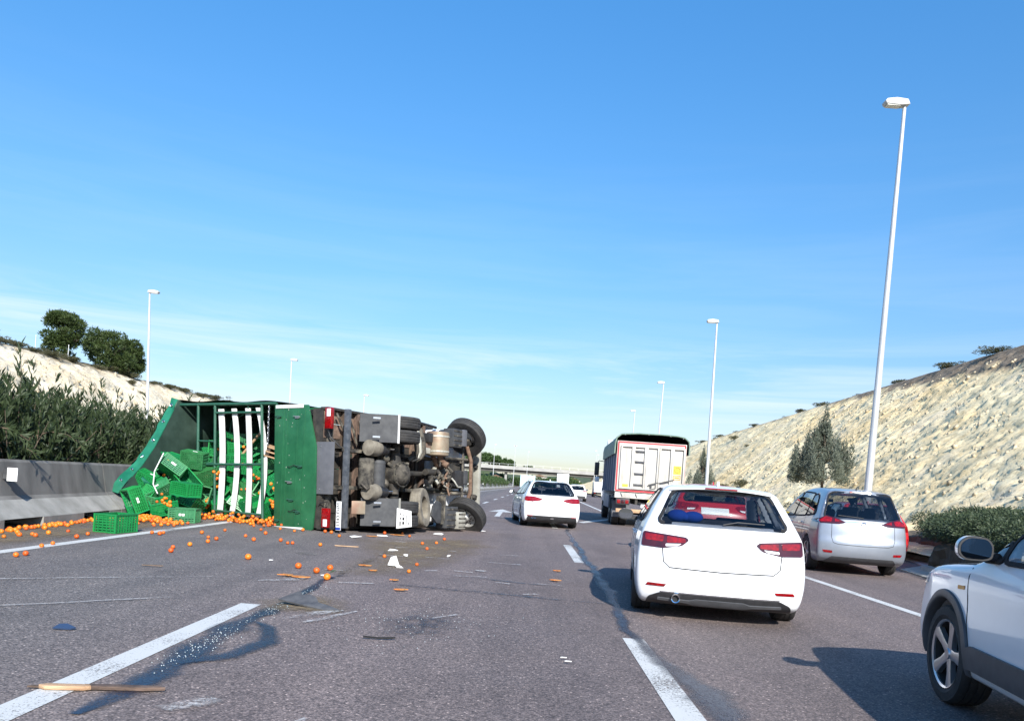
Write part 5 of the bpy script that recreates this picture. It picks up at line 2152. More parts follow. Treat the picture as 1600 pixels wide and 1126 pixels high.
estate_spec = dict(
    paint='white_paint', rear_window=rounded([(-0.67, 1.02), (0.67, 1.02), (0.53, 1.32), (0.46, 1.355), (-0.46, 1.355), (-0.53, 1.32)], 0.05),
    side_windows=[rounded([(0.76, 1.03), (1.15, 1.01), (1.15, 1.33), (0.92, 1.30)], 0.06), rounded([(1.22, 1.0), (2.05, 0.99), (2.05, 1.36), (1.22, 1.345)], 0.05), rounded([(2.13, 0.99), (3.28, 0.975), (3.1, 1.06), (2.6, 1.30), (2.13, 1.36)], 0.05)],
    windscreen=rounded([(-0.67, 1.0), (0.67, 1.0), (0.54, 1.35), (-0.54, 1.35)], 0.06), rear_glass='glass_dark', r=0.325, tyre=0.235, rim='alloy5', h=0.04,
    seat_y=(2.35, 1.45), dash_y=3.2, mirror=(0.92, 3.02, 1.0), mirror_in=(2.65, 1.28), shell=dict(cab=(0.24, 3.35)),
    mirrored=[('tail_light', 'rear', _etl, 'red_lens', 0.012, 0.03),
              ('rear_reflector', 'rear', rounded([(-0.76, 0.36), (-0.60, 0.36), (-0.60, 0.335), (-0.77, 0.335)], 0.008), 'red_lens', 0.008, 0.02),
              ('seam', 'rear', strip_poly([(-0.33, 0.855), (0.0, 0.862)], 0.010), 'gap', 0.002, 0.01),
              ('seam', 'rear', strip_poly([(-0.62, 0.79), (-0.60, 0.62), (0.0, 0.60)], 0.009), 'gap', 0.0015, 0.01),
              ('badge_lettering', 'rear', strip_poly([(-0.44, 0.735), (-0.30, 0.735)], 0.022), 'chrome', 0.006, 0.01),
              ('door_seam', 'side', strip_poly([(2.09, 1.36), (2.09, 0.55), (2.04, 0.34)], 0.010), 'gap', 0.0015, 0.01),
              ('door_seam', 'side', strip_poly([(1.18, 1.34), (1.18, 0.98), (1.22, 0.85), (1.38, 0.62), (1.40, 0.34)], 0.010), 'gap', 0.0015, 0.01),
              ('door_seam', 'side', strip_poly([(3.32, 0.97), (3.30, 0.60), (3.25, 0.34)], 0.010), 'gap', 0.0015, 0.01),
              ('door_handle', 'side', rounded([(1.35, 0.85), (1.58, 0.845), (1.58, 0.815), (1.35, 0.82)], 0.012), 'white_paint', 0.03, 0.03),
              ('door_handle', 'side', rounded([(2.27, 0.84), (2.50, 0.835), (2.50, 0.805), (2.27, 0.81)], 0.012), 'white_paint', 0.03, 0.03),
              ('headlight', 'front', rounded([(0.44, 0.70), (0.82, 0.74), (0.82, 0.64), (0.48, 0.60)], 0.02), 'clear_lens', 0.006, 0.02)],
    panels=[('rear_diffuser', 'rear', rounded([(-0.80, 0.16), (0.80, 0.16), (0.76, 0.33), (0.68, 0.36), (-0.68, 0.36), (-0.74, 0.33)], 0.03), 'black_plastic', 0.008, 0.03),
            ('tow_hitch', 'rear', rounded([(-0.05, 0.27), (0.05, 0.27), (0.05, 0.31), (-0.05, 0.31)], 0.01), 'chrome', 0.03, 0.04),
            ('licence_plate', 'rear', rounded([(-0.26, 0.68), (0.26, 0.68), (0.26, 0.79), (-0.26, 0.79)], 0.01), 'plate', 0.010, 0.014),
            ('grille', 'front', rounded([(-0.36, 0.30), (0.36, 0.30), (0.40, 0.66), (-0.40, 0.66)], 0.05), 'black_plastic', 0.006, 0.02)])

# --- people carrier -------------------------------------------------------------
mpv = Shape(4.66, 0.942,
            [(0.22, 0.22, 1), (0.06, 0.29), (0.0, 0.42), (0.0, 0.62), (0.03, 0.72), (0.05, 0.85), (0.08, 0.98), (0.13, 1.08), (0.30, 1.34), (0.42, 1.52), (0.44, 1.58), (0.52, 1.61),
             (1.2, 1.66), (2.0, 1.65), (2.5, 1.58), (3.1, 1.32), (3.6, 1.05), (3.9, 0.97), (4.3, 0.86), (4.56, 0.70), (4.66, 0.52), (4.60, 0.28), (4.4, 0.20, 1)],
            [(0.10, 0.84), (0.25, 0.91), (0.42, 0.940), (0.62, 0.942), (0.85, 0.93), (1.0, 0.90), (1.08, 0.87), (1.3, 0.78), (1.52, 0.68), (1.66, 0.58)],
            [(-0.1, 0.94), (0.25, 0.965), (0.7, 1.0), (3.6, 1.0), (4.2, 0.96), (4.8, 0.86)], kr=0.15, kf=0.34, axles=(0.93, 3.69), ra=0.37, rz=0.33, pr=2.8)
mpv_spec = dict(
    paint='silver_paint', rear_window=rounded([(-0.75, 1.08), (0.75, 1.08), (0.61, 1.50), (0.54, 1.535), (-0.54, 1.535), (-0.61, 1.50)], 0.05),
    side_windows=[rounded([(0.62, 1.12), (1.22, 1.08), (1.22, 1.47), (1.0, 1.48), (0.86, 1.42)], 0.06), rounded([(1.30, 1.075), (2.22, 1.05), (2.22, 1.53), (1.30, 1.50)], 0.05), rounded([(2.32, 1.05), (3.45, 1.02), (3.28, 1.12), (2.75, 1.44), (2.32, 1.52)], 0.05)],
    windscreen=rounded([(-0.72, 1.05), (0.72, 1.05), (0.60, 1.52), (-0.60, 1.52)], 0.06), rear_glass='glass_light', side_glass='glass_mid', r=0.33, tyre=0.225, rim='alloy5', h=0.04,
    seat_y=(2.35, 1.45), dash_y=3.2, dash_z=0.9, mirror=(0.94, 3.15, 1.08), mirror_in=(2.75, 1.40), seat_top=1.22, seat_z=0.5, shell=dict(cab=(0.22, 3.5)),
    mirrored=[('tail_light', 'rear', rounded([(-0.90, 1.00), (-0.74, 1.10), (-0.50, 1.045), (-0.35, 0.985), (-0.48, 0.955), (-0.90, 0.955)], 0.02), 'dark_lens', 0.014, 0.03),
              ('tail_light_lens', 'rear', rounded([(-0.86, 1.0), (-0.74, 1.075), (-0.62, 1.05), (-0.64, 0.985), (-0.86, 0.975)], 0.015), 'red_lens', 0.018, 0.01),
              ('tail_light_lens', 'rear', rounded([(-0.57, 1.045), (-0.44, 1.005), (-0.57, 0.99)], 0.015), 'red_lens', 0.018, 0.01),
              ('rear_reflector', 'rear', rounded([(-0.80, 0.455), (-0.61, 0.45), (-0.61, 0.405), (-0.77, 0.41)], 0.01), 'red_lens', 0.008, 0.02),
              ('seam', 'rear', strip_poly([(-0.63, 0.955), (-0.635, 0.70), (-0.60, 0.60), (-0.5, 0.575), (0.0, 0.565)], 0.009), 'gap', 0.0015, 0.01),
              ('door_seam', 'side', strip_poly([(2.27, 1.53), (2.27, 0.55), (2.22, 0.36)], 0.010), 'gap', 0.0015, 0.01),
              ('door_seam', 'side', strip_poly([(1.26, 1.50), (1.24, 0.98), (1.36, 0.62), (1.38, 0.36)], 0.010), 'gap', 0.0015, 0.01),
              ('door_seam', 'side', strip_poly([(3.5, 1.02), (3.46, 0.60), (3.40, 0.36)], 0.010), 'gap', 0.0015, 0.01),
              ('door_handle', 'side', rounded([(1.42, 0.93), (1.65, 0.925), (1.65, 0.895), (1.42, 0.90)], 0.012), 'chrome', 0.03, 0.03),
              ('door_handle', 'side', rounded([(2.42, 0.92), (2.65, 0.915), (2.65, 0.885), (2.42, 0.89)], 0.012), 'chrome', 0.03, 0.03),
              ('headlight', 'front', rounded([(0.46, 0.74), (0.84, 0.82), (0.84, 0.68), (0.50, 0.62)], 0.02), 'clear_lens', 0.006, 0.02)],
    panels=[('rear_diffuser', 'rear', rounded([(-0.72, 0.22), (0.72, 0.22), (0.70, 0.27), (0.62, 0.345), (-0.62, 0.345), (-0.70, 0.27)], 0.03), 'grey_plastic', 0.008, 0.03),
            ('chrome_strip', 'rear', rounded([(-0.46, 0.985), (-0.20, 1.02), (0.20, 1.02), (0.46, 0.985), (0.20, 0.998), (-0.20, 0.998)], 0.005), 'chrome', 0.010, 0.015),
            ('brake_light', 'rear', rounded([(-0.22, 1.555), (0.22, 1.555), (0.22, 1.585), (-0.22, 1.585)], 0.008), 'red_lens', 0.012, 0.02),
            ('licence_plate', 'rear', rounded([(-0.26, 0.76), (0.26, 0.76), (0.26, 0.87), (-0.26, 0.87)], 0.01), 'plate', 0.008, 0.014),
            ('grille', 'front', rounded([(-0.40, 0.34), (0.40, 0.34), (0.44, 0.66), (-0.44, 0.66)], 0.05), 'black_plastic', 0.006, 0.02)])

# --- crossover ------------------------------------------------------------------
suv = Shape(4.17, 0.90,
            [(0.22, 0.26, 1), (0.05, 0.34), (0.0, 0.52), (0.02, 0.72), (0.08, 0.95), (0.16, 1.06), (0.45, 1.42), (0.50, 1.49), (0.7, 1.53),
             (1.4, 1.56), (1.9, 1.54), (2.3, 1.44), (2.8, 1.18), (3.02, 1.06), (3.2, 1.025), (3.7, 0.975), (3.95, 0.91), (4.10, 0.79), (4.17, 0.60), (4.14, 0.36), (3.95, 0.25, 1)],
            [(0.12, 0.82), (0.28, 0.875), (0.42, 0.90), (0.58, 0.895), (0.72, 0.888), (0.86, 0.893), (0.94, 0.878), (1.02, 0.845), (1.2, 0.75), (1.42, 0.65), (1.56, 0.56)],
            [(-0.1, 0.92), (0.3, 0.965), (0.7, 1.0), (3.3, 1.0), (3.7, 0.975), (4.3, 0.88)], kr=0.17, kf=0.26, axles=(0.77, 3.36), ra=0.385, rz=0.335, pr=2.5)
suv_door = [(1.98, 0.42), (2.90, 0.42), (3.0, 0.55), (3.02, 0.96), (2.86, 1.06), (1.98, 1.08)]
suv_spec = dict(
    paint='white_paint', rear_window=rounded([(-0.60, 1.08), (0.60, 1.08), (0.50, 1.38), (-0.50, 1.38)], 0.05),
    side_windows=[rounded([(0.62, 1.13), (1.10, 1.07), (1.10, 1.36), (0.85, 1.33)], 0.05), rounded([(1.16, 1.065), (1.92, 1.05), (1.92, 1.44), (1.16, 1.41)], 0.05), rounded([(2.02, 1.05), (2.62, 1.04), (2.62, 1.16), (2.25, 1.38), (2.02, 1.43)], 0.04), rounded([(2.68, 1.04), (2.90, 1.035), (2.68, 1.13)], 0.02)],
    windscreen=rounded([(-0.70, 1.08), (0.70, 1.08), (0.56, 1.40), (-0.56, 1.40)], 0.06), side_glass='glass_mid', rear_glass='glass_dark', r=0.335, tyre=0.22, rim='alloy5', h=0.03,
    seat_y=(1.95, 1.1), dash_y=2.75, dash_z=0.86, mirror=(0.885, 2.70, 1.10), mirror_in=(2.3, 1.34), seat_top=1.24, seat_z=0.5, shell=dict(cab=(0.22, 2.95)),
    mirrored=[('sill_cladding', 'side', [(1.17, 0.325), (2.94, 0.325), (2.97, 0.44), (2.86, 0.475), (1.24, 0.475), (1.16, 0.44)], 'grey_plastic', 0.022, 0.04),
              ('door_seam', 'side', strip_poly([(1.95, 1.44), (1.95, 0.60), (1.92, 0.46)], 0.010), 'gap', 0.0015, 0.01),
              ('door_seam', 'side', strip_poly([(3.0, 1.02), (3.02, 0.90), (2.99, 0.60), (2.93, 0.46)], 0.010), 'gap', 0.0015, 0.01),
              ('bonnet_seam', 'side', strip_poly([(3.02, 0.985), (3.4, 0.955), (3.8, 0.90)], 0.009), 'gap', 0.0015, 0.01),
              ('door_handle', 'side', rounded([(2.05, 0.93), (2.28, 0.925), (2.28, 0.895), (2.05, 0.90)], 0.012), 'white_paint', 0.035, 0.035),
              ('headlight', 'side', rounded([(3.74, 0.86), (3.98, 0.82), (4.02, 0.75), (3.80, 0.78)], 0.02), 'clear_lens', 0.008, 0.02),
              ('side_marker', 'side', rounded([(3.06, 0.835), (3.16, 0.83), (3.16, 0.805), (3.06, 0.81)], 0.008), 'orange_sticker', 0.005, 0.008),
              ('tail_light', 'rear', rounded([(-0.84, 1.0), (-0.50, 1.0), (-0.50, 0.92), (-0.86, 0.90)], 0.02), 'red_lens', 0.012, 0.03)],
    panels=[('licence_plate', 'rear', rounded([(-0.26, 0.70), (0.26, 0.70), (0.26, 0.81), (-0.26, 0.81)], 0.01), 'plate', 0.008, 0.014),
            ('grille', 'front', rounded([(-0.50, 0.50), (0.50, 0.50), (0.56, 0.72), (-0.56, 0.72)], 0.05), 'black_plastic', 0.006, 0.02)])


def arch_trim(parent, shape, ya, side, mat='grey_plastic', r0=None, width=0.055):
    """flared plastic lip round a wheel arch."""
    r0 = r0 or shape.ra
    a = np.linspace(R(-9), R(189), 40)
    rings = []
    for rr, off in ((r0 - 0.004, -0.05), (r0 - 0.002, 0.014), (r0 + 0.012, 0.024), (r0 + width, 0.016), (r0 + width + 0.006, -0.01)):
        U, Z = ya + rr * np.cos(a), shape.rz + rr * np.sin(a)
        P, G = shape.hit('left' if side < 0 else 'right', U, Z)
        G = np.tile(np.array([[side, 0, 0.0]]), (len(U), 1))
        rings.append(P + G * off)
    V = np.concatenate(rings)
    n = len(a)
    F = []
    for k_ in range(len(rings) - 1):
        for i in range(n - 1):
            q = (k_ * n + i, (k_ + 1) * n + i, (k_ + 1) * n + i + 1, k_ * n + i + 1)
            F.append(q if side < 0 else q[::-1])
    mb = MB()
    mb.add(V, F)
    return mb.build('arch_trim', mat, parent, smooth=60)


car = make_car(hatch, 'hatch', 'hatchback_car', (2.07, 8.0, 0), 7.5, hatch_spec, 'white hatchback seen from behind with a blue cushion on its parcel shelf')
finish_hatch(car)
cu = MB()
cu.ball((-0.085, 0, 0.0), (0.115, 0.08, 0.068), 18).ball((0.08, 0, -0.005), (0.11, 0.08, 0.064), 18).ball((0, 0, -0.01), (0.10, 0.07, 0.05), 14)
a_ = R(-7.5)
cl = Matrix.Rotation(a_, 3, 'Z') @ Vector((-0.36, 0.50, 1.07))
tag(cu.build('cushion', 'cushion_blue', None, 60, None, (2.07 + cl.x, 8.0 + cl.y, cl.z), (0, 0, a_)), 'blue two-lobed cushion lying on the parcel shelf behind the white hatchback window', 'cushion')

red_spec = dict(hatch_spec, paint='red_paint', h=0.045, rear_glass='glass_dark')
red_spec['mirrored'] = [((a, b, c, 'red_paint', e_, f_) if a == 'door_handle' else (a, b, c, d_, e_, f_)) for a, b, c, d_, e_, f_ in hatch_spec['mirrored']]
red_spec['mirrored'] = [((a, b, c, 'red_lens', e_, f_) if a == 'tail_light' else (a, b, c, d_, e_, f_)) for a, b, c, d_, e_, f_ in red_spec['mirrored']]
c3 = make_car(hatch, 'hatch', 'hatchback_car', (8.86, 19.7, 0), 9, red_spec, 'red car mostly hidden behind the right side of the silver people carrier')
finish_hatch(c3, False)

c4 = make_car(estate, 'estate', 'estate_car', (0.94, 24.0, 0), -5.5, estate_spec, 'white estate car with oval red tail lights and black lower bumper in the middle lane')
ex = MB()
for dx in (-0.60, -0.52):
    ex.lathe([(0.026, 0.0), (0.034, -0.005), (0.036, 0.0), (0.036, 0.10), (0.026, 0.10)], (dx, 0.05, 0.30), 'y', 16, True)
ex.build('exhaust_pipe', 'chrome', c4, smooth=40)
rr_ = MB()
for s in (-1, 1):
    rr_.tube([(s * 0.56, 0.95, 1.405), (s * 0.565, 1.2, 1.45), (s * 0.57, 2.2, 1.455), (s * 0.55, 2.6, 1.39)], 0.014, 6)
rr_.build('roof_rail', 'chrome', c4)
fin = MB()
fin.prism([(1.0, 1.43), (1.2, 1.435), (1.16, 1.465), (1.05, 1.49)], lambda u, v, q: (q - 0.012, u, v), 0.024)
fin.build('aerial_fin', 'white_paint', c4)

c5 = make_car(mpv, 'mpv', 'people_carrier', (6.44, 14.75, 0), 7, mpv_spec, 'silver people carrier with red corner lights waiting in the exit lane')
c5.scale = (0.90, 1, 1)
em = MB()
em.lathe([(0.043, -0.01), (0.052, -0.018), (0.06, -0.01), (0.052, 0.0)], (0, 0.075, 0.955), 'y', 24, True)
em.add([(-0.05, 0.062, 0.968), (0.012, 0.062, 0.962), (0.0, 0.062, 0.945), (0.05, 0.062, 0.942), (-0.012, 0.062, 0.948), (0.0, 0.062, 0.965)], [(0, 1, 2), (3, 4, 5), (1, 2, 4, 5)])
em.build('emblem', 'chrome', c5, smooth=50)
wp = MB()
wp.tube([(0.0, 0.115, 1.085), (-0.2, 0.13, 1.10), (-0.5, 0.16, 1.115)], 0.009, 6)
wp.build('rear_wiper', 'black_plastic', c5)
fin = MB()
fin.tube([(0.0, 0.75, 1.62), (0.0, 0.70, 1.66), (0.0, 0.60, 1.70)], [0.018, 0.01, 0.004], 6)
fin.build('aerial', 'black_plastic', c5)

red_up = dict(red_spec, rear_window=rounded([(-0.60, 1.13), (0.60, 1.13), (0.49, 1.31), (0.44, 1.33), (-0.44, 1.33), (-0.49, 1.31)], 0.04), rear_glass='glass_dark')
red_up['mirrored'] = [(a, b, [(u, v + 0.19) for u, v in c] if a in ('tail_light', 'tail_light_lens', 'reversing_lamp') else c, d_, e_, f_) for a, b, c, d_, e_, f_ in red_spec['mirrored']]
red_up['panels'] = [(a, b, [(u - 0.05, v + 0.29) for u, v in c] if a == 'licence_plate' else c, d_, e_, f_) for a, b, c, d_, e_, f_ in red_spec['panels']]
c2 = make_car(hatch, 'hatchred', 'hatchback_car', (3.70, 14.8, 0), 4, red_up, 'red car in the queue seen through the rear window of the white hatchback')
c2.scale = (1.0, 1.0, 1.08)
finish_hatch(c2, False, False)

c6 = make_car(suv, 'suv', 'crossover_car', (3.38, 1.99, 0), 8.0, suv_spec, 'white crossover with alloy wheels and grey sill cladding cut off by the right edge')
for ya in suv.axles:
    for s in (-1, 1):
        arch_trim(c6, suv, ya, s)


def flat_text(s, size, mat, parent, loc, rot, name='lettering', extrude=0.001, width=None):
    cu_ = bpy.data.curves.new('text', 'FONT')
    cu_.body = s
    cu_.size = size
    cu_.align_x = 'CENTER'
    cu_.align_y = 'CENTER'
    cu_.extrude = extrude
    ob = bpy.data.objects.new('text', cu_)
    COL.objects.link(ob)
    dg = bpy.context.evaluated_depsgraph_get()
    me = bpy.data.meshes.new_from_object(ob.evaluated_get(dg))
    bpy.data.objects.remove(ob)
    me.materials.clear()
    me.materials.append(M[mat])
    o = newobj(name, me, parent, loc, rot)
    if width:
        xs = [v.co.x for v in me.vertices]
        o.scale.x = width / (max(xs) - min(xs))
    return o


# far traffic
far_spec = dict(suv_spec, h=0.06, pres=0.08)
c7 = make_car(suv, 'suvfar', 'crossover_car', (5.05, 73.0, 0), 2, far_spec, 'small white car far ahead to the right of the white estate car')
MB().box((0, -0.01, 0.42), (1.5, 0.05, 0.22)).build('rear_bumper', 'black_plastic', c7, bevel=0.02)


def box_van(loc, yaw, w, h, l, mat, label, cab='white_paint', name='box_van', zb=0.75):
    r = tag(empty(name, loc, (0, 0, -R(yaw))), label, 'van')
    MB().box((0, l * 0.36, (h + zb) / 2), (w, l * 0.72, h - zb)).build('cargo_box', mat, r, bevel=0.04)
    dr = MB()
    for s in (-1, 1):
        dr.box((s * w * 0.245, -0.012, (h + zb) / 2), (w * 0.46, 0.025, (h - zb) * 0.92))
    for s in (-1, 1):
        MB().box((s * w * 0.245, -0.014, (h + zb) / 2), (w * 0.46, 0.03, (h - zb) * 0.92)).build('rear_door', mat, r, bevel=0.01)
        MB().box((s * w * 0.43, -0.02, zb - 0.14), (0.2, 0.06, 0.12)).build('tail_light', 'red_lens', r)
    c = MB()
    c.prism([(l * 0.74, 0.45), (l * 0.98, 0.45), (l, 0.9), (l * 0.93, 1.25), (l * 0.86, h * 0.8), (l * 0.74, h * 0.82)], lambda u, v, q: (q - w * 0.46, u, v), w * 0.92)
    c.build('cab', cab, r, bevel=0.05)
    MB().box((0, l * 0.4, zb - 0.12), (w * 0.5, l * 0.8, 0.2)).build('chassis', 'chassis', r)
    MB().box((0, 0.02, 0.48), (w * 0.9, 0.08, 0.12)).build('rear_bumper', 'black_plastic', r)
    for ya in (l * 0.18, l * 0.85):
        for s in (-1, 1):
            wheel(r, s * (w * 0.5 - 0.14), ya, 0.36, 0.36, 0.24, s, 'disc')
    return r


box_van((0.55, 112.0, 0), 1, 2.1, 2.5, 5.6, 'blue_white', 'pale blue box van far ahead just left of the white estate car roof')
box_van((8.2, 165.0, 0), 1, 2.45, 3.9, 8.5, 'white_paint', 'white box lorry far ahead under the bridge above the white estate car roof', 'white_paint', 'box_lorry', 1.0)
far2 = make_car(hatch, 'hatchfar', 'hatchback_car', (6.05, 92.0, 0), 2, dict(hatch_spec, h=0.06, pres=0.08), 'tiny white car between the white estate car and the small white crossover')
box_van((11.6, 118.0, 0), 1, 2.0, 2.3, 5.2, 'white_paint', 'small white van far ahead beside the left flank of the tipper lorry')


# ------------------------------------------------------------------ the overturned lorry
TA, TT = R(28), R(2.5)
_L = Vector((math.sin(TA), math.cos(TA), 0))
_H = Vector((-math.cos(TA), math.sin(TA), 0))
_W = Vector((0, 0, 1))
TW = _W * math.cos(TT) + _H * math.sin(TT)
TH = _H * math.cos(TT) - _W * math.sin(TT)
TP = Vector((-4.25, 16.6, 0.05)) + TW * 1.28
TROT = Matrix((TW, _L, TH)).transposed()      # lorry x (right) -> up, y (ahead) -> away, z (up) -> left
lor = empty('overturned_lorry', TP, TROT.to_euler())
tag(lor, 'green farm lorry lying on its left side with its dirty underside and wheels showing', 'lorry')


def tp(name, mb, mat, smooth=None, bevel=None, parent=lor):
    return mb.build(name, mat, parent, smooth, bevel)


# cargo bed with its cross bearers, floor boards are separate planks
for i in range(8):
    x = -1.12 + i * 0.32
    tp('floor_plank', MB().box((x, 1.85, 0.0), (0.305, 3.62, 0.045)), 'chassis' if i < 6 else 'wood_dirty')  # black on the lower planks paints the deep shade between the bearers
for i in range(9):
    y = 0.16 + i * 0.42
    tp('cross_bearer', MB().box((0, y, -0.085), (2.5, 0.075, 0.12)), 'wood_dirty' if i % 3 else 'chassis_dust')
for s in (-1, 1):
    b_ = MB().box((s * 1.27, 1.85, -0.05), (0.05, 3.7, 0.20))
    tp('bed_side_rail', b_, 'chassis')
# stays between bearers and rail, as in the photo near the rear lamp
for k, (x0, y0, x1, y1) in enumerate(((1.18, 0.25, 0.5, 0.62), (1.2, 0.62, 0.55, 0.85), (1.1, 1.0, 0.5, 1.05), (-0.6, 0.3, -1.15, 0.5))):
    tp('bed_stay', MB().tube([(x0, y0, -0.17), ((x0 + x1) / 2, (y0 + y1) / 2, -0.22), (x1, y1, -0.24)], 0.025, 7), 'chassis_dust', 60)
# frame rails
for s in (-1, 1):
    r_ = MB()
    x = s * 0.43
    r_.box((x, 2.6, -0.36), (0.012, 5.0, 0.26))
    r_.box((x - s * 0.035, 2.6, -0.236), (0.07, 5.0, 0.012)).box((x - s * 0.035, 2.6, -0.484), (0.07, 5.0, 0.012))
    tp('chassis_rail', r_, 'chassis_dust')
for y in (0.35, 1.1, 2.0, 2.9, 4.0, 4.9):
    tp('chassis_crossmember', MB().cyl((-0.43, y, -0.36), (0.43, y, -0.36), 0.045, n=10), 'chassis', 60)
# steel bumper beam with its brackets
bb = tp('rear_bumper', MB().box((0, 0.20, -0.52), (2.50, 0.10, 0.11)), 'steel_blue', bevel=0.008)
for s in (-1, 1):
    MB().bar((s * 0.43, 0.26, -0.50), (s * 0.43, 0.3, -0.25), 0.08, 0.06).build('bracket', 'chassis_dust', bb)
# grey panel under the bed, lamps and the plate
gp_ = tp('rear_rubber_panel', MB().box((0.0, -0.02, -0.13), (1.10, 0.02, 0.50)), 'mudflap', bevel=0.006)
for x in (-0.45, 0.45):
    MB().cyl((x, -0.036, -0.02), (x, -0.028, -0.02), 0.018, n=8).build('bolt', 'alloy', gp_)


def rear_lamp(x0, x1, white_first, mat2='clear_lens'):
    lm = tp('tail_light', MB().box(((x0 + x1) / 2, -0.05, -0.24), (abs(x1 - x0), 0.10, 0.17)), 'red_lens', bevel=0.02)
    MB().box(((x0 * 0.75 + x1 * 0.25) if white_first else (x0 * 0.25 + x1 * 0.75), -0.104, -0.265), (abs(x1 - x0) * 0.36, 0.012, 0.10)).build('reversing_lamp', mat2, lm, bevel=0.004)
    MB().bar(((x0 + x1) / 2, 0.0, -0.2), ((x0 + x1) / 2, 0.12, -0.1), 0.12, 0.05).build('lamp_bracket', 'chassis_dust', lm)
    return lm


rear_lamp(1.27, 0.82, True)
rear_lamp(-1.25, -0.84, True)
tp('lamp_cable', MB().tube([(-0.80, -0.03, -0.2), (-0.70, -0.02, -0.24), (-0.74, -0.02, -0.05), (-0.80, 0.0, 0.02)], 0.012, 6), 'black_plastic', 60)
tp('lamp_cable', MB().tube([(0.80, -0.03, -0.2), (0.66, 0.02, -0.22), (0.5, 0.1, -0.36), (0.42, 0.2, -0.4)], 0.014, 6), 'black_plastic', 60)
tp('wooden_block', MB().box((-1.0, 0.03, -0.10), (0.34, 0.05, 0.09)), 'wood_dirty')
pl = tp('number_plate', MB().box((-0.99, -0.03, -0.565), (0.60, 0.014, 0.13)), 'plate', bevel=0.003)
MB().box((-1.255, -0.0385, -0.565), (0.05, 0.004, 0.122)).build('blue_band', 'blue_ink', pl)
flat_text('1343 FHM', 0.115, 'black_ink', pl, (-0.965, -0.040, -0.565), (R(90), 0, 0), 'lettering', 0.001, 0.46)

tp('rear_gap_filler', MB().box((0, 0.06, 0.13), (2.54, 0.10, 0.28)), 'chassis')  # black filler added to stop the sky showing through the gap
# tailgate of pressed steel
tg = MB()
out = [(-1.34, 0.14), (-1.30, 0.10), (-0.75, 0.05), (0.45, 0.08), (1.34, 0.34), (1.36, 1.30), (-1.34, 1.20)]
tg.prism(out, lambda u, v, q: (u, -0.035 - q, v), 0.045)
tgo = tp('tailgate', tg, 'truck_green', bevel=0.006)
for z in (0.42, 0.62, 0.92, 1.02):
    MB().box((0.0, -0.083, z), (2.46, 0.012, 0.035)).build('pressed_rib', 'truck_green', tgo, bevel=0.005)
for x, z0, z1 in ((1.315, 0.46, 1.26), (-1.31, 0.36, 1.18)):
    MB().box((x, -0.086, (z0 + z1) / 2), (0.075, 0.016, z1 - z0)).build('white_edge_strip', 'white_slat', tgo, bevel=0.004)
for x, z in ((1.08, 0.62), (-0.95, 0.52), (-0.32, 0.78), (-0.70, 0.72), (0.02, 0.50), (1.1, 1.15), (-1.15, 1.1)):
    l_ = MB()
    l_.box((x, -0.095, z), (0.05, 0.03, 0.10))
    l_.cyl((x, -0.115, z - 0.09), (x + 0.02, -0.115, z + 0.10), 0.010, n=7)
    l_.build('latch', 'alloy' if z in (0.62, 0.78) else 'truck_green_dark', tgo)
for x, z in ((0.02, 0.56), (-0.93, 0.50)):
    MB().tube([(x, -0.10, z), (x + 0.03, -0.11, z + 0.1), (x - 0.01, -0.12, z + 0.2), (x, -0.10, z + 0.28)], 0.008, 6).build('lashing_hook', 'gap', tgo)
for k in range(26):                # rivets and chips along the tailgate
    x, z = RNG.uniform(-1.25, 1.25), RNG.uniform(0.25, 1.15)
    MB().box((x, -0.0815, z), (RNG.uniform(.01, .035), 0.003, RNG.uniform(.006, .014))).build('paint_chip', 'aluminium', tgo)

# side boards and front board of the box
for s in (-1, 1):
    sb = tp('side_board', MB().box((s * 1.27, 1.85, 0.62), (0.04, 3.6, 1.14)), 'truck_green')
    for i in range(5):
        MB().box((s * 1.296, 0.2 + i * 0.82, 0.62), (0.012, 0.06, 1.1)).build('stake', 'truck_green_dark', sb)
tp('front_board', MB().box((0, 3.62, 1.75), (2.4, 0.05, 3.4)), 'truck_green_dark')

# welded frame that held the load: every bar a piece
gate = []


def rod(p0, p1, r=0.026, mat='truck_green_dark', name='frame_bar'):
    return tp(name, MB().cyl(p0, p1, r, n=9), mat, 60)


rod((1.44, -0.02, 3.80), (-1.05, -0.02, 3.70), 0.034)
rod((1.43, -0.02, 3.24), (-1.18, -0.02, 3.12), 0.032)
rod((1.42, -0.02, 1.76), (-1.20, -0.02, 1.60), 0.034)
rod((1.46, -0.02, 4.45), (1.40, -0.02, 1.30), 0.036)
rod((1.24, -0.02, 3.22), (1.22, -0.02, 1.72), 0.026)
rod((0.05, -0.03, 3.72), (0.06, -0.03, 1.66), 0.030)
rod((-1.00, -0.03, 3.15), (-1.05, -0.03, 1.62), 0.026)
rod((-1.18, -0.02, 3.13), (-1.20, -0.02, 1.60), 0.030)
rod((0.60, -0.02, 3.77), (0.58, -0.02, 3.20), 0.022)
rod((-0.62, -0.02, 3.73), (-0.66, -0.02, 3.14), 0.022)
rod((0.08, -0.02, 3.75), (0.08, -0.02, 3.20), 0.022)
for y in (0.9, 1.8, 2.7, 3.5):     # hoops under the cover
    tp('roof_hoop', MB().tube([(1.34, y, 1.2), (1.36, y, 3.2), (1.15, y, 3.72), (0.3, y, 3.86), (-0.6, y, 3.78), (-1.02, y, 3.3), (-1.12, y, 1.3)], 0.024, 8), 'truck_green_dark', 60)
rod((1.36, 0.0, 3.3), (1.34, 3.5, 3.2), 0.024)
rod((1.35, 0.0, 2.2), (1.33, 3.5, 2.15), 0.024)
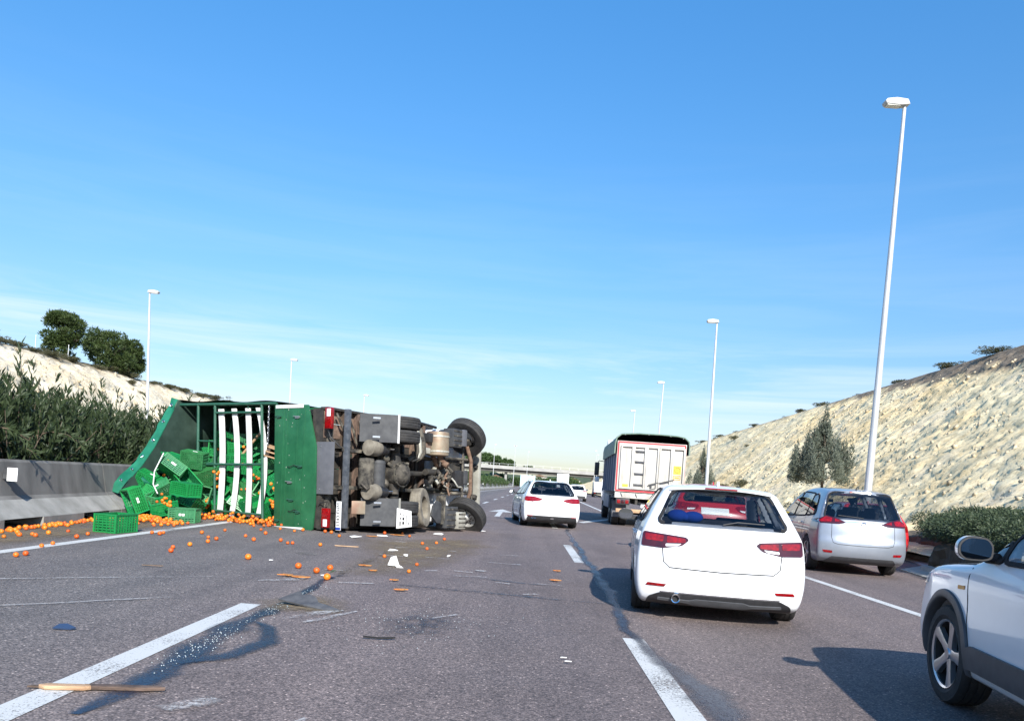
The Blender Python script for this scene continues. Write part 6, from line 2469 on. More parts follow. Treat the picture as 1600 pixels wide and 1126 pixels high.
# white slats bowed under the load
for k, (za, zm, zb, wd) in enumerate(((3.10, 2.99, 3.02, 0.17), (2.68, 2.52, 2.63, 0.15), (2.24, 2.13, 2.12, 0.15), (1.92, 1.66, 1.80, 0.14))):
    s = MB()
    pts = []
    for i in range(9):
        t = i / 8
        x = 1.33 - 2.44 * t
        z = (1 - t) ** 2 * za + 2 * t * (1 - t) * (2 * zm - 0.5 * (za + zb)) + t * t * zb
        pts.append((x, 0.035, z))
    for j in range(len(pts) - 1):
        pass
    P = []
    for p in pts:
        for dy, dz in ((-0.014, -wd / 2), (-0.014, wd / 2), (0.014, wd / 2), (0.014, -wd / 2)):
            P.append((p[0], p[1] + dy, p[2] + dz))
    F = [(0, 1, 2, 3), (35, 34, 33, 32)]
    for j in range(8):
        for c in range(4):
            F.append((j * 4 + c, (j + 1) * 4 + c, (j + 1) * 4 + (c + 1) % 4, j * 4 + (c + 1) % 4))
    s.add(P, F)
    tp('white_slat', s, 'white_slat', bevel=0.004)
# chain hanging at the opening
for i in range(15):
    x = 1.32 - i * 0.058
    lk = MB()
    a = [(0.034 * math.cos(q * math.pi / 4), 0.017 * math.sin(q * math.pi / 4)) for q in range(9)]
    if i % 2:
        lk.tube([(x + u, -0.05, 1.50 + v) for u, v in a], 0.006, 5, False)
    else:
        lk.tube([(x + u, -0.05 + v, 1.50) for u, v in a], 0.006, 5, False)
    tp('chain_link', lk, 'alloy', 60)

# tarpaulin: the torn roof sheet sagging towards the barrier
ed = [(1.58, -0.05, 4.45), (1.00, -0.39, 4.37), (0.42, -0.74, 4.30), (-0.04, -1.13, 4.20), (-0.35, -1.44, 4.16), (-0.67, -1.74, 4.09)]
ed_t = np.linspace(0, 1, len(ed))


def tarp_pt(u, v, off=0.0):
    """u along the torn edge from the top, v from the rear edge to the front board."""
    e_ = np.array([np.interp(u, ed_t, [p[i] for p in ed]) for i in range(3)])
    f_ = np.array([1.40 - 2.35 * u, 3.6, 3.80 + 0.25 * math.sin(u * 3.14)])
    p = e_ * (1 - v) + f_ * v
    w_ = (math.sin(u * 15 + v * 4) * 0.03 + math.sin(v * 13 + u * 7) * 0.04) * min(1, v * 4)
    wob = w_ * min(1, v * 3 + 0.3)
    p[2] += wob + off + 0.22 * math.sin(math.pi * v) * math.sin(math.pi * u)
    return tuple(p)


tp('roof_tarpaulin', MB().grid(lambda u, v: tarp_pt(u, v, 0.012), 36, 30), 'tarp', 80)
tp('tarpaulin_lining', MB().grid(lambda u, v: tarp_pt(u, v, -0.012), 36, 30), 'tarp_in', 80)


hem_n = fbm(np.c_[np.linspace(0, 7, 200), np.zeros(200), np.zeros(200)], 4, 77)


def hem_pt(u, v, off):
    e_ = Vector(tarp_pt(u, 0, 0))
    wv = 0.18 + 0.05 * u
    n_ = Vector((0.28, -0.25 - 0.25 * u, 1.0)).normalized()
    return tuple(e_ + n_ * (wv * v) + Vector((0, -0.02 - off + 0.05 * hem_n[min(199, int(u * 190 + v * 9))], 0.035 * hem_n[min(199, int(u * 190))])))


hem = tp('tarpaulin_hem', MB().grid(lambda u, v: hem_pt(u, v, 0.0), 48, 5), 'tarp', 80)
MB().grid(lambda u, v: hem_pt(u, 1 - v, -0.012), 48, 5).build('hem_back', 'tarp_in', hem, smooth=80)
for u in (0.06, 0.20, 0.36, 0.52, 0.68, 0.84):
    c_ = Vector(hem_pt(u, 0.5, 0.02))
    ring = MB()
    ring.tube([c_ + Vector((0.035 * math.cos(q * math.pi / 5), -0.004, 0.035 * math.sin(q * math.pi / 5))) for q in range(11)], 0.011, 6, False)
    ring.build('eyelet', 'chrome', hem, smooth=60)
    hl = MB()
    hl.cyl(c_ + Vector((0, 0.001, 0)), c_ + Vector((0, 0.008, 0)), 0.026, n=12)
    hl.build('eyelet_hole', 'gap', hem)
# the upper side sheet and torn corner pieces
tp('side_tarpaulin', MB().grid(lambda u, v: (1.44 + 0.12 * (1 - v) * u + 0.02 * math.sin(u * 14 + v * 6), v * 3.65 - 0.04, 1.25 + 3.2 * u + (0.0 if u < .9 else 0.0)), 24, 20), 'tarp', 80)
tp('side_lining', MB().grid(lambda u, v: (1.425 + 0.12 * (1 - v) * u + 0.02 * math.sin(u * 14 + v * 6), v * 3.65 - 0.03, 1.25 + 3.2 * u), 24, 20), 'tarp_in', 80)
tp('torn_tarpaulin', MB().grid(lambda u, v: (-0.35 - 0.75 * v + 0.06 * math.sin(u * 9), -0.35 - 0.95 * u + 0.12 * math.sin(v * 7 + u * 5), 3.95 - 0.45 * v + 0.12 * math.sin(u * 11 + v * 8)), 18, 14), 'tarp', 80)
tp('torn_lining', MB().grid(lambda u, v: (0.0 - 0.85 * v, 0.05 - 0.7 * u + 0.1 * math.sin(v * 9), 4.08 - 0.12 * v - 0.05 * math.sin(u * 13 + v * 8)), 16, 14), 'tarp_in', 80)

# rear axle: twin wheels, mudguards, air springs, differential
for x in (1.07, 0.77):
    wheel(lor, x, 1.50, -0.76, 0.575, 0.275, 1, 'truck')
for x in (-1.09, -0.79):
    wheel(lor, x, 1.55, -0.76, 0.565, 0.275, -1, 'truck')
for s, yc in ((1, 1.50), (-1, 1.62)):
    pl_ = [(yc - 1.10, -0.60), (yc - 1.00, -0.74), (yc - 0.86, -0.92), (yc - 0.70, -1.10), (yc - 0.58, -1.22)]
    gd = MB()
    P = []
    for y, z in pl_:
        y += 0.10
        for d_ in (0.0, 0.025):
            for x in (0.60, 1.20):
                P.append((s * x, y + d_ * 0.8, z + d_ * 0.6))
    F = []
    k = len(pl_) - 1
    for i in range(k):
        b = i * 4
        F += [(b, b + 1, b + 5, b + 4), (b + 2, b + 6, b + 7, b + 3), (b, b + 4, b + 6, b + 2), (b + 1, b + 3, b + 7, b + 5)]
    F += [(0, 2, 3, 1), (k * 4, k * 4 + 1, k * 4 + 3, k * 4 + 2)]
    gd.add(P, F)
    go_ = tp('mudguard', gd, 'guard', 40)
    y, z = pl_[-1]
    y += 0.10
    MB().bar((s * 0.59, y + 0.012, z - 0.012), (s * 1.21, y + 0.012, z - 0.012), 0.03, 0.03).build('mudguard_edge', 'paper' if s > 0 else 'aluminium', go_)
    for x in (0.70, 1.10):
        y, z = pl_[2]
        MB().bar((s * x, y - 0.10, z - 0.0), (s * x, y + 0.02, z - 0.10), 0.035, 0.03).build('mudguard_bolt', 'alloy', go_)
    tp('mudguard_stay', MB().cyl((s * 0.46, yc - 0.72, -0.42), (s * 1.15, yc - 0.70, -0.72), 0.022, n=8), 'chassis_dust', 60)
    tp('mudguard_stay', MB().cyl((s * 0.46, yc - 0.55, -0.42), (s * 0.62, yc - 0.50, -0.98), 0.018, n=8), 'chassis_dust', 60)
    # air spring and shock absorber with bright rod
    sp = MB()
    xs = s * 0.47
    sp.lathe([(0.0, 0.55), (0.17, 0.57), (0.185, 0.70), (0.175, 0.84), (0.15, 0.90)], (xs, 0, -0.80), 'y', 20)
    tp('air_spring', sp, 'rubber_dusty', 50)
    sp = MB()
    sp.lathe([(0.15, 0.90), (0.16, 0.97), (0.13, 1.03), (0.14, 1.10), (0.115, 1.18), (0.0, 1.20)], (xs, 0, -0.80), 'y', 20)
    tp('spring_bellow', sp, 'rubber_bellow', 50)
    tp('shock_absorber_rod', MB().cyl((xs + 0.02, 1.18, -0.82), (xs + 0.02, 1.42, -0.84), 0.035, n=10), 'chrome', 60)
    tp('shock_absorber_eye', MB().lathe([(0.045, -0.05), (0.09, -0.05), (0.09, 0.05), (0.045, 0.05)], (xs + 0.02, 1.47, -0.84), 'x', 14, True), 'chassis_dust', 50)
    tp('brake_chamber', MB().lathe([(0.0, 1.12), (0.09, 1.13), (0.115, 1.2), (0.115, 1.27), (0.09, 1.33), (0.0, 1.34)], (s * 0.28, 0, -0.70), 'y', 14), 'chassis_dust', 50)
tp('rear_axle', MB().lathe([(0.10, -0.70), (0.11, -0.42), (0.15, -0.28), (0.15, 0.22), (0.11, 0.36), (0.10, 0.70)], (0, 1.55, -0.76), 'x', 16), 'chassis', 50)
df = MB()
df.lathe([(0.0, -1.12), (0.10, -1.11), (0.19, -1.06), (0.245, -0.98), (0.26, -0.88), (0.25, -0.76), (0.22, -0.62)], (-0.06, 1.55, 0), 'z', 22)
dfo = tp('differential', df, 'chassis_dust', 50)
MB().lathe([(0.252, -0.99), (0.285, -0.99), (0.285, -0.95), (0.25, -0.95)], (-0.06, 1.55, 0), 'z', 22).build('cover_flange', 'chassis_dust', dfo, smooth=40)
for i in range(12):
    a = i * math.pi / 6
    MB().cyl((-0.06 + 0.27 * math.cos(a), 1.55 + 0.27 * math.sin(a), -1.005), (-0.06 + 0.27 * math.cos(a), 1.55 + 0.27 * math.sin(a), -0.985), 0.016, n=6).build('bolt', 'chassis', dfo)
for (a, b) in (((0.40, 1.25, -0.45), (0.02, 1.38, -0.95)), ((-0.40, 2.05, -0.45), (-0.05, 1.66, -0.95)), ((0.2, 1.72, -0.98), (-0.42, 2.05, -0.6)), ((0.15, 1.36, -0.98), (-0.5, 1.62, -0.62))):
    tp('torque_rod', MB().cyl(a, b, 0.04, n=10), 'chassis_dust', 60)
tp('propeller_shaft', MB().cyl((-0.02, 1.80, -0.66), (0.0, 3.05, -0.52), 0.065, n=12), 'chassis', 60)
# air tanks, ribbed
for yy0, dx in ((0.62, 0.0), (1.0, -0.02)):
    tk = MB()
    pr_ = [(0.0, -0.36), (0.15, -0.34), (0.165, -0.30)] + [(0.165 + (0.008 if i % 2 else 0.0), -0.28 + 0.04 * i) for i in range(14)] + [(0.15, 0.30), (0.0, 0.32)]
    tk.lathe(pr_, (dx - 0.06, yy0, -0.72), 'x', 18)
    tp('air_tank', tk, 'chassis_dust' if yy0 < 0.9 else 'guard', 30)
for k, pts in enumerate(([(-0.30, 0.42, -0.75), (-0.42, 0.5, -0.85), (-0.36, 0.62, -0.9), (-0.44, 0.72, -0.6)], [(-0.34, 0.6, -0.85), (-0.38, 0.8, -0.88), (-0.33, 1.02, -0.84)], [(0.30, 0.75, -0.8), (0.38, 0.82, -0.7), (0.42, 0.95, -0.5)], [(0.26, 1.05, -0.86), (0.33, 1.12, -0.8), (0.3, 1.25, -0.7)])):
    tp('air_hose', MB().tube(pts, 0.02, 7), 'chassis_dust', 60)
ck = MB()
ck.prism([(0.30, -0.62), (0.56, -0.78), (0.62, -0.62), (0.50, -0.46)], lambda u, v, q: (-0.95 + q, u, v), 0.28)
tp('wheel_chock', ck, 'silencer', bevel=0.015)
# white board with print over the lower twin wheel
cd = MB()
cd.prism([(-1.24, 0.0), (-0.80, 0.0), (-0.86, 0.36), (-1.20, 0.38)], lambda u, v, q: (u, 1.02 + v * 0.86, -1.27 - v * 0.42 + q), 0.012)
cdo = tp('printed_board', cd, 'plate', bevel=0.004)
for k, (u, v, du, dv) in enumerate(((-1.13, 0.08, .09, .03), (-1.02, 0.08, .05, .03), (-0.92, 0.08, .03, .035), (-1.12, 0.16, .06, .05), (-1.03, 0.16, .06, .05), (-0.94, 0.15, .03, .03), (-1.05, 0.235, .22, .012), (-1.13, 0.30, .05, .02), (-0.98, 0.30, .08, .02))):
    MB().prism([(u - du / 2, v - dv / 2), (u + du / 2, v - dv / 2), (u + du / 2, v + dv / 2), (u - du / 2, v + dv / 2)], lambda a, b, q: (a, 1.02 + b * 0.86, -1.274 - b * 0.42 + q), 0.005).build('print', 'black_ink', cdo)

# middle: spare wheel, tubes, silencer, boxes
sw = wheel(lor, -0.80, 2.38, -0.90, 0.46, 0.27, 1, 'truck', 'rubber_dusty')
sw.rotation_euler = (0, 0, 0)
sw.rotation_euler = Vector((0.10, 0.34, -0.94)).to_track_quat('X', 'Z').to_euler()
for c_ in list(sw.children):
    bpy.data.objects.remove(c_)
MB().lathe([(0.0, -0.06), (0.26, -0.06), (0.31, -0.11), (0.325, -0.11)], (0, 0, 0), 'x', 24).build('rim', 'chassis', sw, smooth=40)
for i, (y, r_) in enumerate(((2.24, 0.055), (2.38, 0.05), (2.52, 0.06))):
    tp('intake_pipe', MB().tube([(1.05, y, -0.72), (0.75, y, -0.82), (0.50, y + 0.02, -0.84), (0.38, y - 0.05 * (i - 1), -0.80), (0.30, y - 0.12, -0.7)], r_, 10), 'aluminium' if i == 1 else 'chassis_dust', 60)
sl = MB()
sl.lathe([(0.0, 0.44), (0.22, 0.45), (0.27, 0.47), (0.275, 0.50), (0.275, 0.98), (0.27, 1.02), (0.22, 1.04), (0.0, 1.05)], (0, 3.16, -0.80), 'x', 24)
slo = tp('exhaust_silencer', sl, 'silencer', 40)
for x in (0.56, 0.92):
    MB().lathe([(0.277, -0.02), (0.285, -0.02), (0.285, 0.02), (0.277, 0.02)], (x, 3.16, -0.80), 'x', 24, True).build('silencer_band', 'aluminium', slo)
tp('exhaust_pipe', MB().tube([(0.46, 3.22, -0.84), (0.34, 3.24, -0.86), (0.26, 3.28, -0.95), (0.22, 3.30, -1.02)], 0.075, 12), 'rust', 60)
tp('exhaust_pipe', MB().tube([(0.44, 3.05, -0.75), (0.25, 3.3, -0.7), (0.1, 3.7, -0.62), (0.05, 4.0, -0.5)], 0.06, 10), 'rust', 60)
for (c, s, m_) in (((0.93, 3.72, -0.86), (0.46, 0.40, 0.30), 'guard'), ((0.95, 3.98, -0.90), (0.42, 0.16, 0.34), 'mudflap'), ((0.72, 2.78, -0.70), (0.34, 0.18, 0.22), 'wood_dirty'), ((0.86, 2.74, -0.80), (0.22, 0.16, 0.2), 'black_plastic'), ((0.55, 2.72, -0.74), (0.14, 0.22, 0.18), 'aluminium'),
                    ((-0.80, 3.30, -0.86), (0.60, 0.06, 0.26), 'chassis_dust'), ((-1.02, 3.55, -0.88), (0.52, 0.52, 0.30), 'guard'), ((-1.10, 3.88, -0.94), (0.42, 0.34, 0.34), 'aluminium')):
    bo = tp('equipment_box', MB().box(c, s), m_, bevel=0.02)
    if s[1] > 0.3:
        for k in range(4):
            MB().box((c[0] - s[0] / 2 + s[0] * (k + 0.5) / 4, c[1], c[2] - s[2] / 2 - 0.006), (0.03, s[1] * 0.9, 0.014)).build('box_rib', 'chassis_dust', bo)
wd = MB()
wd.prism([(-0.62, 2.98), (-0.74, 2.82), (-0.98, 2.74), (-1.16, 2.98), (-1.16, 3.16), (-0.70, 3.18)], lambda u, v, q: (u, v, -0.98 + q), 0.05)
tp('guard_plate', wd, 'guard', bevel=0.008)
MB().box((-0.90, 3.18, -0.955), (0.56, 0.05, 0.12)).build('plate_flange', 'chassis_dust', lor)

# engine and gearbox with hoses
gb = MB()
gb.lathe([(0.0, 3.0), (0.12, 3.0), (0.13, 3.2), (0.20, 3.45), (0.26, 3.6), (0.26, 3.75)], (0.0, 0, -0.58), 'y', 18)
tp('gearbox', gb, 'chassis_dust', 40)
tp('engine_block', MB().box((0.0, 4.15, -0.45), (0.62, 0.85, 0.5)), 'chassis', bevel=0.03)
tp('oil_sump', MB().box((-0.06, 4.02, -0.78), (0.42, 0.42, 0.26), None, 0.8), 'black_plastic', bevel=0.05)
tp('oil_sump', MB().box((-0.02, 4.30, -0.84), (0.36, 0.18, 0.20)), 'guard', bevel=0.04)
tp('starter_motor', MB().cyl((0.05, 2.72, -0.78), (0.05, 3.12, -0.80), 0.075, n=14), 'chassis', 50)
rh = np.random.default_rng(15)
for k in range(20):
    p = np.array([rh.uniform(-0.32, 0.34), rh.uniform(2.85, 3.75), rh.uniform(-0.88, -0.72)])
    pts = [p]
    for j in range(4):
        p = p + rh.normal(0, (0.10, 0.08, 0.05))
        p[2] = min(max(p[2], -1.0), -0.6)
        pts.append(p.copy())
    tp('hose', MB().tube([tuple(q) for q in pts], rh.uniform(0.012, 0.03), 7), ['chassis_dust', 'aluminium', 'chassis', 'chassis_dust', 'rust'][k % 5], 60)
for k in range(12):
    c = (rh.uniform(-0.35, 0.35), rh.uniform(2.9, 3.8), rh.uniform(-0.82, -0.62))
    tp('engine_bracket', MB().box(c, (rh.uniform(.05, .14), rh.uniform(.05, .16), rh.uniform(.05, .12)), tuple(rh.uniform(-.6, .6, 3))), ['chassis_dust', 'chassis', 'wood_dirty', 'aluminium'][k % 4], bevel=0.008)
# front axle, springs, steered wheels
tp('front_axle', MB().tube([(0.92, 4.42, -0.80), (0.62, 4.42, -0.90), (0.40, 4.42, -0.98), (-0.40, 4.42, -0.98), (-0.62, 4.42, -0.90), (-0.86, 4.42, -0.80)], 0.05, 10), 'rust', 60)
tp('track_rod', MB().cyl((0.86, 4.22, -0.86), (-0.82, 4.22, -0.86), 0.03, n=8), 'chassis_dust', 60)
for s in (-1, 1):
    for j in range(3):
        tp('leaf_spring', MB().tube([(s * 0.43, 3.55 + 0.1 * j, -0.66 - 0.0 * j), (s * 0.43, 4.0, -0.78 - 0.03 * j), (s * 0.43, 4.42, -0.82 - 0.03 * j), (s * 0.43, 4.85 - 0.1 * j, -0.76)], 0.035, 6), 'chassis_dust', 60)
    tp('steering_knuckle', MB().box((s * 0.88, 4.42, -0.80), (0.16, 0.16, 0.24)), 'chassis_dust', bevel=0.02)
w1 = wheel(lor, 1.02, 4.46, -0.78, 0.53, 0.27, 1, 'truck')
w1.rotation_euler = (0, 0, R(52))
w2 = wheel(lor, -0.99, 4.40, -0.90, 0.53, 0.27, -1, 'truck')
w2.rotation_euler = (0, 0, math.pi + R(52))
# bumper and cab
tp('front_bumper', MB().box((0.0, 5.24, -0.60), (2.3, 0.12, 0.32)), 'aluminium', bevel=0.03)
tp('front_crossbeam', MB().box((0.0, 5.02, -0.62), (2.2, 0.08, 0.10)), 'chassis_dust', bevel=0.01)
for x in (-0.9, -0.5, 0.3, 0.7):
    tp('bumper_bracket', MB().box((x, 5.12, -0.66), (0.10, 0.16, 0.16), (0.2, 0.1, 0.3)), 'chassis', bevel=0.01)
cb = MB()
cb.prism([(3.72, -0.35), (5.16, -0.35), (5.22, 0.45), (5.02, 1.35), (4.80, 1.62), (3.78, 1.66)], lambda u, v, q: (q - 1.16, u, v), 2.32)
cbo = tp('cab', cb, 'white_paint', bevel=0.06)
ws_ = MB()
ws_.add([(-1.0, 5.228, 0.56), (1.0, 5.228, 0.56), (0.98, 5.062, 1.30), (-0.98, 5.062, 1.30)], [(0, 1, 2, 3)])
ws_.build('windscreen', 'glass_dark', cbo)
for s in (-1, 1):
    d_ = MB()
    d_.prism([(4.05, -0.25), (5.02, -0.25), (5.06, 0.50), (4.92, 1.25), (4.05, 1.30)], lambda u, v, q: (s * 1.165 + q * s, u, v), 0.02)
    dd_ = d_.build('cab_door', 'white_paint', cbo)
    w_ = MB()
    w_.prism([(4.14, 0.60), (4.98, 0.60), (4.86, 1.18), (4.14, 1.22)], lambda u, v, q: (s * 1.187 + q * s, u, v), 0.006)
    w_.build('door_window', 'glass_dark', dd_)
    tp('wheel_arch', MB().tube([(s * 1.10, 3.74, -0.78), (s * 1.10, 3.86, -0.40), (s * 1.10, 4.2, -0.20), (s * 1.10, 4.7, -0.20), (s * 1.10, 4.98, -0.42), (s * 1.10, 5.06, -0.8)], 0.06, 8), 'black_plastic', 60)
    tp('side_guard_rail', MB().tube([(s * 1.25, 2.1, -0.5), (s * 1.24, 2.9, -0.42), (s * 1.20, 3.7, -0.36)], 0.035, 8), 'black_plastic', 60)
    tp('mirror', MB().box((s * 1.36, 5.1, 0.95), (0.12, 0.16, 0.42)), 'black_plastic', bevel=0.03)


# ------------------------------------------------------------------ crates
def crate_meshes():
    LX, LY, LZ = 0.56, 0.38, 0.31
    def wall(length, cols):
        w = MB()
        th = 0.013
        for z in (0.014, 0.060, 0.106, 0.150, 0.194, 0.236):
            w.box((0, 0, z), (length, th, 0.027))
        w.box((0, 0.0, 0.285), (length, th, 0.05))
        for i in range(cols + 1):
            x = -length / 2 + length * i / cols
            w.box((x, -0.004, LZ / 2), (0.014 if 0 < i < cols else 0.034, th + 0.008, LZ))
        return w
    a = wall(LX, 8)
    b = wall(LY, 5)
    rim = MB()
    for s in (-1, 1):
        rim.box((0, s * (LY / 2 + 0.004), LZ - 0.008), (LX + 0.03, 0.028, 0.024))
        rim.box((s * (LX / 2 + 0.004), 0, LZ - 0.0085), (0.028, LY - 0.02, 0.023))
    base = MB()
    for i in range(13):
        base.box((-LX / 2 + LX * i / 12, 0, 0.006), (0.018 if i % 4 else 0.036, LY, 0.012))
    for i in range(10):
        base.box((0, -LY / 2 + LY * i / 9, 0.0055), (LX, 0.016 if i % 3 else 0.03, 0.011))
    solid = MB()
    solid.box((0, 0, 0.006), (LX - 0.01, LY - 0.01, 0.012))
    lab = MB()
    lab.box((0, -0.013, 0.17), (0.12, 0.003, 0.05))
    return dict(long=a.mesh('crate_long_wall', 'crate'), short=b.mesh('crate_short_wall', 'crate'), rim=rim.mesh('crate_rim', 'crate'), base=base.mesh('crate_base', 'crate'), solid=solid.mesh('crate_solid_base', 'crate'), label=lab.mesh('crate_label', 'paper'),
                long2=a.mesh('crate_long_wall_worn', 'crate_worn'), short2=b.mesh('crate_short_wall_worn', 'crate_worn'), rim2=rim.mesh('crate_rim_worn', 'crate_worn'), base2=base.mesh('crate_base_worn', 'crate_worn'))


CM = crate_meshes()


def crate(loc, rot, label, group=None, worn=False, paper=False, solid=False, center=True):
    r = empty('fruit_crate', loc, tuple(R(a) for a in rot))
    if center:
        r.scale = (0.93, 0.93, 0.93)
    if center:
        r.location = Vector(loc) - r.rotation_euler.to_matrix() @ Vector((0, 0, 0.155))
    tag(r, label, 'crate', group)
    x = '2' if worn else ''
    newobj('base', CM['solid' if solid else 'base' + x], r)
    for s in (-1, 1):
        newobj('side_wall', CM['long' + x], r, (0, s * 0.19, 0), (0, 0, 0 if s < 0 else math.pi))
        newobj('end_wall', CM['short' + x], r, (s * 0.28, 0, 0), (0, 0, s * math.pi / 2))
    newobj('rim', CM['rim' + x], r)
    if paper:
        newobj('paper_label', CM['label'], r, (0, -0.19, 0))
    # keep every crate on or above the ground
    mw = Matrix.LocRotScale(r.location, r.rotation_euler, None)
    low = min((mw @ Vector((sx * 0.295, sy * 0.205, z))).z for sx in (-1, 1) for sy in (-1, 1) for z in (0, 0.31))
    if low < 0.005:
        r.location.z += 0.005 - low
    return r


crate((-6.82, 13.30, 0), (0, 0, 82), 'empty green crate standing upright by itself on the white edge line', center=False)
crate((-8.12, 16.5, 0.38), (12, -112, 38), 'green crate tipped on its side under the torn tarpaulin, its dark opening facing the barrier', paper=True)
crate((-7.02, 16.45, 0.16), (0, 0, 6), 'pale green crate resting flat on the road edge with the upside-down crate above it', worn=True, paper=True)
crate((-7.70, 16.95, 0.22), (18, -14, 30), 'green crate lying low between the tipped crate and the flat one, oranges on its rim')
crate((-7.22, 16.90, 0.66), (180, 4, -28), 'upside-down green crate with closed flat bottom on top of the others', solid=True)
crate((-8.02, 17.45, 0.55), (-58, -34, 22), 'worn green crate with white paper label leaning at the foot of the pile', worn=True, paper=True)
crate((-7.90, 17.70, 1.12), (-28, 34, 14), 'bright green crate tilted high in the pile with white label', paper=True)
crate((-7.62, 18.20, 1.32), (-80, 6, -6), 'worn crate standing on end at the top of the pile, mesh side to the road', worn=True, paper=True)
ins = [(-7.55, 17.75, 0.78, 35, 40, -15), (-7.30, 18.2, 0.95, 70, -25, 15), (-6.95, 18.35, 0.30, 55, -15, 30), (-6.45, 18.1, 0.24, 20, 30, 10), (-6.05, 18.35, 0.75, 75, 15, -8), (-6.75, 18.6, 1.35, 82, -8, 6), (-7.15, 19.0, 1.85, 88, 3, -3), (-6.55, 18.95, 1.85, 86, -6, 5), (-8.05, 18.0, 0.95, 60, -30, 25), (-8.35, 17.6, 0.75, 75, 25, 10), (-7.75, 18.0, 0.45, 70, 10, -20), (-8.25, 18.3, 1.25, 80, 15, 5), (-7.7, 18.9, 1.1, 88, 0, 8), (-8.0, 17.1, 0.2, 15, 10, 50), (-7.40, 18.55, 1.05, 85, 2, 8), (-8.25, 17.35, 0.30, 40, -58, 34), (-7.38, 18.05, 0.55, 82, 10, 2), (-7.34, 18.60, 0.20, 66, 14, -10), (-7.10, 18.52, 0.56, 60, 22, -14), (-7.35, 18.75, 0.94, 52, 28, 0), (-7.37, 19.10, 1.62, 88, 0, 6), (-7.00, 18.95, 1.60, 90, 0, -4),
       (-7.10, 18.70, 1.22, 86, 4, 2), (-6.62, 18.50, 1.28, 84, 12, 4), (-6.42, 18.65, 1.62, 70, -32, 10), (-6.42, 18.20, 0.72, 76, -14, 0), (-6.15, 18.22, 1.05, 80, 12, 6), (-6.10, 17.98, 0.42, 68, -22, 0), (-6.70, 18.33, 0.26, 52, 38, 18), (-5.70, 17.72, 0.30, 62, -28, 8),
       (-5.55, 17.72, 0.95, 76, -34, 0), (-5.70, 17.95, 1.44, 80, -36, 2), (-5.85, 18.05, 0.66, 70, 24, 0), (-7.65, 19.15, 1.44, 85, 0, 12), (-7.95, 19.1, 1.30, 80, -14, 10), (-6.85, 18.75, 0.82, 74, 8, 4), (-7.22, 18.95, 0.62, 88, 0, 2), (-6.0, 18.7, 1.25, 84, 4, 0), (-7.75, 18.45, 0.86, 78, -6, 10), (-7.42, 17.6, 0.36, 30, 12, -20),
       (-6.6, 18.9, 0.5, 88, 0, 5), (-6.3, 18.8, 0.9, 85, 10, -5), (-7.0, 19.3, 1.0, 90, 0, 0), (-7.6, 19.4, 0.9, 90, 4, 4), (-6.2, 19.1, 1.5, 88, 2, 2)]
clab = {14: 'green crate on end beside the first frame post at the load edge', 17: 'green crate with oranges at the foot of the first frame post', 20: 'upright green crate at the back behind the first white slat', 21: 'upright green crate at the back between the first two white slats',
        27: 'green crate low behind the third white slat', 28: 'bright green crate tilted near the ground behind the first two white slats', 29: 'bright green crate at the bottom right of the load beside the tailgate', 30: 'worn green crate leaning against the left edge of the tailgate', 31: 'worn green crate at mid height under the wooden pallet',
        23: 'green crate high behind the third white slat', 24: 'green crate near the top behind the fourth white slat', 15: 'green crate squeezed under the torn tarpaulin behind the tipped crate', 39: 'small corner of a crate behind the upside-down crate'}
for k, (x, y, z, a, b, c) in enumerate(ins):
    crate((x, y, z), (-a if k % 4 else a, b, c), clab.get(k, 'green plastic fruit crate jumbled among the others inside the lorry'), 'crates jumbled in the lorry' if k not in clab else None, worn=(k % 3 == 1), paper=(k % 9 == 0))
# loose strap over the tilted crate
tag(MB().tube([(-7.98, 17.40, 1.42), (-8.10, 17.28, 1.0), (-8.08, 17.22, 0.72), (-7.96, 17.2, 0.52)], 0.014, 6).build('strap', 'paper', smooth=60), 'loose white strap hanging over the tilted bright green crate', 'strap')
# pallet and a wooden pole inside the load
pal = tag(empty('wooden_pallet', (-5.45, 17.72, 1.62), (R(8), R(14), R(20))), 'pale wooden pallet lodged beside the tailgate above the crates', 'pallet')
for i in range(3):
    MB().box((0, 0.0, -0.16 + i * 0.10), (0.75, 0.5, 0.022)).build('plank', 'wood', pal)
for i in range(3):
    MB().box((-0.32 + 0.32 * i, 0, -0.06), (0.08, 0.48, 0.17)).build('block', 'wood_dirty', pal)
tag(MB().cyl((-6.95, 18.6, 1.15), (-6.05, 18.3, 2.22), 0.032, n=8).build('wooden_pole', 'wood', smooth=60), 'slanting brown wooden pole inside the load behind the white slats', 'pole')

# ------------------------------------------------------------------ oranges
ob = MB()
ob.ball((0, 0, 0.036), (0.038, 0.038, 0.036), 14)
orange_me = ob.mesh('orange_mesh', 'orange', smooth=80)
RO = np.random.default_rng(33)
first_orange = [None]


def orange(x, y, z, label, group, s=None):
    if first_orange[0] is None:
        o = newobj('orange', orange_me)
        first_orange[0] = o
    else:
        o = first_orange[0].copy()
        COL.objects.link(o)
    o.location = (x, y, z)
    s = s or RO.uniform(0.72, 1.02)
    o.scale = (s, s, s)
    o.rotation_euler = (RO.uniform(-.2, .2), RO.uniform(-.2, .2), RO.uniform(0, 6.28))
    return tag(o, label, 'orange', group)


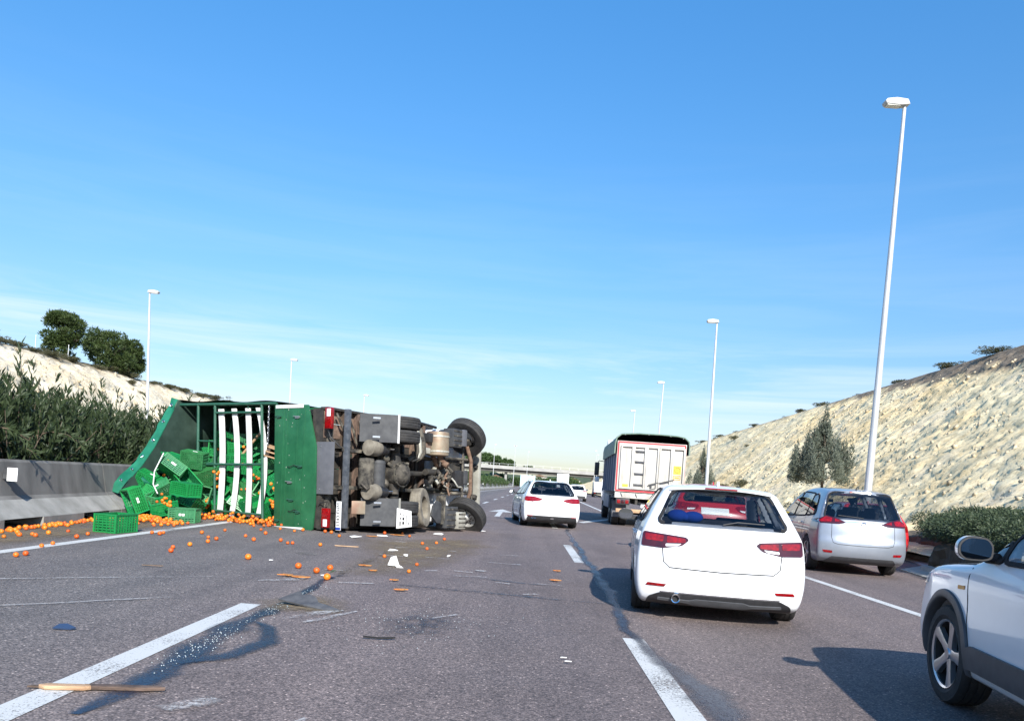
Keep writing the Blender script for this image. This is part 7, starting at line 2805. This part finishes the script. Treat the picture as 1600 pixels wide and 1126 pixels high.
scat = [(-5.99, 9.4), (-5.98, 9.58), (-6.35, 10.5), (-6.43, 10.87), (-6.67, 11.89), (-6.25, 13.41), (-6.06, 13.28), (-6.12, 13.55), (-5.01, 11.42), (-4.82, 10.94), (-4.97, 11.92), (-4.96, 12.57), (-5.25, 13.31), (-5.03, 13.08), (-4.87, 14.02), (-4.52, 13.41), (-4.78, 14.82), (-4.13, 13.63), (-3.9, 13.27), (-3.83, 13.33), (-3.36, 13.33), (-5.57, 14.9), (-5.66, 14.04),
        (-1.44, 10.51), (-1.46, 11.39), (-2.08, 12.21), (-1.63, 13.99), (-1.84, 14.97), (-1.61, 15.34), (-1.57, 16.41), (-3.85, 16.1), (-4.0, 16.2), (-3.52, 15.39), (-2.32, 16.62), (-2.58, 17.3), (-2.9, 16.9), (-4.48, 16.25), (-4.54, 15.87), (-4.93, 16.2), (-5.13, 15.61), (-5.58, 16.5)]
for x, y in scat:
    orange(x, y, 0.0, 'loose orange lying alone on the open asphalt', 'oranges scattered over the road')
orange(-3.68, 10.75, 0, 'single orange lying well apart in the middle of the left lane', None, 1.15)
orange(-2.83, 10.17, 0, 'orange in front of the pale scuff marks, left of the group of three', None, 1.1)
orange(-2.42, 10.2, 0, 'rearmost of the three oranges together at the end of the dark streak', None, 1.1)
orange(-2.50, 9.82, 0, 'left one of the three oranges together at the end of the dark streak', None, 1.1)
orange(-2.23, 9.3, 0, 'front one of the three oranges, with a pale green leaf stuck on it', None, 1.15)
lf = MB()
lf.add([(-2.20, 9.30, 0.086), (-2.15, 9.36, 0.10), (-2.11, 9.33, 0.112), (-2.17, 9.27, 0.096)], [(0, 1, 2, 3)])
lf.add([(-2.22, 9.32, 0.084), (-2.20, 9.39, 0.115), (-2.15, 9.38, 0.12), (-2.18, 9.33, 0.095)], [(0, 1, 2, 3)])
tag(lf.build('orange_leaf', 'juniper'), 'pale green leaf sprig stuck on the front orange of the three', 'leaf')

clusters = []
for k in range(95):                # along the foot of the barrier
    y = RO.uniform(10.2, 16.2)
    x = barrier_x(y) + 0.07 + abs(RO.normal(0, 0.15))
    clusters.append((x, y, 0.0, 'orange in the drift of oranges along the foot of the concrete barrier', 'oranges along the barrier foot'))
for k in range(22):
    y = RO.uniform(9.6, 13.2)
    clusters.append((RO.uniform(-8.0, -6.75), y, 0.0, 'orange on the dirty shoulder between barrier and white line', 'oranges on the dirty shoulder'))
for k in range(190):               # around the crates at the left
    x, y = RO.normal(-7.55, 0.45), RO.normal(15.85, 0.38)
    z = max(0.0, 0.075 * (1 - ((x + 7.6) / 0.5) ** 2) * RO.random())
    clusters.append((x, y, z, 'orange in the heap spilled in front of the crates by the barrier', 'oranges heaped in front of the crates'))
for k in range(130):               # under the frame with the slats
    t = RO.random()
    x = -5.2 - 1.95 * t + RO.normal(0, 0.08)
    y = 16.95 + 0.95 * t * 1.05 + RO.normal(0, 0.20)
    clusters.append((x, y, max(0, RO.normal(0.03, 0.05)), 'orange in the heap under the white slats of the lorry', 'oranges heaped under the white slats'))
for k in range(40):                # sitting in and on crates
    c = ins[RO.integers(0, len(ins))]
    clusters.append((c[0] + RO.normal(0, 0.12), c[1] - 0.12 + RO.normal(0, 0.06), c[2] + RO.normal(0.06, 0.1), 'orange caught among the crates inside the load', 'oranges among the crates'))
for p_, n_, sp_ in (((-7.05, 18.15, 0.98), 14, 0.08), ((-7.05, 18.2, 0.70), 6, 0.07), ((-7.25, 18.2, 0.30), 8, 0.08), ((-6.20, 18.05, 0.92), 6, 0.06), ((-5.42, 17.35, 0.40), 14, 0.08), ((-5.45, 17.38, 0.82), 6, 0.06), ((-7.70, 16.85, 0.44), 7, 0.06), ((-7.45, 16.6, 0.33), 5, 0.05)):
    for j in range(n_):
        clusters.append((p_[0] + RO.normal(0, sp_), p_[1] + RO.normal(0, sp_ * 0.6), p_[2] + RO.normal(0, sp_), 'orange caught among the crates inside the load', 'oranges among the crates'))
order = RO.permutation(len(clusters))
single = [clusters[i] for i in order[:250]]
rest = [clusters[i] for i in order[250:]]
for x, y, z, a, b in single:
    orange(x, y, z, a, b)
mb = MB()
for x, y, z, a, b in rest:
    mb.ball((x, y, z + 0.036), 0.037 * RO.uniform(0.88, 1.1), 10)
tag(mb.build('spilled_oranges', 'orange', smooth=80), kind='stuff')

# ------------------------------------------------------------------ debris on the road
def shard(name, outline, loc, rz, mat, label, cat, thick=0.008, tilt=(0, 0), bend=0.0, group=None):
    m_ = MB()
    m_.prism(outline, lambda u, v, q: (u, v, q + bend * (u * u + v)), thick)
    return tag(m_.build(name, mat, None, None, None, loc, (R(tilt[0]), R(tilt[1]), R(rz))), label, cat, group)


pk = tag(empty('broken_plank', (-2.22, 4.34, 0.008), (0, 0, R(10))), 'split wooden plank lying across the white lane line', 'plank')
a = MB()
a.prism([(-0.34, 0.0), (-0.30, -0.028), (-0.10, -0.032), (-0.07, -0.012), (-0.09, 0.022), (-0.30, 0.03)], lambda u, v, q: (u, v, q), 0.022)
a.build('plank_half', 'wood', pk, bevel=0.003)
a = MB()
a.prism([(-0.12, 0.035), (-0.09, -0.01), (0.20, -0.02), (0.31, 0.0), (0.27, 0.03), (0.0, 0.045)], lambda u, v, q: (u, v, q), 0.020)
a.build('plank_half', 'wood_dirty', pk, bevel=0.003)
a = MB()
a.prism([(-0.40, 0.01), (-0.30, 0.0), (-0.28, 0.02), (-0.38, 0.03)], lambda u, v, q: (u, v, q), 0.010)
a.build('splinter', 'wood_dirty', pk)
shard('plastic_shard', [(-0.30, 0.0), (-0.12, -0.02), (0.18, -0.08), (0.33, -0.06), (0.20, 0.0), (0.08, 0.04), (0.02, 0.12), (-0.06, 0.16), (-0.12, 0.13), (-0.16, 0.20), (-0.22, 0.12)], (-1.92, 7.35, 0.03), -6, 'grey_shard', 'large torn dark grey plastic shard beside the bitumen streak', 'debris', 0.014, (16, 2), 0.12)
shard('plastic_shard', [(-0.07, -0.02), (0.05, -0.03), (0.08, 0.0), (0.0, 0.06), (-0.05, 0.05)], (-3.28, 5.76, 0.012), 10, 'blue_shard', 'small dark blue plastic shard lying in the left lane', 'debris', 0.01, (14, 0))
scr = [(-1.69, 11.07, .22, 'crumpled white scrap standing up right of the dirt streak', 'white_scrap'), (-2.12, 13.3, .22, 'white torn scrap on the pale dirt in front of the twin wheels', 'paper'), (-1.76, 12.6, .20, 'flat white scrap beside the dark streak below the dirt', 'white_scrap'), (-3.2, 15.5, .34, 'white paper sheet flat on the road below the lorry bumper', 'paper'), (-2.85, 16.3, .26, 'white paper sheet near the lower twin wheel', 'paper'),
       (-1.83, 17.9, .30, 'white paper strip under the lorry step box', 'paper'), (-1.02, 20.2, .34, 'white paper strip just beyond the lorry front wheel', 'paper'), (-1.16, 13.0, .12, 'small white crumb right of the oil streak', 'white_scrap'), (-2.33, 9.55, .10, 'tiny white scrap next to the three oranges', 'white_scrap'), (-3.36, 10.72, .07, 'white cap beside the single orange', 'white_scrap'), (0.39, 5.9, .05, 'short white stick in the middle lane, the rear one', 'white_scrap'), (0.42, 5.78, .06, 'short white stick in the middle lane, the front one', 'white_scrap')]
rs = np.random.default_rng(8)
for x, y, s, lab, m_ in scr:
    k = 7
    ang = np.sort(rs.uniform(0, 6.283, k))
    el = (1.0, 0.14) if 'stick' in lab else (1.0, 0.5)
    shp = [(s / 2 * rs.uniform(0.6, 1.1) * math.cos(a_) * el[0], s / 2 * rs.uniform(0.6, 1.1) * math.sin(a_) * el[1]) for a_ in ang]
    shard('scrap', shp, (x, y, 0.02), rs.uniform(-20, 20), m_, lab, 'litter', 0.006, ((35, 10) if 'standing' in lab else (rs.uniform(2, 9), rs.uniform(-4, 4))), 0.3 if s < .25 else 0.1)
    if 'standing' in lab:
        shard('scrap', [(-.09, 0), (.08, -.01), (.02, .12), (-.05, .10)], (x - 0.05, y + 0.02, 0.02), 12, m_, 'upper fold of crumpled white plastic right of the dirt streak', 'litter', 0.006, (60, 0), 0.6)
shard('wood_strip', [(-0.20, -0.015), (0.17, -0.02), (0.20, 0.01), (-0.18, 0.02)], (-2.95, 13.5, 0.012), 6, 'wood', 'thin pale wood strip lying below the rear bumper', 'plank', 0.014)
shard('wood_strip', [(-0.16, -0.008), (0.12, -0.012), (0.16, 0.006), (-0.12, 0.012)], (-3.2, 11.9, 0.012), -4, 'grey_shard', 'thin dark stick lying in the left lane right of the single orange', 'stick', 0.012)
shard('wood_strip', [(-0.12, -0.008), (0.10, -0.012), (0.12, 0.006), (-0.10, 0.012)], (-4.35, 9.4, 0.012), 8, 'wood_dirty', 'thin brown twig lying in the left lane', 'stick', 0.012)
shard('plastic_strip', [(-0.12, -0.003), (0.0, -0.010), (0.10, -0.006), (0.13, 0.008), (0.0, -0.002), (-0.10, 0.004)], (-1.05, 6.17, 0.012), 5, 'gap', 'thin black curved strip on the oil stain', 'debris', 0.012, (4, 0), 0.2)
for k, (x, y, s) in enumerate(((0.53, 10.72, .11), (0.61, 11.94, .10), (-1.3, 8.83, .12), (-2.55, 9.3, .15), (-2.75, 9.38, .12), (-3.0, 16.0, .16), (-2.6, 16.8, .2), (-1.9, 10.4, .10), (-2.1, 10.9, .12), (-1.5, 9.6, .08))):
    ang = np.linspace(0, 6.283, 12, endpoint=False)
    shp = [(s * 0.8 * rs.uniform(0.45, 1.15) * math.cos(a_), s * 0.55 * rs.uniform(0.4, 1.15) * math.sin(a_)) for a_ in ang]
    lab = {0: 'squashed orange in the middle lane right of the short dash, the front one', 1: 'squashed orange in the middle lane right of the short dash, the rear one', 2: 'flattened orange slice beside the oil streak'}.get(k, 'smear of squashed orange pulp on the dirt in front of the lorry')
    shard('squashed_orange', shp, (x, y, 0.017), 0, 'pulp', lab, 'orange', 0.010, (0, 0), 0.0, None if k < 3 else 'squashed oranges on the dirt')
# glass crumbs
gc = MB()
for k in range(420):
    t = rs.random()
    if k < 300:
        t_ = rs.choice([5.4, 5.9, 7.2, 8.0]) + rs.normal(0, 0.35)
        x, y = -2.16 + rs.normal(0, 0.055), t_
    elif k < 420:
        x, y = -0.85 + rs.normal(0, 0.35), 6.8 + rs.normal(0, 0.5)
    else:
        x, y = rs.uniform(-3, 4.5), rs.uniform(4, 16)
    s = rs.uniform(0.0022, 0.0052)
    gc.box((x, y, 0.016 + s / 2), (s, s * rs.uniform(.6, 1.3), s), (rs.uniform(-.3, .3), rs.uniform(-.3, .3), rs.uniform(0, 3)))
tag(gc.build('glass_crumbs', 'glass_chip'), kind='stuff')

# ------------------------------------------------------------------ white tipper lorry
tl = tag(empty('tipper_lorry', (4.56, 28.6, 0), (0, 0, R(-2.5))), 'white tipper lorry with green roll cover, yellow stickers and ribbed tailgate', 'lorry')


def tq(name, mb, mat, smooth=None, bevel=None, parent=tl):
    return mb.build(name, mat, parent, smooth, bevel)


BW, BZ0, BZ1, BL = 1.25, 1.26, 3.10, 7.2
body = MB()
for s in (-1, 1):
    body.box((s * (BW - 0.03), BL / 2 + 0.05, (BZ0 + BZ1) / 2), (0.06, BL, BZ1 - BZ0))
body.box((0, BL / 2, BZ0 + 0.03), (2 * BW - 0.13, BL - 0.05, 0.06))
body.box((0, BL + 0.02, (BZ0 + BZ1) / 2), (2 * BW - 0.13, 0.06, BZ1 - BZ0))
bdo = tq('tipper_body', body, 'tipper_side')
for s in (-1, 1):
    for i in range(6):
        MB().box((s * (BW + 0.03), 0.5 + i * 1.22, (BZ0 + BZ1) / 2), (0.06, 0.10, BZ1 - BZ0)).build('side_rib', 'tipper_side', bdo)
tgm = MB()
tgm.box((0, -0.04, (BZ0 + BZ1) / 2), (2 * BW, 0.05, BZ1 - BZ0))
tgo2 = tq('tailgate', tgm, 'tipper_white', bevel=0.006)
xs = [-1.06, -0.60, -0.135, 0.335, 0.80]
wbay = 0.36
for i, x in enumerate(xs):
    fr = MB()
    z0, z1 = BZ0 + 0.16, BZ1 - 0.20
    fr.box((x - 0.02, -0.10, (z0 + z1) / 2), (0.06, 0.085, z1 - z0))
    fr.box((x + wbay + 0.02, -0.10, (z0 + z1) / 2), (0.06, 0.085, z1 - z0))
    fr.box((x + wbay / 2, -0.1005, z1 + 0.02), (wbay + 0.10, 0.085, 0.06))
    fr.box((x + wbay / 2, -0.1005, z0 - 0.02), (wbay + 0.10, 0.085, 0.06))
    fr.build('pressed_frame', 'tipper_white', tgo2, bevel=0.012)
for z in (1.55, 1.95, 2.38, 2.76):
    MB().box((xs[1] + wbay / 2, -0.13, z), (wbay, 0.05, 0.035)).build('ladder_rung', 'mudflap', tgo2)
for a_, b_, c_, d_ in ((0, BZ1 - 0.045, 2 * BW - 0.06, 0.05), (0, BZ0 + 0.04, 2 * BW - 0.06, 0.05)):
    MB().box((a_, -0.071, b_), (c_, 0.006, d_)).build('red_reflective_tape', 'red_tape', tgo2)
for s in (-1, 1):
    MB().box((s * (BW - 0.045), -0.0715, (BZ0 + BZ1) / 2), (0.05, 0.006, BZ1 - BZ0 - 0.13)).build('red_reflective_tape', 'red_tape', tgo2)
hl = MB()
hl.bar((-0.06, -0.14, 1.56), (0.28, -0.14, 1.66), 0.03, 0.03).bar((0.30, -0.14, 1.64), (0.86, -0.14, 1.80), 0.035, 0.035).bar((0.05, -0.13, 1.44), (0.05, -0.13, 1.60), 0.05, 0.03)
hl.build('latch_handle', 'guard', tgo2)
hl = MB()
hl.bar((0.0, -0.13, 1.40), (0.20, -0.13, 1.44), 0.04, 0.03)
hl.build('latch_hook', 'guard', tgo2)
MB().box((xs[0] + 0.18, -0.0705, 1.46), (0.20, 0.006, 0.16)).build('yellow_sticker', 'yellow', tgo2)
MB().box((xs[4] + 0.16, -0.0705, 2.16), (0.27, 0.006, 0.30)).build('yellow_sticker', 'yellow', tgo2)
rg = MB()
rg.lathe([(0.085, -0.078), (0.105, -0.078), (0.105, -0.072), (0.085, -0.072)], (xs[4] + 0.16, 0, 2.16), 'y', 22, True)
rg.bar((xs[4] + 0.16, -0.077, 2.16), (xs[4] + 0.13, -0.077, 2.22), 0.012, 0.004).bar((xs[4] + 0.16, -0.077, 2.16), (xs[4] + 0.19, -0.077, 2.19), 0.012, 0.004)
rg.build('round_mark', 'black_ink', tgo2)
ow = MB()
x0, x1, z0, z1 = xs[4] + 0.04, xs[4] + 0.28, 1.82, 1.96
for a_, b_, c_, d_ in (((x0 + x1) / 2, z0, x1 - x0, .025), ((x0 + x1) / 2, z1, x1 - x0, .025), (x0, (z0 + z1) / 2, .025, z1 - z0), (x1, (z0 + z1) / 2, .025, z1 - z0)):
    ow.box((a_, -0.0705, b_), (c_, 0.006, d_))
ow.box(((x0 + x1) / 2, -0.0708, (z0 + z1) / 2), (0.17, 0.006, 0.06))
ow.build('orange_sticker', 'orange_sticker', tgo2)
# roll cover arched over the body, open at the rear
cv = MB()
prof_c = [(-BW - 0.09, 2.62), (-BW - 0.08, 3.0), (-BW - 0.04, 3.20), (-BW + 0.12, 3.34), (-0.5, 3.39), (0.3, 3.40), (0.9, 3.38), (BW - 0.10, 3.34), (BW + 0.06, 3.20), (BW + 0.09, 3.0), (BW + 0.09, 2.72)]
pc = np.array(prof_c)


def cover(u, v, off):
    t = u * (len(pc) - 1)
    i = min(int(t), len(pc) - 2)
    p = pc[i] * (1 - (t - i)) + pc[i + 1] * (t - i)
    c = np.array([0, 2.4])
    d_ = (p - c) / np.linalg.norm(p - c)
    p = p + d_ * (off + 0.018 * math.sin(v * 40) * (1 if 2.9 < p[1] else 0.3))
    return (p[0], -0.12 + v * (BL + 0.2), p[1])


tq('roll_cover', MB().grid(lambda u, v: cover(u, v, 0.0), 40, 24), 'tipper_tarp', 60)
tq('cover_lining', MB().grid(lambda u, v: cover(u, v, -0.02), 40, 24), 'gap', 60)
eg = MB()
eg.tube([(p[0], -0.13, p[1] + 0.0) for p in prof_c], 0.028, 8)
tq('cover_rim', eg, 'tipper_tarp', 60)
for x, z in ((-1.0, 3.37), (-0.15, 3.41), (0.62, 3.41), (1.1, 3.35)):
    tq('cover_strap', MB().bar((x, -0.17, z - 0.05), (x, 0.3, z + 0.03), 0.035, 0.02), 'alloy')
# chassis, hinge line, lamps, bumper, wheels
tq('rear_beam', MB().box((0, 0.0, BZ0 - 0.13), (2.46, 0.14, 0.20)), 'tipper_white', bevel=0.015)
for x in (-0.95, -0.42, 0.42, 0.95):
    h_ = MB()
    h_.prism([(x - 0.07, BZ0 - 0.03), (x + 0.07, BZ0 - 0.03), (x, BZ0 - 0.17)], lambda u, v, q: (u, -0.13 + q, v), 0.05)
    tq('hinge', h_, 'aluminium')
for s in (-1, 1):
    lb = tq('lamp_unit', MB().box((s * 0.92, -0.02, 0.90), (0.50, 0.10, 0.22)), 'black_plastic', bevel=0.015)
    for i, m_ in enumerate(('red_lens', 'amber', 'red_lens')):
        MB().box((s * 0.92 - 0.15 + i * 0.15, -0.075, 0.90), (0.12, 0.02, 0.13)).build('lamp', 'red_lens' if i != 1 else 'dark_lens', lb, bevel=0.01)
    tq('chassis_rail', MB().box((s * 0.43, 4.6, 0.95), (0.09, 9.2, 0.26)), 'chassis')
    tq('mudflap', MB().box((s * 0.95, 0.30, 0.62), (0.62, 0.02, 0.60)), 'mudflap')
tq('rear_bumper', MB().box((0.0, 0.02, 0.58), (2.3, 0.10, 0.13)), 'wood', bevel=0.01)
tq('number_plate', MB().box((0.0, -0.05, 0.78), (0.52, 0.015, 0.12)), 'plate')
for ya in (1.1, 2.45, 7.9):
    for s in (-1, 1):
        for x in ((0.80, 1.10) if ya < 5 else (1.06,)):
            wheel(tl, s * x, ya, 0.50, 0.50, 0.28, s, 'truck')
for s in (-1, 1):
    tq('side_guard', MB().box((s * 1.18, 5.0, 0.85), (0.08, 3.4, 0.55)), 'tipper_side', bevel=0.02)
    tq('fender', MB().box((s * 1.0, 1.78, 1.12), (0.56, 2.9, 0.05)), 'black_plastic', bevel=0.02)
tq('axle', MB().cyl((-1.0, 1.1, 0.5), (1.0, 1.1, 0.5), 0.09, n=10), 'chassis')
tq('axle', MB().cyl((-1.0, 2.45, 0.5), (1.0, 2.45, 0.5), 0.09, n=10), 'chassis')
cbm = MB()
cbm.prism([(7.35, 0.75), (9.25, 0.75), (9.32, 1.4), (9.2, 2.4), (9.0, 3.05), (7.4, 3.1)], lambda u, v, q: (q - 1.2, u, v), 2.4)
cab2 = tq('cab', cbm, 'white_paint', bevel=0.07)
for s in (-1, 1):
    w_ = MB()
    w_.prism([(8.1, 1.75), (9.1, 1.75), (9.0, 2.5), (8.1, 2.55)], lambda u, v, q: (s * 1.203 + q * s, u, v), 0.01)
    w_.build('side_window', 'glass_dark', cab2)
    m_ = tq('wing_mirror', MB().box((s * 1.50, 9.05, 2.25), (0.22, 0.12, 0.62)), 'black_plastic', bevel=0.03)
    MB().tube([(s * 1.2, 9.0, 2.62), (s * 1.42, 9.02, 2.64), (s * 1.5, 9.05, 2.5)], 0.02, 6).build('mirror_arm', 'black_plastic', m_)
    MB().box((s * 1.46, 9.05, 1.75), (0.2, 0.12, 0.24)).build('lower_mirror', 'white_paint', m_, bevel=0.03)
ws2 = MB()
ws2.add([(-1.05, 9.33, 1.5), (1.05, 9.33, 1.5), (1.0, 9.22, 2.42), (-1.0, 9.22, 2.42)], [(0, 1, 2, 3)])
ws2.build('windscreen', 'glass_dark', cab2)
fr = MB()
fr.prism([(7.5, 3.1), (8.8, 3.1), (8.1, 3.52), (7.5, 3.58)], lambda u, v, q: (q - 1.15, u, v), 2.3)
tq('roof_deflector', fr, 'white_paint', bevel=0.05)
